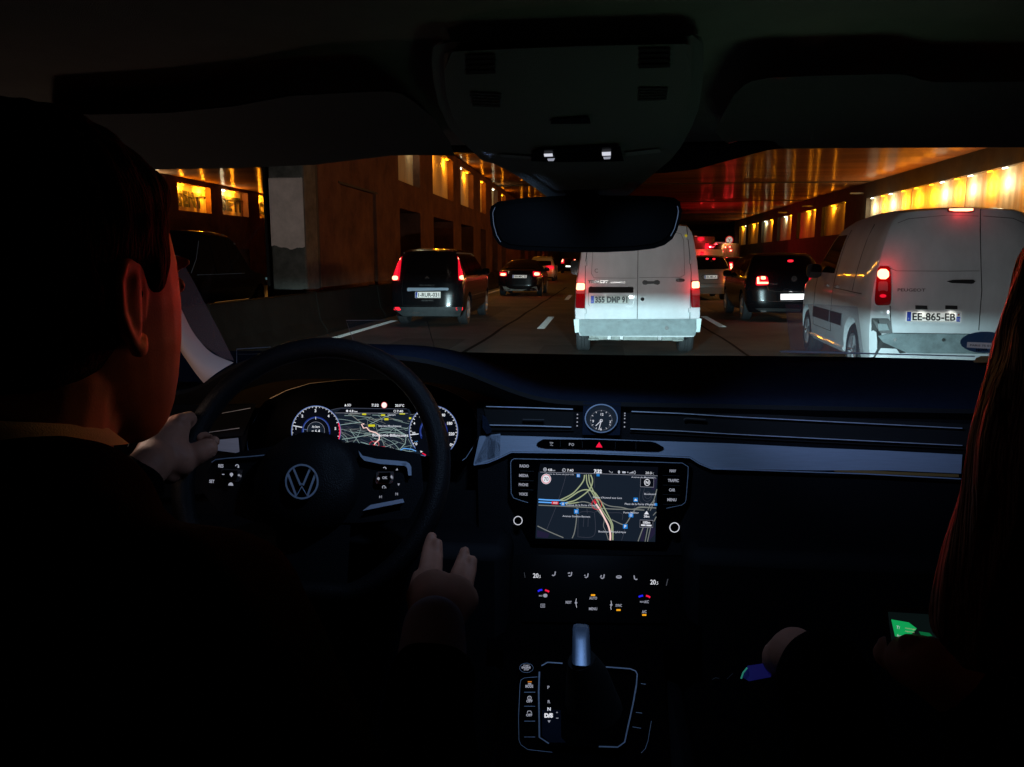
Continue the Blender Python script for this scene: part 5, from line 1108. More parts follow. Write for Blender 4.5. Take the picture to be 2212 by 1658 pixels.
def gauge(name, cx, cy, rx, ry, a0, a1, nt_, labels, needle, redfrom=None):
    b = MB(); b.disc(CL, cx, cy, rx * 1.0, 'scr2', KC, .008, 60, ry=ry); b.ring(CL, cx, cy, rx, 6, 'ringblue', KC, .0085, a0=a0 - 12, a1=a1 + 12, ry=ry); b.ring(CL, cx, cy, rx * .975, 2.5, 'mapwhite', KC, .0087, a0=a0 - 8, a1=a1 + 8, ry=ry * .975)
    b.ring(CL, cx, cy, rx * .56, 10, 'gaugedim', KC, .0085, a0=a0, a1=a1, ry=ry * .56); b.ring(CL, cx, cy, rx * .53, 3, 'ringblue', KC, .0087, a0=a0 + 10, a1=a1 - 10, ry=ry * .53)
    for k in range(nt_ + 1):
        a = R(a0 + (a1 - a0) * k / nt_); big = (k % 4 == 0); q0 = .90 if big else .93
        b.stroke(CL, [(cx + rx * q0 * math.cos(a), cy + ry * q0 * math.sin(a)), (cx + rx * .97 * math.cos(a), cy + ry * .97 * math.sin(a))], 8 if big else 5, 'mapwhite', KC, .009)
    if redfrom: b.ring(CL, cx, cy, rx * .965, 12, 'red', KC, .0092, a0=redfrom, a1=a1 + 14, ry=ry * .965)
    for tx, x, y, h in labels: b.text(CL, tx, x, y + h / 2, h, 'mapwhite', KC, .0095, 0, 'C', .03)
    b.stroke(CL, needle, 9, 'mapwhite', KC, .0105)
    return b
b = gauge('rev', 497, 430, 268, 278, 168, 372, 24, [('1', 278, 396, 28), ('2', 347, 262, 28), ('3', 490, 205, 30), ('4', 633, 262, 28), ('5', 708, 399, 28)], [(250, 368), (345, 386)], 340)
b.disc(CL, 495, 425, 92, 'scr', KC, .0095, 40, ry=95); b.ring(CL, 495, 425, 95, 3, 'whitedim', KC, .0098, ry=98)
for tx, y, h, wp in (('Ab Start', 390, 22, 86), ('ø 6.4', 444, 34, 92), ('l/100km', 474, 18, 96)): b.text(CL, tx, 494, y, h, 'mapwhite', KC, .0105, 0, 'C', .015, wpx=wp)
b.stroke(CL, [(395, 412), (362, 406), (360, 440), (372, 475)], 5, 'ringblue', KC, .0098); b.stroke(CL, [(493, 272), (493, 300)], 5, 'mapwhite', KC, .0098)
b.build('rev_counter', clu, smooth=0)
b = gauge('speed', 1778, 430, 265, 278, 150, 393, 32, [('0', 1590, 566, 28), ('20', 1562, 450, 26), ('140', 1877, 252, 30), ('180', 1955, 342, 30), ('220', 1975, 457, 30), ('260', 1945, 575, 30), ('60', 1640, 265, 26), ('100', 1760, 215, 28), ('4', 1568, 342, 24)], [(1520, 468), (1615, 458)])
b.ring(CL, 1750, 430, 110, 6, 'gaugedim', KC, .0098, a0=150, a1=300); b.text(CL, 'km/h', 1590, 545, 12, 'road_b', KC, .01, 0, 'C')
b.dpoly(CL, [(1632, 640), (1662, 650), (1640, 662)], 'mapwhite', KC, .0105); b.stroke(CL, [(1655, 668), (1695, 690)], 12, 'red', KC, .0105)
b.build('speedometer', clu, smooth=0)
# ------------------------------------------------------------------ steering wheel
t28 = R(28); Vx = Vector((1, 0, 0)); Vz = Vector((0, math.sin(t28), math.cos(t28))); Vn = Vector((0, -math.cos(t28), math.sin(t28)))
def wp(r, a, l=0): return wc + Vx * (r * math.cos(a)) + Vz * (r * math.sin(a)) + Vn * l
path = []
for i in range(72):
    a = 2 * math.pi * i / 72; rr = .1785
    if math.sin(a) < -.90: rr = .1785 * .90 / -math.sin(a)
    path.append(wp(rr, a))
b = MB(); b.tube(path, .0146, 'leather', 16, closed=True, flat=1.1); sw = b.build('steering_wheel', car, smooth=80)
sw.name = 'steering_wheel'
b = MB(); b.dprism(WP, [(470, 1000), (520, 985), (600, 972), (760, 965), (830, 975), (900, 990), (905, 1060), (880, 1110), (780, 1120), (560, 1120), (470, 1090), (440, 1050)], -.022, 'plastic', ID, .0); b.build('spoke', sw, bevel=.006)
b = MB(); b.dprism(WP, [(600, 1100), (750, 1100), (740, 1260), (715, 1290), (640, 1290), (615, 1260)], -.02, 'plastic', ID, -.002); b.build('spoke', sw, bevel=.006)
b = MB(); b.lathe([(.075, -.025), (.073, .004), (.066, .020), (.050, .031), (.03, .036), (0, .037)], WP.at(664, 1047, 0), Vn, 'leather', 48); ab = b.build('airbag_cover', sw, smooth=80)
b = MB(); b.stroke(WP, [(1335, 1048), (1395, 1006), (1560, 986), (1900, 960), (2200, 932)], 14, 'chrome', KH, .004, th=.004); b.build('chrome_trim', sw, smooth=0)
b = MB(); b.dprism(WP, [(975, 668), (1000, 700), (1150, 735), (1480, 765), (1470, 800), (1200, 780), (1030, 745), (985, 700)], .005, 'chrome', KC, .003)
b.dprism(WP, [(1480, 765), (1512, 785), (1530, 820), (1532, 905), (1508, 905), (1500, 840), (1486, 810), (1440, 790)], .005, 'chrome', KC, .003); b.build('chrome_trim', sw, bevel=.001)
b = MB(); b.dprism(WP, [(1425, 1002), (1455, 980), (1640, 945), (1645, 958)], .005, 'chrome', K4, .003); b.build('chrome_trim', sw, bevel=.001)
EP = Plane(WP.at(652, 1045, .037), Vn)
b = MB(); KE = K4
b.ring(EP, 1052, 840, 93, 11, 'chrome', KE, .002, th=.004, ry=98, n=48); b.disc(EP, 1052, 840, 90, 'piano', KE, .001, ry=95)
b.stroke(EP, [(1003, 762), (1045, 862), (1052, 850)], 12, 'chrome', KE, .002, th=.003); b.stroke(EP, [(1101, 762), (1059, 862), (1052, 850)], 12, 'chrome', KE, .002, th=.003)
b.stroke(EP, [(972, 795), (1020, 925), (1052, 868), (1084, 925), (1132, 795)], 14, 'chrome', KE, .002, th=.003); b.build('emblem', sw, smooth=0)
b = MB()
for tx, x, y, h, wpx_ in (('RES', 564, 756, 18, 30), ('SET', 511, 846, 18, 30)): b.text(WP, tx, x, y, h, 'whitedim', K4, .006, 3, 'L', .03, wpx=wpx_)
b.build('lettering', sw, smooth=0)
b = MB(); b.dprism(WP, [(585, 772), (595, 768), (705, 774), (690, 832), (678, 838), (585, 826), (575, 815)], .006, 'badge', K4, .002); b.dprism(WP, [(592, 776), (672, 778), (668, 826), (590, 820), (580, 812)], .002, 'piano', K4, .0085); b.build('button', sw, bevel=.0008)
b = MB(); b.dprism(WP, [(1490, 790), (1500, 785), (1585, 783), (1588, 795), (1580, 840), (1570, 848), (1490, 848), (1486, 840)], .004, 'badge', K4, .002); b.dprism(WP, [(1508, 792), (1566, 790), (1562, 840), (1506, 841)], .002, 'piano', K4, .0065); b.build('button', sw, bevel=.0008)
b = MB()
b.disc(WP, 641, 798, 10, 'whitedim', K4, .0112, 12); b.stroke(WP, [(641, 798), (641, 812)], 5, 'whitedim', K4, .0112); b.stroke(WP, [(586, 797), (600, 798)], 5, 'whitedim', K4, .0112); b.stroke(WP, [(678, 802), (692, 803)], 5, 'whitedim', K4, .0112); b.stroke(WP, [(685, 796), (685, 809)], 4, 'whitedim', K4, .0112)
b.ring(WP, 674, 750, 9, 5, 'whitedim', K4, .006, a0=180, a1=400); b.stroke(WP, [(676, 754), (686, 757)], 6, 'whitedim', K4, .006); b.dpoly(WP, [(622, 862), (626, 850), (638, 844), (648, 850), (652, 864)], 'whitedim', K4, .006)
b.text(WP, 'OK', 1537, 824, 14, 'whitedim', K4, .009, 0, 'C', .03); b.disc(WP, 1500, 822, 8, 'whitedim', K4, .0085, 10); b.disc(WP, 1576, 812, 5, 'whitedim', K4, .0085, 10, ry=9)
b.ring(WP, 1536, 764, 8, 5, 'whitedim', K4, .006, a0=200, a1=380); b.dpoly(WP, [(1600, 774), (1614, 774), (1610, 760)], 'whitedim', K4, .006); b.dpoly(WP, [(1611, 851), (1625, 851), (1617, 865)], 'whitedim', K4, .006)
b.ring(WP, 1531, 872, 8, 4, 'whitedim', K4, .006, a0=120, a1=420); b.text(WP, '4', 1540, 880, 9, 'whitedim', K4, .006)
b.stroke(WP, [(1506, 922), (1506, 936)], 3, 'whitedim', K4, .006); b.stroke(WP, [(1519, 922), (1519, 936), (1509, 929), (1519, 922)], 2.5, 'whitedim', K4, .006)
b.stroke(WP, [(1612, 905), (1612, 920)], 3, 'whitedim', K4, .006); b.stroke(WP, [(1600, 905), (1600, 920), (1610, 912), (1600, 905)], 2.5, 'whitedim', K4, .006)
b.build('button_symbol', sw, smooth=0)
b = MB(); b.tube([wc + Vn * -.02, wc + Vn * -.26], [.05, .06], 'plastic', 16); b.build('steering_column', car)
# ------------------------------------------------------------------ climate panel
cm_ = MB(); cm_.dprism(KP, [(240, 195), (1340, 220), (1320, 600), (260, 590)], .003, 'piano', K6, .001); cl = cm_.build('climate_panel', car, bevel=.001)
b = MB()
for tx, x, y, h, wpx_ in (('20', 338, 271, 32, 40), ('20', 1197, 320, 34, 40)): b.text(KP, tx, x, y, h, 'mapwhite', K6, .006, 1, bold=.01, wpx=wpx_)
b.text(KP, ',5', 380, 272, 20, 'mapwhite', K6, .006, 1, wpx=14); b.text(KP, ',5', 1240, 321, 22, 'mapwhite', K6, .006, 1, wpx=14); b.build('temperature_display', cl, smooth=0)
b = MB()
def seatsym(x, y, f, dots=()):
    b.stroke(KP, [(x + 12 * f, y - 18), (x + 8 * f, y + 6), (x - 2 * f, y + 12), (x - 12 * f, y + 8)], 8, 'whitedim', K6, .006)
    for dx, dy in dots: b.disc(KP, x + dx, y + dy, 5, 'whitedim', K6, .006, 8)
seatsym(490, 244, 1); seatsym(610, 248, 1, ((-12, -10), (-4, -12))); seatsym(730, 258, 1, ((-12, -4),)); seatsym(848, 265, 1, ((-14, 0), (-10, -8))); seatsym(1090, 273, -1)
b.ring(KP, 967, 266, 18, 6, 'whitedim', K6, .006, ry=9); b.stroke(KP, [(955, 267), (980, 267)], 5, 'whitedim', K6, .006)
for tx, x, y, h, wpx_ in (('REST', 577, 460, 18, 44), ('AUTO', 750, 430, 19, 57), ('MENU', 748, 508, 19, 60), ('SYNC', 943, 483, 18, 46), ('MAX', 382, 408, 10, 26), ('MAX', 1122, 453, 11, 30), ('A/C', 1152, 457, 20, 34), ('A/C', 1136, 530, 20, 34)): b.text(KP, tx, x, y, h, 'whitedim', K6, .006, .5, bold=.03, wpx=wpx_)
b.ring(KP, 428, 402, 13, 5, 'whitedim', K6, .006, ry=11); b.dpoly(KP, [(414, 392), (442, 392), (434, 412), (421, 412)], 'whitedim', K6, .006)
b.stroke(KP, [(394, 464), (424, 464), (424, 488), (394, 488)], 4, 'whitedim', K6, .006, closed=True)
for x in (403, 410, 417): b.stroke(KP, [(x, 468), (x, 484)], 3, 'whitedim', K6, .006)
b.stroke(KP, [(657, 424), (652, 440), (654, 470), (658, 490)], 3, 'white', K6, .006); b.disc(KP, 653, 455, 9, 'whitedim', K6, .0062, 10); b.stroke(KP, [(909, 440), (913, 460), (908, 490), (911, 506)], 3, 'white', K6, .006); b.disc(KP, 911, 470, 9, 'whitedim', K6, .0062, 10)
b.stroke(KP, [(274, 232), (280, 272)], 3, 'whitefaint', K6, .006); b.stroke(KP, [(1326, 280), (1314, 330)], 6, 'whitefaint', K6, .006)
b.build('button_lettering', cl, smooth=0)
b = MB()
for x, y in ((778, 399), (964, 508), (1153, 544)): b.dpoly(KP, [(x - 15, y - 6), (x + 15, y - 6), (x + 15, y + 6), (x - 15, y + 6)], 'amber', K6, .006)
b.stroke(KP, [(374, 371), (390, 362), (406, 360)], 13, 'blue', K6, .006); b.stroke(KP, [(426, 362), (440, 366), (456, 374)], 13, 'red', K6, .006); b.stroke(KP, [(1112, 412), (1126, 406), (1144, 402)], 13, 'blue', K6, .006); b.stroke(KP, [(1166, 403), (1182, 407), (1196, 416)], 13, 'red', K6, .006)
b.build('indicator_light', cl, smooth=0)
# ------------------------------------------------------------------ gear selector and console switches
gs = MB(); gs.dprism(GP, [(395, 905), (445, 890), (1050, 935), (1105, 975), (1070, 1220), (1010, 1480), (940, 1520), (800, 1510), (470, 1495), (385, 1440), (380, 1100)], .004, 'piano', K6, .001); gsel = gs.build('gear_selector', car, bevel=.001)
b = MB(); b.stroke(GP, [(400, 916), (445, 891), (555, 898)], 9, 'chrome', K6, .006, th=.003); b.stroke(GP, [(835, 922), (1050, 938), (1090, 955), (1102, 978), (1095, 1060)], 9, 'chrome', K6, .006, th=.003)
b.stroke(GP, [(385, 960), (380, 1100), (385, 1440), (455, 1486)], 11, 'chrome', K6, .006, th=.003); b.stroke(GP, [(1095, 1060), (1070, 1200), (1030, 1380), (1010, 1475), (960, 1512), (820, 1508)], 11, 'chrome', K6, .006, th=.003); b.each('chrome_surround', gsel, smooth=0)
b = MB(); b.text(GP, 'P', 444, 1085, 22, 'whitedim', K6, .007, 0, bold=.02); b.text(GP, 'R', 446, 1190, 22, 'whitedim', K6, .007, 0, bold=.02); b.text(GP, 'N', 444, 1245, 24, 'white', K6, .007, 0, bold=.03); b.text(GP, 'D/S', 422, 1294, 28, 'mapwhite', K6, .007, 0, bold=.06, wpx=62)
b.text(GP, '+', 507, 1268, 20, 'whitedim', K6, .007, 0); b.stroke(GP, [(507, 1300), (524, 1300)], 5, 'whitedim', K6, .007); b.dpoly(GP, [(445, 1316), (467, 1316), (456, 1334)], 'whitedim', K6, .007); b.build('gate_lettering', gsel, smooth=0)
b = MB(); b.dprism(GP, [(405, 1240), (540, 1240), (545, 1440), (580, 1480), (460, 1478), (405, 1430)], .001, 'dash', K6, .0055); b.build('gate_plate', gsel, smooth=0)
kt = PY(1255, 1352, .97); kb = PY(1256, 1425, .93)
b = MB(); rows = []
for t, hw_, th in ((0, .007, .004), (.03, .0095, .008), (.08, .0108, .012), (.3, .0112, .014), (.7, .0118, .015), (1.0, .012, .016)):
    c = kt.lerp(kb, t); rows.append([c + Vector((hw_ * math.copysign(abs(math.cos(a)) ** .5, math.cos(a)), -th * math.copysign(abs(math.sin(a)) ** .6, math.sin(a)), 0)) for a in [2 * math.pi * k / 20 for k in range(20)]])
b.grid(rows, 'lever', cu=True); b.poly(rows[0], 'lever'); b.build('lever', gsel, smooth=60)
b = MB(); kb2 = GP.at(1282, 1535, .0); b.tube([kb, kb.lerp(kb2, .4) + Vector((0, 0, .01)), kb2], [.018, .026, .038], 'slot', 16); b.build('gaiter', gsel)
b = MB(); b.disc(GP, 290, 932, 50, 'piano', K6, .004, 32, ry=34, th=.008); ssb = b.build('start_button', car, bevel=.001)
b = MB(); b.ring(GP, 290, 932, 50, 3, 'chrome', K6, .0125, ry=34); b.text(GP, 'START', 290, 920, 11, 'whitedim', K6, .0125, 0, 'C', .03); b.text(GP, 'ENGINE', 288, 936, 14, 'whitedim', K6, .0125, 0, 'C', .04, wpx=66); b.text(GP, 'STOP', 290, 950, 11, 'whitedim', K6, .0125, 0, 'C', .03); b.build('button_lettering', ssb, smooth=0)
sbk = MB(); sbk.dprism(GP, [(245, 1015), (270, 1003), (372, 998), (372, 1460), (420, 1520), (300, 1520), (240, 1480)], .003, 'piano', K6, .001); sbank = sbk.build('switch_bank', car, bevel=.001)
b = MB(); b.stroke(GP, [(370, 998), (275, 1005), (250, 1020), (243, 1050), (232, 1300), (235, 1460), (250, 1495), (300, 1530), (480, 1550)], 4, 'chrome', K6, .005, th=.002)
for y in (1110, 1213, 1322, 1438): b.stroke(GP, [(273, y), (354, y)], 5, 'chrome', K6, .005, th=.001)
b.build('chrome_edge', sbank, smooth=0)
b = MB(); b.text(GP, 'MODE', 311, 1076, 20, 'whitedim', K6, .006, 0, 'C', .04, wpx=56); b.dpoly(GP, [(300, 1052), (304, 1044), (324, 1044), (328, 1054)], 'whitedim', K6, .006); b.text(GP, 'OFF', 312, 1184, 18, 'whitedim', K6, .006, 0, 'C', .04, wpx=44); b.ring(GP, 312, 1152, 13, 5, 'whitedim', K6, .006); b.text(GP, 'A', 312, 1158, 11, 'whitedim', K6, .0065, 0, 'C')
b.text(GP, 'OFF', 310, 1286, 18, 'whitedim', K6, .006, 0, 'C', .04, wpx=44); b.stroke(GP, [(296, 1262), (300, 1248), (322, 1248), (328, 1264)], 5, 'whitedim', K6, .006); b.build('switch_lettering', sbank, smooth=0)
b = MB(); b.dpoly(GP, [(300, 1030), (328, 1030), (328, 1038), (300, 1038)], mat('orange indicator', (0, 0, 0), .5, emit=(1, .3, .02), es=.5), K6, .0065); b.build('indicator_light', sbank, smooth=0)
b = MB()
for a, c in (((1128, 1046), (1165, 1052)), ((1092, 1258), (1138, 1263)), ((1068, 1364), (1130, 1374))): b.stroke(GP, [a, c], 5, 'chrome', K6, .005, th=.001)
b.stroke(GP, [(1205, 1320), (1180, 1470), (1160, 1525), (1130, 1555)], 4, 'chrome', K6, .005, th=.002); b.build('console_edge', car, smooth=0)
# ------------------------------------------------------------------ roof lining, overhead console, visors, mirror
b = MB(); rows = []
for y, z in ((-.6, 1.49), (-.3, 1.515), (0, 1.528), (.3, 1.532), (.55, 1.53), (.7, 1.524), (.85, 1.514), (.97, 1.502), (1.03, 1.494)):
    rows.append([Vector((x, y + (.0 if y < .9 else -.10 * (abs(x) / .62) ** 2), z - .006 * (abs(x) / .5) ** 3)) for x in [-.64 + 1.28 * i / 32 for i in range(33)]])
b.grid(rows, 'liner'); b.grid([[p + Vector((0, 0, .03)) for p in r_] for r_ in rows], 'slot'); b.grid([[p + Vector((0, .001, .03)) for p in rows[-1]], [p + Vector((0, .001, -.003)) for p in rows[-1]]], 'slot'); b.build('headliner', car, smooth=60)
edge_top = rows[-1]
outer = [(345, 280), (375, 256), (420, 248), (1100, 228), (1820, 212), (1858, 225), (1870, 265), (1866, 480), (1845, 640), (1800, 760), (1745, 860), (1690, 930), (1560, 1040), (1420, 1160), (1020, 1165), (850, 1040), (690, 955), (620, 935), (500, 820), (430, 740), (375, 620), (345, 480), (335, 360)]
inner = [(405, 320), (440, 303), (800, 285), (1300, 268), (1780, 258), (1800, 270), (1808, 320), (1800, 520), (1770, 680), (1720, 800), (1650, 900), (1500, 1000), (1400, 1100), (1040, 1110), (900, 1010), (660, 930), (520, 800), (450, 680), (415, 560), (402, 420)]
b = MB(); b.dprism(OP, outer, -.010, 'console', K2c, .0); oc = b.build('overhead_console', car, bevel=.004)
b = MB(); b.dprism(OP, inner, .006, 'console', K2c, .0005); ocp = b.build('console_cover', oc, bevel=.004)
for q, n_, dim in (([(508, 322), (680, 318), (683, 440), (512, 445)], 4, 1), ([(1522, 284), (1704, 282), (1702, 404), (1520, 410)], 4, 1), ([(535, 540), (715, 550), (710, 635), (550, 628)], 5, 0), ([(1520, 515), (1690, 515), (1680, 590), (1515, 598)], 5, 0)):
    b = MB()
    for k in range(n_):
        f0 = k / n_ + .02; f1 = (k + .72) / n_; bl = lambda u, f: ((q[0][0] * (1 - f) + q[3][0] * f) * (1 - u) + (q[1][0] * (1 - f) + q[2][0] * f) * u, (q[0][1] * (1 - f) + q[3][1] * f) * (1 - u) + (q[1][1] * (1 - f) + q[2][1] * f) * u)
        b.dprism(OP, [bl(0, f0), bl(1, f0), bl(1, f1), bl(0, f1)], .002, 'slot' if dim else 'visor', K2c, .006)
    b.build('speaker_grille', oc, smooth=0)
b = MB(); b.dprism(OP, [(1005, 700), (1225, 692), (1232, 722), (1010, 724)], .003, 'plastic', K2c, .006); b.build('sunroof_switch', oc, bevel=.001)
for q in ([(705, 902), (890, 915), (905, 932), (720, 920)], [(1440, 893), (1640, 870), (1650, 892), (1440, 915)]):
    b = MB(); b.dprism(OP, q, .002, mat('frosted lamp lens', (.25, .27, .26), .5), K2c, .006); b.build('reading_lamp', oc, smooth=0)
b = MB(); b.dprism(OP, [(900, 880), (1400, 862), (1420, 940), (1060, 945), (900, 940)], .004, 'piano', K2c, .0062); b.build('switch_panel', oc, bevel=.002)
for pts, lamp in (([(965, 900), (1015, 898), (1018, 915), (968, 917)], 1), ([(985, 928), (1030, 926), (1022, 942), (990, 942)], 0), ([(1304, 890), (1356, 888), (1356, 910), (1306, 912)], 1), ([(1312, 918), (1356, 916), (1352, 930), (1316, 932)], 0)):
    b = MB(); b.dpoly(OP, pts, 'white' if lamp else 'whitedim', K2c, .0115); b.build('lit_switch_symbol', oc, smooth=0)
for x, e_ in ((992, 2.9), (1332, 1.9)):
    p = OP.at(*K2c(x, 1095), .03); light('SPOT', p, e_, (.38, .60, 1.0), car, .012, (-.6 if x < 1000 else .45, .9 if x < 1000 else .5, -1), 112, .9, name='ambient_fill_light')
for px_, dx_ in ((650, -.75), (1672, .75)):
    p = OP.at(*K2c(px_, 915), .012); light('SPOT', p, 2.2 if dx_ < 0 else 5.0, (.38, .54, 1.0), car, .012, (dx_, 1, -.58), 50, 1.0, name='ambient_fill_light')  # this second pair is added to wash the dashboard top in blue
# sun visors
for o_, K_ in (([(1130, 512), (1250, 490), (1400, 462), (1700, 446), (1860, 440), (1930, 452), (1990, 490), (2060, 570), (2140, 680), (2165, 745), (2000, 742), (1870, 745), (1500, 790), (1100, 806), (760, 812), (300, 815), (300, 560), (800, 545)], KL),
               ([(262, 840), (300, 760), (380, 610), (430, 545), (480, 518), (600, 494), (1000, 480), (1400, 472), (1480, 480), (1560, 508), (1650, 524), (2300, 526), (2300, 935), (1600, 938), (700, 942), (670, 928), (640, 900), (560, 890), (420, 890), (330, 905)], K3b)):
    b = MB(); b.dprism(VPl, o_, -.014, 'visor', K_, .006); b.build('sun_visor', car, bevel=.006, seg=3)
# mirror
MPl = Plane(PY(1265, 485, .97), (-.12, -.985, -.10))
mo = [(42, 560), (50, 530), (90, 503), (280, 478), (480, 466), (760, 460), (1050, 463), (1250, 468), (1340, 477), (1370, 498), (1380, 545), (1372, 600), (1350, 680), (1318, 735), (1270, 772), (1200, 795), (1060, 812), (850, 822), (620, 822), (420, 815), (240, 808), (150, 796), (100, 770), (70, 720), (48, 640)]
b = MB(); b.dprism(MPl, mo, -.035, 'mirror_shell', K2, 0); mi = b.build('rear_view_mirror', car, bevel=.004, seg=3)
cxm = sum(p[0] for p in mo) / len(mo); cym = sum(p[1] for p in mo) / len(mo)
ins = [(cxm + (p[0] - cxm) * .975, cym + (p[1] - cym) * .94) for p in mo]
b = MB(); b.dpoly(MPl, ins, 'mirror_glass', K2, .0012); b.build('mirror_glass', mi, smooth=0)
b = MB(); b.stroke(MPl, [(60, 520), (42, 560), (50, 650), (72, 725), (100, 772)], 5, 'badge', K2, .001); b.stroke(MPl, [(1374, 510), (1382, 550), (1374, 600), (1352, 680), (1325, 730)], 6, 'badge', K2, .001); b.build('mirror_edge', mi, smooth=0)
b = MB(); a0_ = PY(1250, 415, 1.0); b.tube([PY(1255, 400, 1.03), PY(1262, 440, 1.01), PY(1265, 485, .99)], [.03, .018, .014], 'mirror_shell', 12); b.build('mirror_stem', mi)
# ------------------------------------------------------------------ windscreen
top = edge_top; rows = []; NX = 32
basep = [Vector((x * 1.30, ybase(x * 1.30), zbase(x * 1.30) + .002)) for x in [-.64 + 1.28 * i / 32 for i in range(33)]]
for j in range(13):
    t = j / 12; rows.append([a.lerp(c, t) + Vector((0, .02, .03)) * math.sin(math.pi * t) for a, c in zip(top, basep)])
b = MB(); b.grid(rows, 'glass'); ws = b.build('windscreen', car, smooth=60)
b = MB(); fr_ = []
for i in range(33):
    x = top[i].x; w_ = .015 + .10 * math.exp(-((x - .03) / .14) ** 4); n_ = w_
    fr_.append((top[i] + Vector((0, 0, -.002)), top[i].lerp(rows[4][i], w_ * 2.2) + Vector((0, -.003, -.004))))
b.grid([[f[0] for f in fr_], [f[1] for f in fr_]], 'slot'); b.build('black_band', ws, smooth=60)
WS = Plane(rows[11][20], (rows[11][22] - rows[11][18]).cross(rows[12][20] - rows[9][20]))
if WS.n[1] > 0: WS.n = -WS.n
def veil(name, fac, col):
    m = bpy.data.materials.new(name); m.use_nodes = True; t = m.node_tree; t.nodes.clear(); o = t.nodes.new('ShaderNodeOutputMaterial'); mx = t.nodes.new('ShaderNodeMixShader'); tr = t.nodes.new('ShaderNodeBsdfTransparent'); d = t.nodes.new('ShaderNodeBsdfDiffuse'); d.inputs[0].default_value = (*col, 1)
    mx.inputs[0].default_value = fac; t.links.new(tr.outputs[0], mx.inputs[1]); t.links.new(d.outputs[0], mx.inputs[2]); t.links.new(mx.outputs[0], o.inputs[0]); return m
SP = Plane((0, 1.70, 1.15), (0, -.75, .66))
b = MB(); b.dprism(SP, [(465, 1150), (700, 1152), (960, 1170), (1000, 1488), (505, 1490)], .001, veil('pale reflection veil', .22, (.8, .7, .75)), K3, 0); b.build('paper_reflection', car, smooth=0)  # a paper's reflection in the windscreen, put into a pale translucent sheet
b = MB(); b.dprism(SP, [(425, 1472), (470, 1468), (1100, 1486), (1760, 1504), (1760, 1512), (1100, 1496), (440, 1482)], .004, mat('bright strip', (.85, .85, .85), .3, emit=(.7, .72, .75), es=.0, coat=.5), K3, .002); b.build('base_reflection_strip', car, smooth=0)  # bright reflection along the windscreen base, put into a pale strip
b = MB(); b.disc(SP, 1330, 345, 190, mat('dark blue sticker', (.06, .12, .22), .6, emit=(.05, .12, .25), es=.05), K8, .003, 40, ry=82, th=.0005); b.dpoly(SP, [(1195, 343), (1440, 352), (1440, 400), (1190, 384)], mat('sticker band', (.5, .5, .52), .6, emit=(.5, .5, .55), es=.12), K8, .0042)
b.text(SP, 'PARIS 75 016', 1215, 374, 14, 'badgedark', K8, .0046, 2, bold=.02, wpx=180); b.text(SP, 'NOVA', 1262, 414, 20, 'slot', K8, .0046, -2, bold=.04, wpx=90); b.build('oval_sticker', car, smooth=0)
b = MB(); HP = Plane((0, 1.36, 1.2), (0, -.92, -.38)); b.dprism(HP, [(1232, 1083), (1705, 1085), (1762, 1290), (1310, 1290)], .002, veil('head-up glass', .015, (.3, .4, .6)), K1, 0); hud = b.build('head_up_glass', car, smooth=0)
b = MB(); b.stroke(HP, [(1310, 1290), (1255, 1150), (1232, 1083), (1460, 1082)], 3, mat('glass edge', (.35, .25, .22), .4), K1, .003); b.stroke(HP, [(1705, 1085), (1730, 1180), (1762, 1290)], 3, 'badgedark', K1, .003); b.build('glass_rim', hud, smooth=0)
b = MB(); TP = Plane((0, 1.44, 1.18), (0, -1, 0)); b.stroke(TP, [(672, 150), (672, 66), (870, 54)], 5, mat('faint tray rim', (.22, .24, .28), .5), K4, 0, th=.003); b.stroke(TP, [(680, 96), (800, 94)], 4, 'badgedark', K4, 0, th=.003); b.build('tray_rim', car, smooth=0)
# pillars
def pillar(sd, name='windscreen_pillar'):
    b = MB(); rows = []
    ctr = [(-.80, 1.44, 1.08, .075), (-.792, 1.40, 1.16, .060), (-.79, 1.33, 1.24, .052), (-.755, 1.2, 1.35, .05), (-.70, 1.05, 1.44, .05), (-.64, .9, 1.50, .06)]
    for x, y, z, r_ in ctr: rows.append([Vector((sd * -1 * (x + r_ * math.cos(a)), y + r_ * .8 * math.sin(a), z)) for a in [2 * math.pi * k / 16 for k in range(16)]])
    b.grid(rows, 'pillartrim', cu=True); return b
APl = Plane((0, 1.40, 1.2), (0, -1, 0))
pillar(1).build('windscreen_pillar', car, smooth=60)
def cat(P, n=6):
    P = [P[0]] + list(P) + [P[-1]]; out = []
    for i in range(1, len(P) - 2):
        for k in range(n):
            t = k / n; f = lambda a: .5 * (2 * P[i][a] + (P[i + 1][a] - P[i - 1][a]) * t + (2 * P[i - 1][a] - 5 * P[i][a] + 4 * P[i + 1][a] - P[i + 2][a]) * t * t + (3 * P[i][a] - P[i - 1][a] - 3 * P[i + 1][a] + P[i + 2][a]) * t ** 3)
            out.append((f(0), f(1)))
    return out + [P[-1]]
Lx = cat([(300, 540), (352, 640), (375, 705), (387, 752), (406, 783), (425, 810), (441, 829)]); Rx = cat([(338, 560), (391, 667), (414, 713), (437, 744), (456, 762), (479, 774), (505, 784)])
b = MB(); rows = []
for i, ((a, c), (d, e)) in enumerate(zip(Lx, Rx)):
    g = i / (len(Lx) - 1); p = PY(a, c, 1.14 + .05 * g); q = PY(d, e, 1.17 + .06 * g); m2_ = (p + q) / 2 + Vector((.006, -.030, .004)); r3 = []
    for k in range(11):
        t = k / 10; r3.append(p * (1 - t) ** 2 + m2_ * (2 * t * (1 - t)) + q * t * t)
    rows.append(r3)
b.grid(rows, 'pillartrim'); b.build('windscreen_pillar', car, smooth=80)
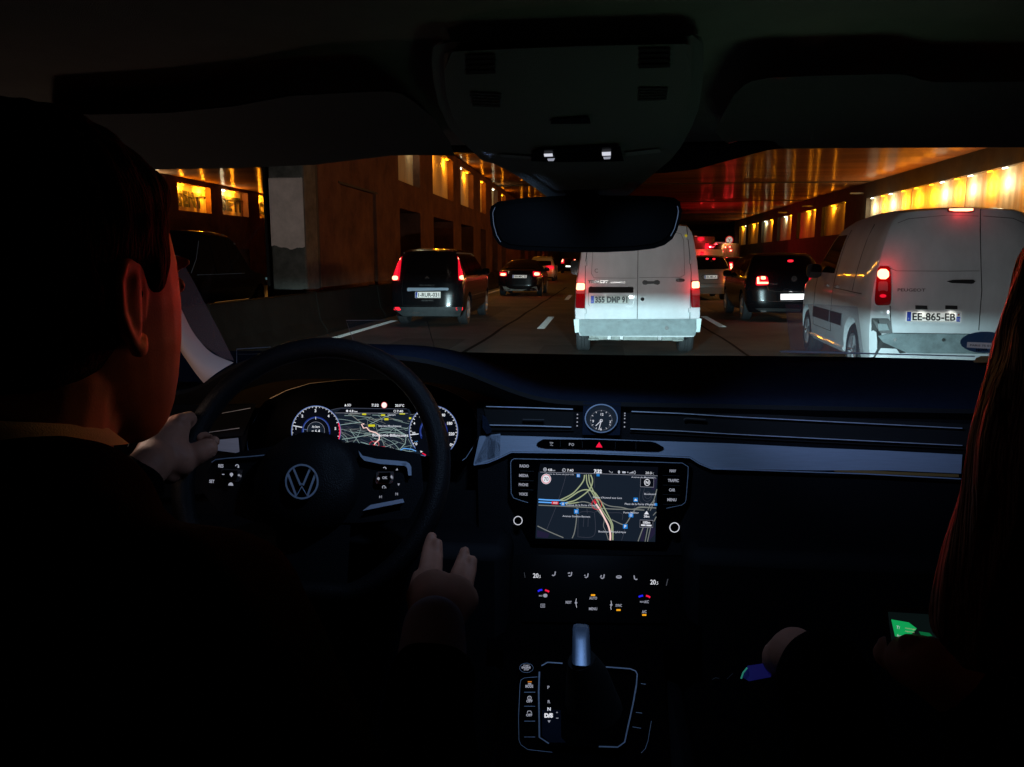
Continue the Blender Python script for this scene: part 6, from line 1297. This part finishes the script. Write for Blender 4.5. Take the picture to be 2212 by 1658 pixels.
b = MB(); b.dprism(APl, [(360, 545), (386, 552), (420, 612), (450, 670), (480, 728), (506, 780), (480, 774), (440, 746), (414, 713), (388, 660), (350, 600)], .002, veil('pillar reflection veil', .35, (.40, .28, .28)), ID, -.03); b.build('pillar_reflection_band', ws, smooth=0)  # the pillar's reflection in the glass, put into a tinted translucent sheet
light('POINT', (-.62, .98, 1.15), .18, (1.0, .70, .55), car, .03, name='added_pillar_light')  # added lamp that brightens the pillar trim and the left hand
# doors, seats, floor
for sd in (-1, 1):
    b = MB(); b.bx(sd * .80, sd * .86, -.3, 1.5, .35, 1.10, 'plastic'); b.bx(sd * .70, sd * .80, .3, 1.1, .80, .86, 'plastic'); d_ = b.build('door_panel', car, bevel=.02)
    b = MB(); b.bx(sd * .842, sd * .846, -.3, 1.38, 1.10, 1.45, 'sideglass'); b.build('side_window', d_, smooth=0)
DPl = Plane((0, 1.18, 1.0), (0, -1, 0)); b = MB(); b.stroke(DPl, [(228, 432), (165, 620), (90, 815)], 10, 'chromeline', KH, 0, th=.004); b.build('door_handle_trim', car, smooth=0)
def seat(x, back=True):
    b = MB(); rows = []
    for z, w_, y, th in ((.62, .24, .30, .12), (.7, .25, .27, .14), (.85, .24, .23, .13), (.98, .22, .20, .11), (1.06, .19, .185, .09), (1.10, .15, .18, .06), (1.112, .10, .18, .03)):
        rows.append([Vector((x + w_ * math.copysign(abs(math.cos(a)) ** .6, math.cos(a)), y + th * math.copysign(abs(math.sin(a)) ** .7, math.sin(a)), z)) for a in [2 * math.pi * k / 24 for k in range(24)]])
    b.grid(rows, 'seat', cu=True); b.poly(rows[-1], 'seat'); b.bx(x - .25, x + .25, .15, .72, .45, .60, 'seat'); return b.build('seat', car, smooth=60)
seat(-.40); seat(.42)
b = MB(); b.bx(-.86, .86, -.5, 1.4, .3, .34, 'slot'); b.build('floor_pan', car, smooth=0)
pp = thing('folded_paper', 'tan folded paper lying on the dashboard by the oval sticker', 'paper', tuple(PY(2110, 772, 1.62)))
b = MB(); b.dprism(Plane((0, 1.62, 1.2), (0, -.6, .8)), [(1240, 495), (1262, 465), (1300, 450), (1400, 452), (1400, 500), (1250, 500)], .006, mat('tan paper', (.42, .25, .08), .8), K8, 0); b.build('sheet', pp, smooth=0)
# ================================================================== PEOPLE
def ico(sub=2):
    bm = bmesh.new(); bmesh.ops.create_icosphere(bm, subdivisions=sub, radius=1.0); v = [x.co.copy() for x in bm.verts]; f = [tuple(q.index for q in p.verts) for p in bm.faces]; bm.free(); return v, f
ICO = ico(3)
class Blob:
    def __init__(s): s.v = []; s.f = []
    def ell(s, c, r, rot=None):
        r = (r, r, r) if isinstance(r, (int, float)) else r; b = len(s.v); c = Vector(c)
        for p in ICO[0]:
            q = Vector((p.x * r[0], p.y * r[1], p.z * r[2])); s.v.append(c + (rot @ q if rot is not None else q))
        s.f += [tuple(b + i for i in f) for f in ICO[1]]; return s
    def cap(s, p0, p1, r0, r1=None, n=18):
        r1 = r1 if r1 is not None else r0; p0, p1 = Vector(p0), Vector(p1); d = p1 - p0; L = d.length
        if L < 1e-6: return s.ell(p0, r0)
        u, v = perp(d); d = d / L; rows = []
        for k in range(5): a = -math.pi / 2 + math.pi / 2 * k / 5; rows.append((p0 + d * r0 * math.sin(a), r0 * math.cos(a) + 1e-5))
        m_ = max(1, int(L / .02))
        for k in range(m_ + 1): t = k / m_; rows.append((p0 + d * L * t, r0 + (r1 - r0) * t))
        for k in range(1, 6): a = math.pi / 2 * k / 5; rows.append((p1 + d * r1 * math.sin(a), r1 * math.cos(a) + 1e-5))
        b = len(s.v)
        for c, r in rows:
            for k in range(n): s.v.append(c + u * (r * math.cos(2 * math.pi * k / n)) + v * (r * math.sin(2 * math.pi * k / n)))
        for i in range(len(rows) - 1):
            for k in range(n): s.f.append((b + i * n + k, b + i * n + (k + 1) % n, b + (i + 1) * n + (k + 1) % n, b + (i + 1) * n + k))
        s.f.append(tuple(b + k for k in range(n - 1, -1, -1))); s.f.append(tuple(b + (len(rows) - 1) * n + k for k in range(n))); return s
    def chain(s, pts, rs):
        for i in range(len(pts) - 1): s.cap(pts[i], pts[i + 1], rs[i], rs[i + 1])
        return s
    def build(s, name, parent, mt, voxel=.004, smooth=4, fn=None):
        me = temp_mesh(s.v, s.f, [('REMESH', dict(mode='VOXEL', voxel_size=voxel)), ('SMOOTH', dict(factor=.5, iterations=smooth))])
        org = Vector(parent.location) if parent else Vector()
        for v in me.vertices:
            if fn: v.co = fn(v.co)
            v.co -= org
        me.materials.clear(); me.materials.append(M[mt]); me.polygons.foreach_set('use_smooth', [True] * len(me.polygons))
        o = bpy.data.objects.new(name, me); COL.objects.link(o)
        if parent: o.parent = parent
        return o
def head_parts(B, c, s=1.0, yaw=0.0):
    """skull, face and neck about the point between the ears; the face looks along +Y turned by yaw"""
    Rz = Matrix.Rotation(yaw, 3, 'Z'); P = lambda x, y, z: Vector(c) + Rz @ Vector((x * s, y * s, z * s))
    E = lambda p, r: B.ell(P(*p), tuple(k * s for k in r), Rz)
    sl = [(-.112, .010, .060, .080), (-.107, .020, .042, .088), (-.096, .030, .020, .095), (-.080, .040, -.006, .098), (-.060, .050, -.034, .098), (-.03, .062, -.062, .096), (0, .069, -.085, .094), (.03, .072, -.098, .090), (.06, .073, -.103, .080), (.085, .069, -.097, .062), (.105, .056, -.078, .036), (.118, .034, -.050, .010), (.124, .012, -.024, -.012)]
    b0 = len(B.v); n = 28
    for z, w_, yb, yf in sl:
        cy_ = (yb + yf) / 2; ry_ = (yf - yb) / 2
        for k in range(n):
            a = 2 * math.pi * k / n; B.v.append(P(w_ * math.copysign(abs(math.cos(a)) ** .74, math.cos(a)), cy_ + ry_ * math.copysign(abs(math.sin(a)) ** .92, math.sin(a)), z))
    for i in range(len(sl) - 1):
        for k in range(n): B.f.append((b0 + i * n + k, b0 + i * n + (k + 1) % n, b0 + (i + 1) * n + (k + 1) % n, b0 + (i + 1) * n + k))
    B.f.append(tuple(b0 + k for k in range(n - 1, -1, -1))); B.f.append(tuple(b0 + (len(sl) - 1) * n + k for k in range(n)))
    for q in (-1, 1):
        EX = lambda y, z, o=0: P(q * (.071 + .30 * max(0, .006 - y) + o), y - .004, z)
        hel = [(.006, -.006), (.009, .010), (.005, .024), (-.006, .032), (-.018, .029), (-.026, .016), (-.026, .001), (-.020, -.012), (-.012, -.022), (-.004, -.030), (.003, -.030), (.005, -.020)]
        B.chain([EX(*h_) for h_ in hel], [.0040 * s] * len(hel)); B.chain([EX(-.006, -.010), EX(-.015, .002), EX(-.013, .014), EX(-.004, .020)], [.0038 * s] * 4)
        B.cap(EX(-.008, .018, -.004), EX(-.008, -.012, -.004), .010 * s, .009 * s); B.cap(EX(.0, -.024), EX(-.004, -.028), .0055 * s, .0055 * s); B.cap(EX(-.014, .012, -.005), EX(-.012, -.006, -.005), .009 * s, .009 * s)
        E((q * .031, .088, .012), (.013, .008, .008)); E((q * .03, .089, .030), (.020, .008, .006)); E((q * .010, .102, -.028), (.009, .010, .008))
    B.cap(P(0, .094, .02), P(0, .110, -.022), .009 * s, .011 * s); E((0, .095, -.048), (.020, .008, .006)); E((0, .094, -.060), (.017, .008, .007))
    return P
def finger(B, pts, r0=.0088, r1=.0072):
    n = len(pts); B.chain(pts, [r0 + (r1 - r0) * i / (n - 1) for i in range(n)])
# ------------------------------------------------------------------ driver
HC = Vector((-.381, .512, 1.318))
dv = thing('person', 'driver in black suit and pale collar with one hand on the wheel', 'person', (-.40, .45, .60))
B = Blob(); P = head_parts(B, HC, 1.0, R(-7))
B.cap(HC + Vector((-.004, -.020, -.04)), HC + Vector((-.024, -.036, -.15)), .053, .056); B.cap(HC + Vector((-.004, .0, -.07)), HC + Vector((-.024, -.02, -.15)), .043, .050)
sh = Vector((-.40, .44, 1.13)); hip = Vector((-.40, .40, .66))
B.cap(sh + Vector((-.14, 0, -.02)), sh + Vector((.14, 0, -.02)), .062); B.ell(sh + Vector((0, .01, -.14)), (.165, .105, .19)); B.ell(sh + Vector((0, 0, -.34)), (.15, .105, .16)); B.ell(hip, (.17, .13, .11))
for q in (-1, 1): B.cap(hip + Vector((q * .09, .03, -.02)), hip + Vector((q * .13, .42, -.01)), .082, .06); B.cap(hip + Vector((q * .13, .42, -.01)), hip + Vector((q * .12, .62, -.28)), .055, .04)
# left arm to the wheel rim: elbow out by the door
WH = lambda x, y, Y: PY(*KH(x, y), Y)
wr_l = WH(420, 1090, .90); elb_l = Vector((-.66, .62, .90))
B.chain([sh + Vector((-.17, .0, -.03)), elb_l, wr_l], [.048, .040, .026])
# palm with its heel low, knuckles high, wrapping the rim from the left
rim_y = .985
palm = [WH(520, 940, .93), WH(700, 720, .955), WH(830, 520, .972)]
B.chain([wr_l, palm[0]], [.026, .026]); B.chain(palm, [.027, .025, .017]); B.cap(WH(560, 1080, .93), WH(800, 1080, .95), .022, .022); B.cap(WH(620, 860, .94), WH(840, 1000, .945), .026, .024); B.cap(WH(450, 1000, .925), WH(700, 1150, .94), .020, .020)
# thumb leaves the side of the palm and lies over the front of the rim
finger(B, [WH(800, 1060, .94), WH(980, 985, .955), WH(1150, 900, .958), WH(1270, 840, .965)], .0175, .0140)
# four fingers go round behind the rim and show their tips on its inner side
for k, (a, m1, m2, m3) in enumerate(((( 880, 420), (1010, 380), (1130, 560), (1180, 690)), ((800, 540), (960, 480), (1160, 640), (1290, 700)), ((740, 640), (900, 600), (1180, 720), (1375, 735)), ((690, 760), (860, 720), (1120, 790), (1300, 810)))):
    finger(B, [WH(*a, .968), WH(*m1, 1.012), WH(*m2, 1.028), WH(*m3, 1.014 if k != 2 else 1.0)], .0095 - .0006 * k, .0078)
# right arm: forearm forward, hand hovering beside the gear lever
HR = lambda x, y, Y: PY((1300 + x * .42224) / 1.71157, (1800 + y * .42224) / 1.71157, Y)
wr_r = HR(720, 1240, .76); elb_r = Vector((-.13, .50, .82))
B.chain([sh + Vector((.17, 0, -.03)), elb_r, wr_r], [.048, .040, .027])
B.cap(wr_r, HR(720, 960, .82), .026, .030); B.cap(wr_r, HR(880, 980, .82), .024, .028); B.cap(HR(640, 960, .82), HR(960, 990, .83), .021, .020)
for k, pts in enumerate((((640, 900, .83), (650, 700, .865), (672, 540, .895), (700, 440, .905)), ((728, 900, .83), (735, 730, .862), (748, 590, .888), (752, 500, .895)), ((890, 900, .83), (925, 760, .86), (965, 650, .882), (990, 570, .89)), ((985, 950, .83), (1022, 830, .855), (1046, 730, .872), (1056, 650, .88)))):
    finger(B, [HR(*p) for p in pts], (.0098, .0096, .0090, .0080)[k], .0066)
finger(B, [HR(610, 1130, .78), HR(575, 1000, .81), HR(572, 880, .835), HR(590, 790, .85)], .0120, .0086)
body = B.build('body', dv, 'skin', .003, 2)
# hair: a cap over the skull that ends at the nape and above the ear
B = Blob(); Pq = lambda x, y, z: HC + Vector((x, y, z))
B.ell(Pq(0, -.012, .056), (.081, .100, .080)); B.ell(Pq(0, -.034, .01), (.078, .078, .060)); B.ell(Pq(0, -.038, -.022), (.060, .062, .036)); B.ell(Pq(-.004, .022, .082), (.060, .050, .042))
for q in (-1, 1): B.ell(Pq(q * .066, .014, .034), (.013, .017, .028)); B.ell(Pq(q * .056, .022, .074), (.018, .030, .028)); B.ell(Pq(q * .062, .014, .056), (.013, .022, .028))
def hairfn(v):
    n = math.sin(v.x * 310 + v.z * 90) * math.sin(v.y * 270) * .0012; return v + Vector((n, n, n))
B.build('hair', dv, 'hair', .0035, 3, hairfn)
B = Blob(); nb = HC + Vector((-.024, -.030, -.098))
ring = []
def collar(name, r, z0, h, th, mt, op=True):
    b = MB(); rows = []
    for t, rr, zz in ((0, r + .012, z0 - h), (.5, r + .004, z0 - h * .3), (1, r, z0), (1, r + th, z0), (.5, r + .004 + th, z0 - h * .3), (0, r + .014 + th, z0 - h)):
        rows.append([Vector((nb.x + (rr + .004) * math.sin(a), nb.y - (rr + .006) * math.cos(a), nb.z + zz - .016 * (1 - math.cos(a)))) for a in [-2.75 + 4.75 * i / 40 for i in range(41)]])
    b.grid(rows, mt); return b.build(name, dv, smooth=60)
collar('shirt_collar', .058, .037, .014, .003, 'shirt')
B = Blob()
B.cap(sh + Vector((-.15, 0, -.01)), sh + Vector((.15, 0, -.01)), .070); B.cap(sh + Vector((-.07, -.01, .045)), sh + Vector((.07, -.01, .045)), .066); B.ell(sh + Vector((0, .01, -.14)), (.180, .120, .20)); B.ell(sh + Vector((0, 0, -.34)), (.165, .12, .17))
B.chain([sh + Vector((-.17, 0, -.03)), elb_l, wr_l.lerp(elb_l, .10)], [.062, .054, .040]); B.chain([sh + Vector((.17, 0, -.03)), elb_r, wr_r.lerp(elb_r, .20)], [.062, .054, .043])
def fold(v):
    n = math.sin(v.y * 60 + v.z * 35 + math.sin(v.x * 30) * 2) * .0035; return v + Vector((n * .5, 0, n))
B.build('suit_jacket', dv, 'suit', .007, 3, fold)
b = MB(); b.tube([sh + Vector((-.085, -.075, .072)), sh + Vector((-.05, -.100, .100)), sh + Vector((0, -.106, .106)), sh + Vector((.045, -.090, .100)), sh + Vector((.076, -.05, .082)), sh + Vector((.090, .0, .055)), sh + Vector((.085, .06, .0))], .014, 'suit', 10); b.build('jacket_collar', dv)
B = Blob(); B.cap(wr_r.lerp(HR(720, 960, .82), .02), wr_r.lerp(elb_r, .22), .033, .038); B.build('shirt_cuff', dv, 'shirtblue', .004, 3)
# trousers
B = Blob(); B.ell(hip, (.18, .14, .12))
for q in (-1, 1): B.cap(hip + Vector((q * .09, .03, -.02)), hip + Vector((q * .13, .42, -.01)), .092, .07); B.cap(hip + Vector((q * .13, .42, -.01)), hip + Vector((q * .12, .60, -.24)), .064, .05)
B.build('trousers', dv, 'suit', .009, 3)
# ------------------------------------------------------------------ passenger
PC = Vector((.405, .50, 1.30))
ps = thing('person', 'passenger with long auburn hair at the right edge, looking down at a green-lit phone', 'person', (.42, .45, .60))
B = Blob(); P = head_parts(B, PC, .95, R(8))
B.cap(PC + Vector((0, -.01, -.03)), PC + Vector((0, -.03, -.15)), .048, .054)
sh2 = Vector((.42, .43, 1.09)); hp2 = Vector((.42, .40, .66))
B.cap(sh2 + Vector((-.12, 0, -.02)), sh2 + Vector((.12, 0, -.02)), .052); B.ell(sh2 + Vector((0, .01, -.14)), (.14, .095, .18)); B.ell(sh2 + Vector((0, 0, -.32)), (.13, .095, .15)); B.ell(hp2, (.16, .12, .11))
for q in (-1, 1): B.cap(hp2 + Vector((q * .08, .03, -.02)), hp2 + Vector((q * .10, .40, .0)), .075, .055); B.cap(hp2 + Vector((q * .10, .40, .0)), hp2 + Vector((q * .09, .60, -.26)), .05, .036)
K9 = cr(2600, 1900, 0.56503)
HP_ = lambda x, y, Y: PY(*K9(x, y), Y)
# left hand lies on the lap; the right one holds the phone
wl = HP_(760, 1010, .70); el = Vector((.24, .46, .80))
B.chain([sh2 + Vector((-.14, 0, -.03)), el, wl], [.040, .034, .024]); B.cap(wl, HP_(600, 930, .74), .024, .026); B.cap(HP_(600, 890, .75), HP_(520, 950, .75), .022, .020)
for k, pts in enumerate((((600, 880, .75), (530, 860, .765), (470, 880, .775), (440, 930, .77)), ((600, 910, .75), (520, 900, .77), (455, 930, .775), (430, 975, .765)), ((610, 940, .75), (530, 945, .765), (470, 970, .77), (445, 1000, .76)), ((620, 965, .74), (550, 980, .755), (500, 1000, .76), (480, 1015, .755)))): finger(B, [HP_(*p) for p in pts], .0088, .0072)
finger(B, [HP_(640, 900, .73), HP_(610, 860, .74), HP_(560, 838, .755), (HP_(520, 840, .765))], .0105, .009)
wr2 = HP_(1500, 1010, .62); er = Vector((.58, .48, .82))
B.chain([sh2 + Vector((.14, 0, -.03)), er, wr2], [.040, .034, .024]); B.cap(wr2, HP_(1370, 960, .64), .024, .022); B.cap(HP_(1400, 940, .65), HP_(1300, 930, .655), .020, .015)
for k, pts in enumerate((((1290, 930, .66), (1210, 920, .668), (1185, 880, .665), (1190, 850, .655)), ((1300, 945, .66), (1200, 950, .668), (1160, 905, .665), (1185, 885, .655)), ((1310, 965, .655), (1230, 975, .665), (1170, 940, .66), (1195, 915, .652)), ((1330, 985, .65), (1260, 1000, .655), (1210, 975, .655), (1225, 950, .648)))): finger(B, [HP_(*p) for p in pts], .0078, .0064)
finger(B, [HP_(1420, 940, .63), HP_(1400, 890, .628), HP_(1370, 860, .628), HP_(1340, 850, .63)], .0098, .008)
B.build('body', ps, 'skin', .003, 2)
B = Blob(); Q = lambda x, y, z: PC + Vector((x, y, z))
B.ell(Q(0, -.012, .05), (.086, .10, .082)); B.ell(Q(0, -.03, -.01), (.088, .085, .08))
hair_edge = [((2215, 600), .47), ((2165, 720), .47), ((2105, 850), .47), ((2072, 960), .47), ((2058, 1080), .48), ((2040, 1200), .49), ((2030, 1330), .50)]
prev = None
for (px, py), Y in hair_edge:
    c = PY(px, py, Y) + Vector((.038, 0, 0)); 
    if prev is not None: B.cap(prev, c, .036, .036); B.cap(prev + Vector((.05, -.03, 0)), c + Vector((.05, -.03, 0)), .05, .05)
    prev = c
B.cap(Q(-.03, -.05, 0), Q(-.05, -.07, -.22), .07, .06); B.cap(Q(.05, -.05, 0), Q(.07, -.05, -.26), .065, .05); B.cap(Q(.08, 0, 0), Q(.10, .0, -.24), .035, .03)
def strands(v):
    n = (math.sin(v.x * 420 + v.z * 22 + 2 * math.sin(v.z * 17)) * .6 + math.sin(v.y * 350 + v.z * 30) * .4) * .0022; return v + Vector((n - .006 * math.sin(v.z * 24), n, 0))
B.build('hair', ps, 'hairred', .004, 2, strands)
B = Blob(); B.cap(sh2 + Vector((-.13, 0, -.01)), sh2 + Vector((.13, 0, -.01)), .060); B.ell(sh2 + Vector((0, .01, -.14)), (.155, .11, .19)); B.ell(sh2 + Vector((0, 0, -.33)), (.15, .11, .17))
B.chain([sh2 + Vector((-.14, 0, -.03)), el, wl.lerp(el, .03)], [.052, .048, .040]); B.chain([sh2 + Vector((.14, 0, -.03)), er, wr2.lerp(er, .12)], [.052, .046, .036])
B.build('dark_coat', ps, 'suit', .007, 3, fold)
B = Blob(); B.ell(hp2, (.17, .13, .12))
for q in (-1, 1): B.cap(hp2 + Vector((q * .08, .03, -.02)), hp2 + Vector((q * .10, .40, .0)), .086, .066); B.cap(hp2 + Vector((q * .10, .40, .0)), hp2 + Vector((q * .09, .58, -.22)), .058, .045)
B.build('trousers', ps, 'suit', .009, 3)
# phone in a dark blue case
PHc = HP_(1400, 760, .645)
PHP = Plane(PHc, (-.28, -.90, .42))
ph = thing('mobile_phone', 'phone in a dark blue case showing a green message, in the passenger\'s hand', 'phone', tuple(PHc))
b = MB(); b.dprism(PHP, [(1185, 640), (1205, 620), (1640, 650), (1670, 670), (1640, 905), (1600, 930), (1260, 925), (1225, 912)], -.009, mat('dark blue phone case', (.01, .035, .09), .45), K9, 0); b.build('case', ph, bevel=.0025, seg=3)
b = MB(); b.dpoly(PHP, [(1208, 642), (1622, 668), (1600, 908), (1240, 905)], emis('phone display', (.2, .4, .4), .012), K9, .0006)
b.dpoly(PHP, [(1230, 692), (1345, 712), (1398, 752), (1335, 818), (1255, 802)], emis('message green', (.01, .62, .16), .5), K9, .0010)
b.text(PHP, 'Ti', 1262, 752, 20, 'maplight', K9, .0014, 8); b.text(PHP, 'message', 1320, 752, 10, 'road_y', K9, .0014, 8, wpx=70); b.text(PHP, 'reponse', 1322, 772, 10, 'road_y', K9, .0014, 8, wpx=60); b.text(PHP, 'Bonsoir', 1268, 802, 13, 'maplight', K9, .0014, 8, wpx=58)
b.dpoly(PHP, [(1410, 770), (1480, 780), (1500, 800), (1430, 805)], emis('message green dim', (.01, .4, .12), .25), K9, .0010)
b.stroke(PHP, [(1285, 914), (1320, 905), (1360, 870)], 5, 'whitefaint', K9, .0010); b.stroke(PHP, [(1310, 922), (1360, 912), (1400, 905)], 5, 'whitefaint', K9, .0010); b.disc(PHP, 1448, 900, 8, 'whitedim', K9, .0011)
b.build('screen', ph, smooth=0)
light('SPOT', PHc + Vector((-.02, -.03, .05)), 0.26, (.55, 1.0, .66), ph, .12, (-.32, .15, .9), 75, 1.0, name='screen_light')
BGP = Plane(HP_(350, 1040, .74), (0, -.35, .94))
bg_ = thing('pouch', 'small violet-blue pouch with a green edge on the passenger\'s lap', 'pouch', tuple(HP_(350, 1040, .74)))
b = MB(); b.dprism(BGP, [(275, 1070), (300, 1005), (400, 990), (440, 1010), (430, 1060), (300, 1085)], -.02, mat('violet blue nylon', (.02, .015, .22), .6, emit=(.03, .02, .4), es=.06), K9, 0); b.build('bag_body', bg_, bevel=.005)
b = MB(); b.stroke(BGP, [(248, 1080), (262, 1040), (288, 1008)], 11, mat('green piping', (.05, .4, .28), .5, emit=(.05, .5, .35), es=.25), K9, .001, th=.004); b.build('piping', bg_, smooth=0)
b = MB(); b.stroke(BGP, [(58, 1086), (80, 1074), (105, 1078)], 6, 'badgedark', K9, .001, th=.004); b.stroke(BGP, [(155, 1082), (195, 1044)], 5, 'badgedark', K9, .001, th=.004); b.build('strap', bg_, smooth=0)
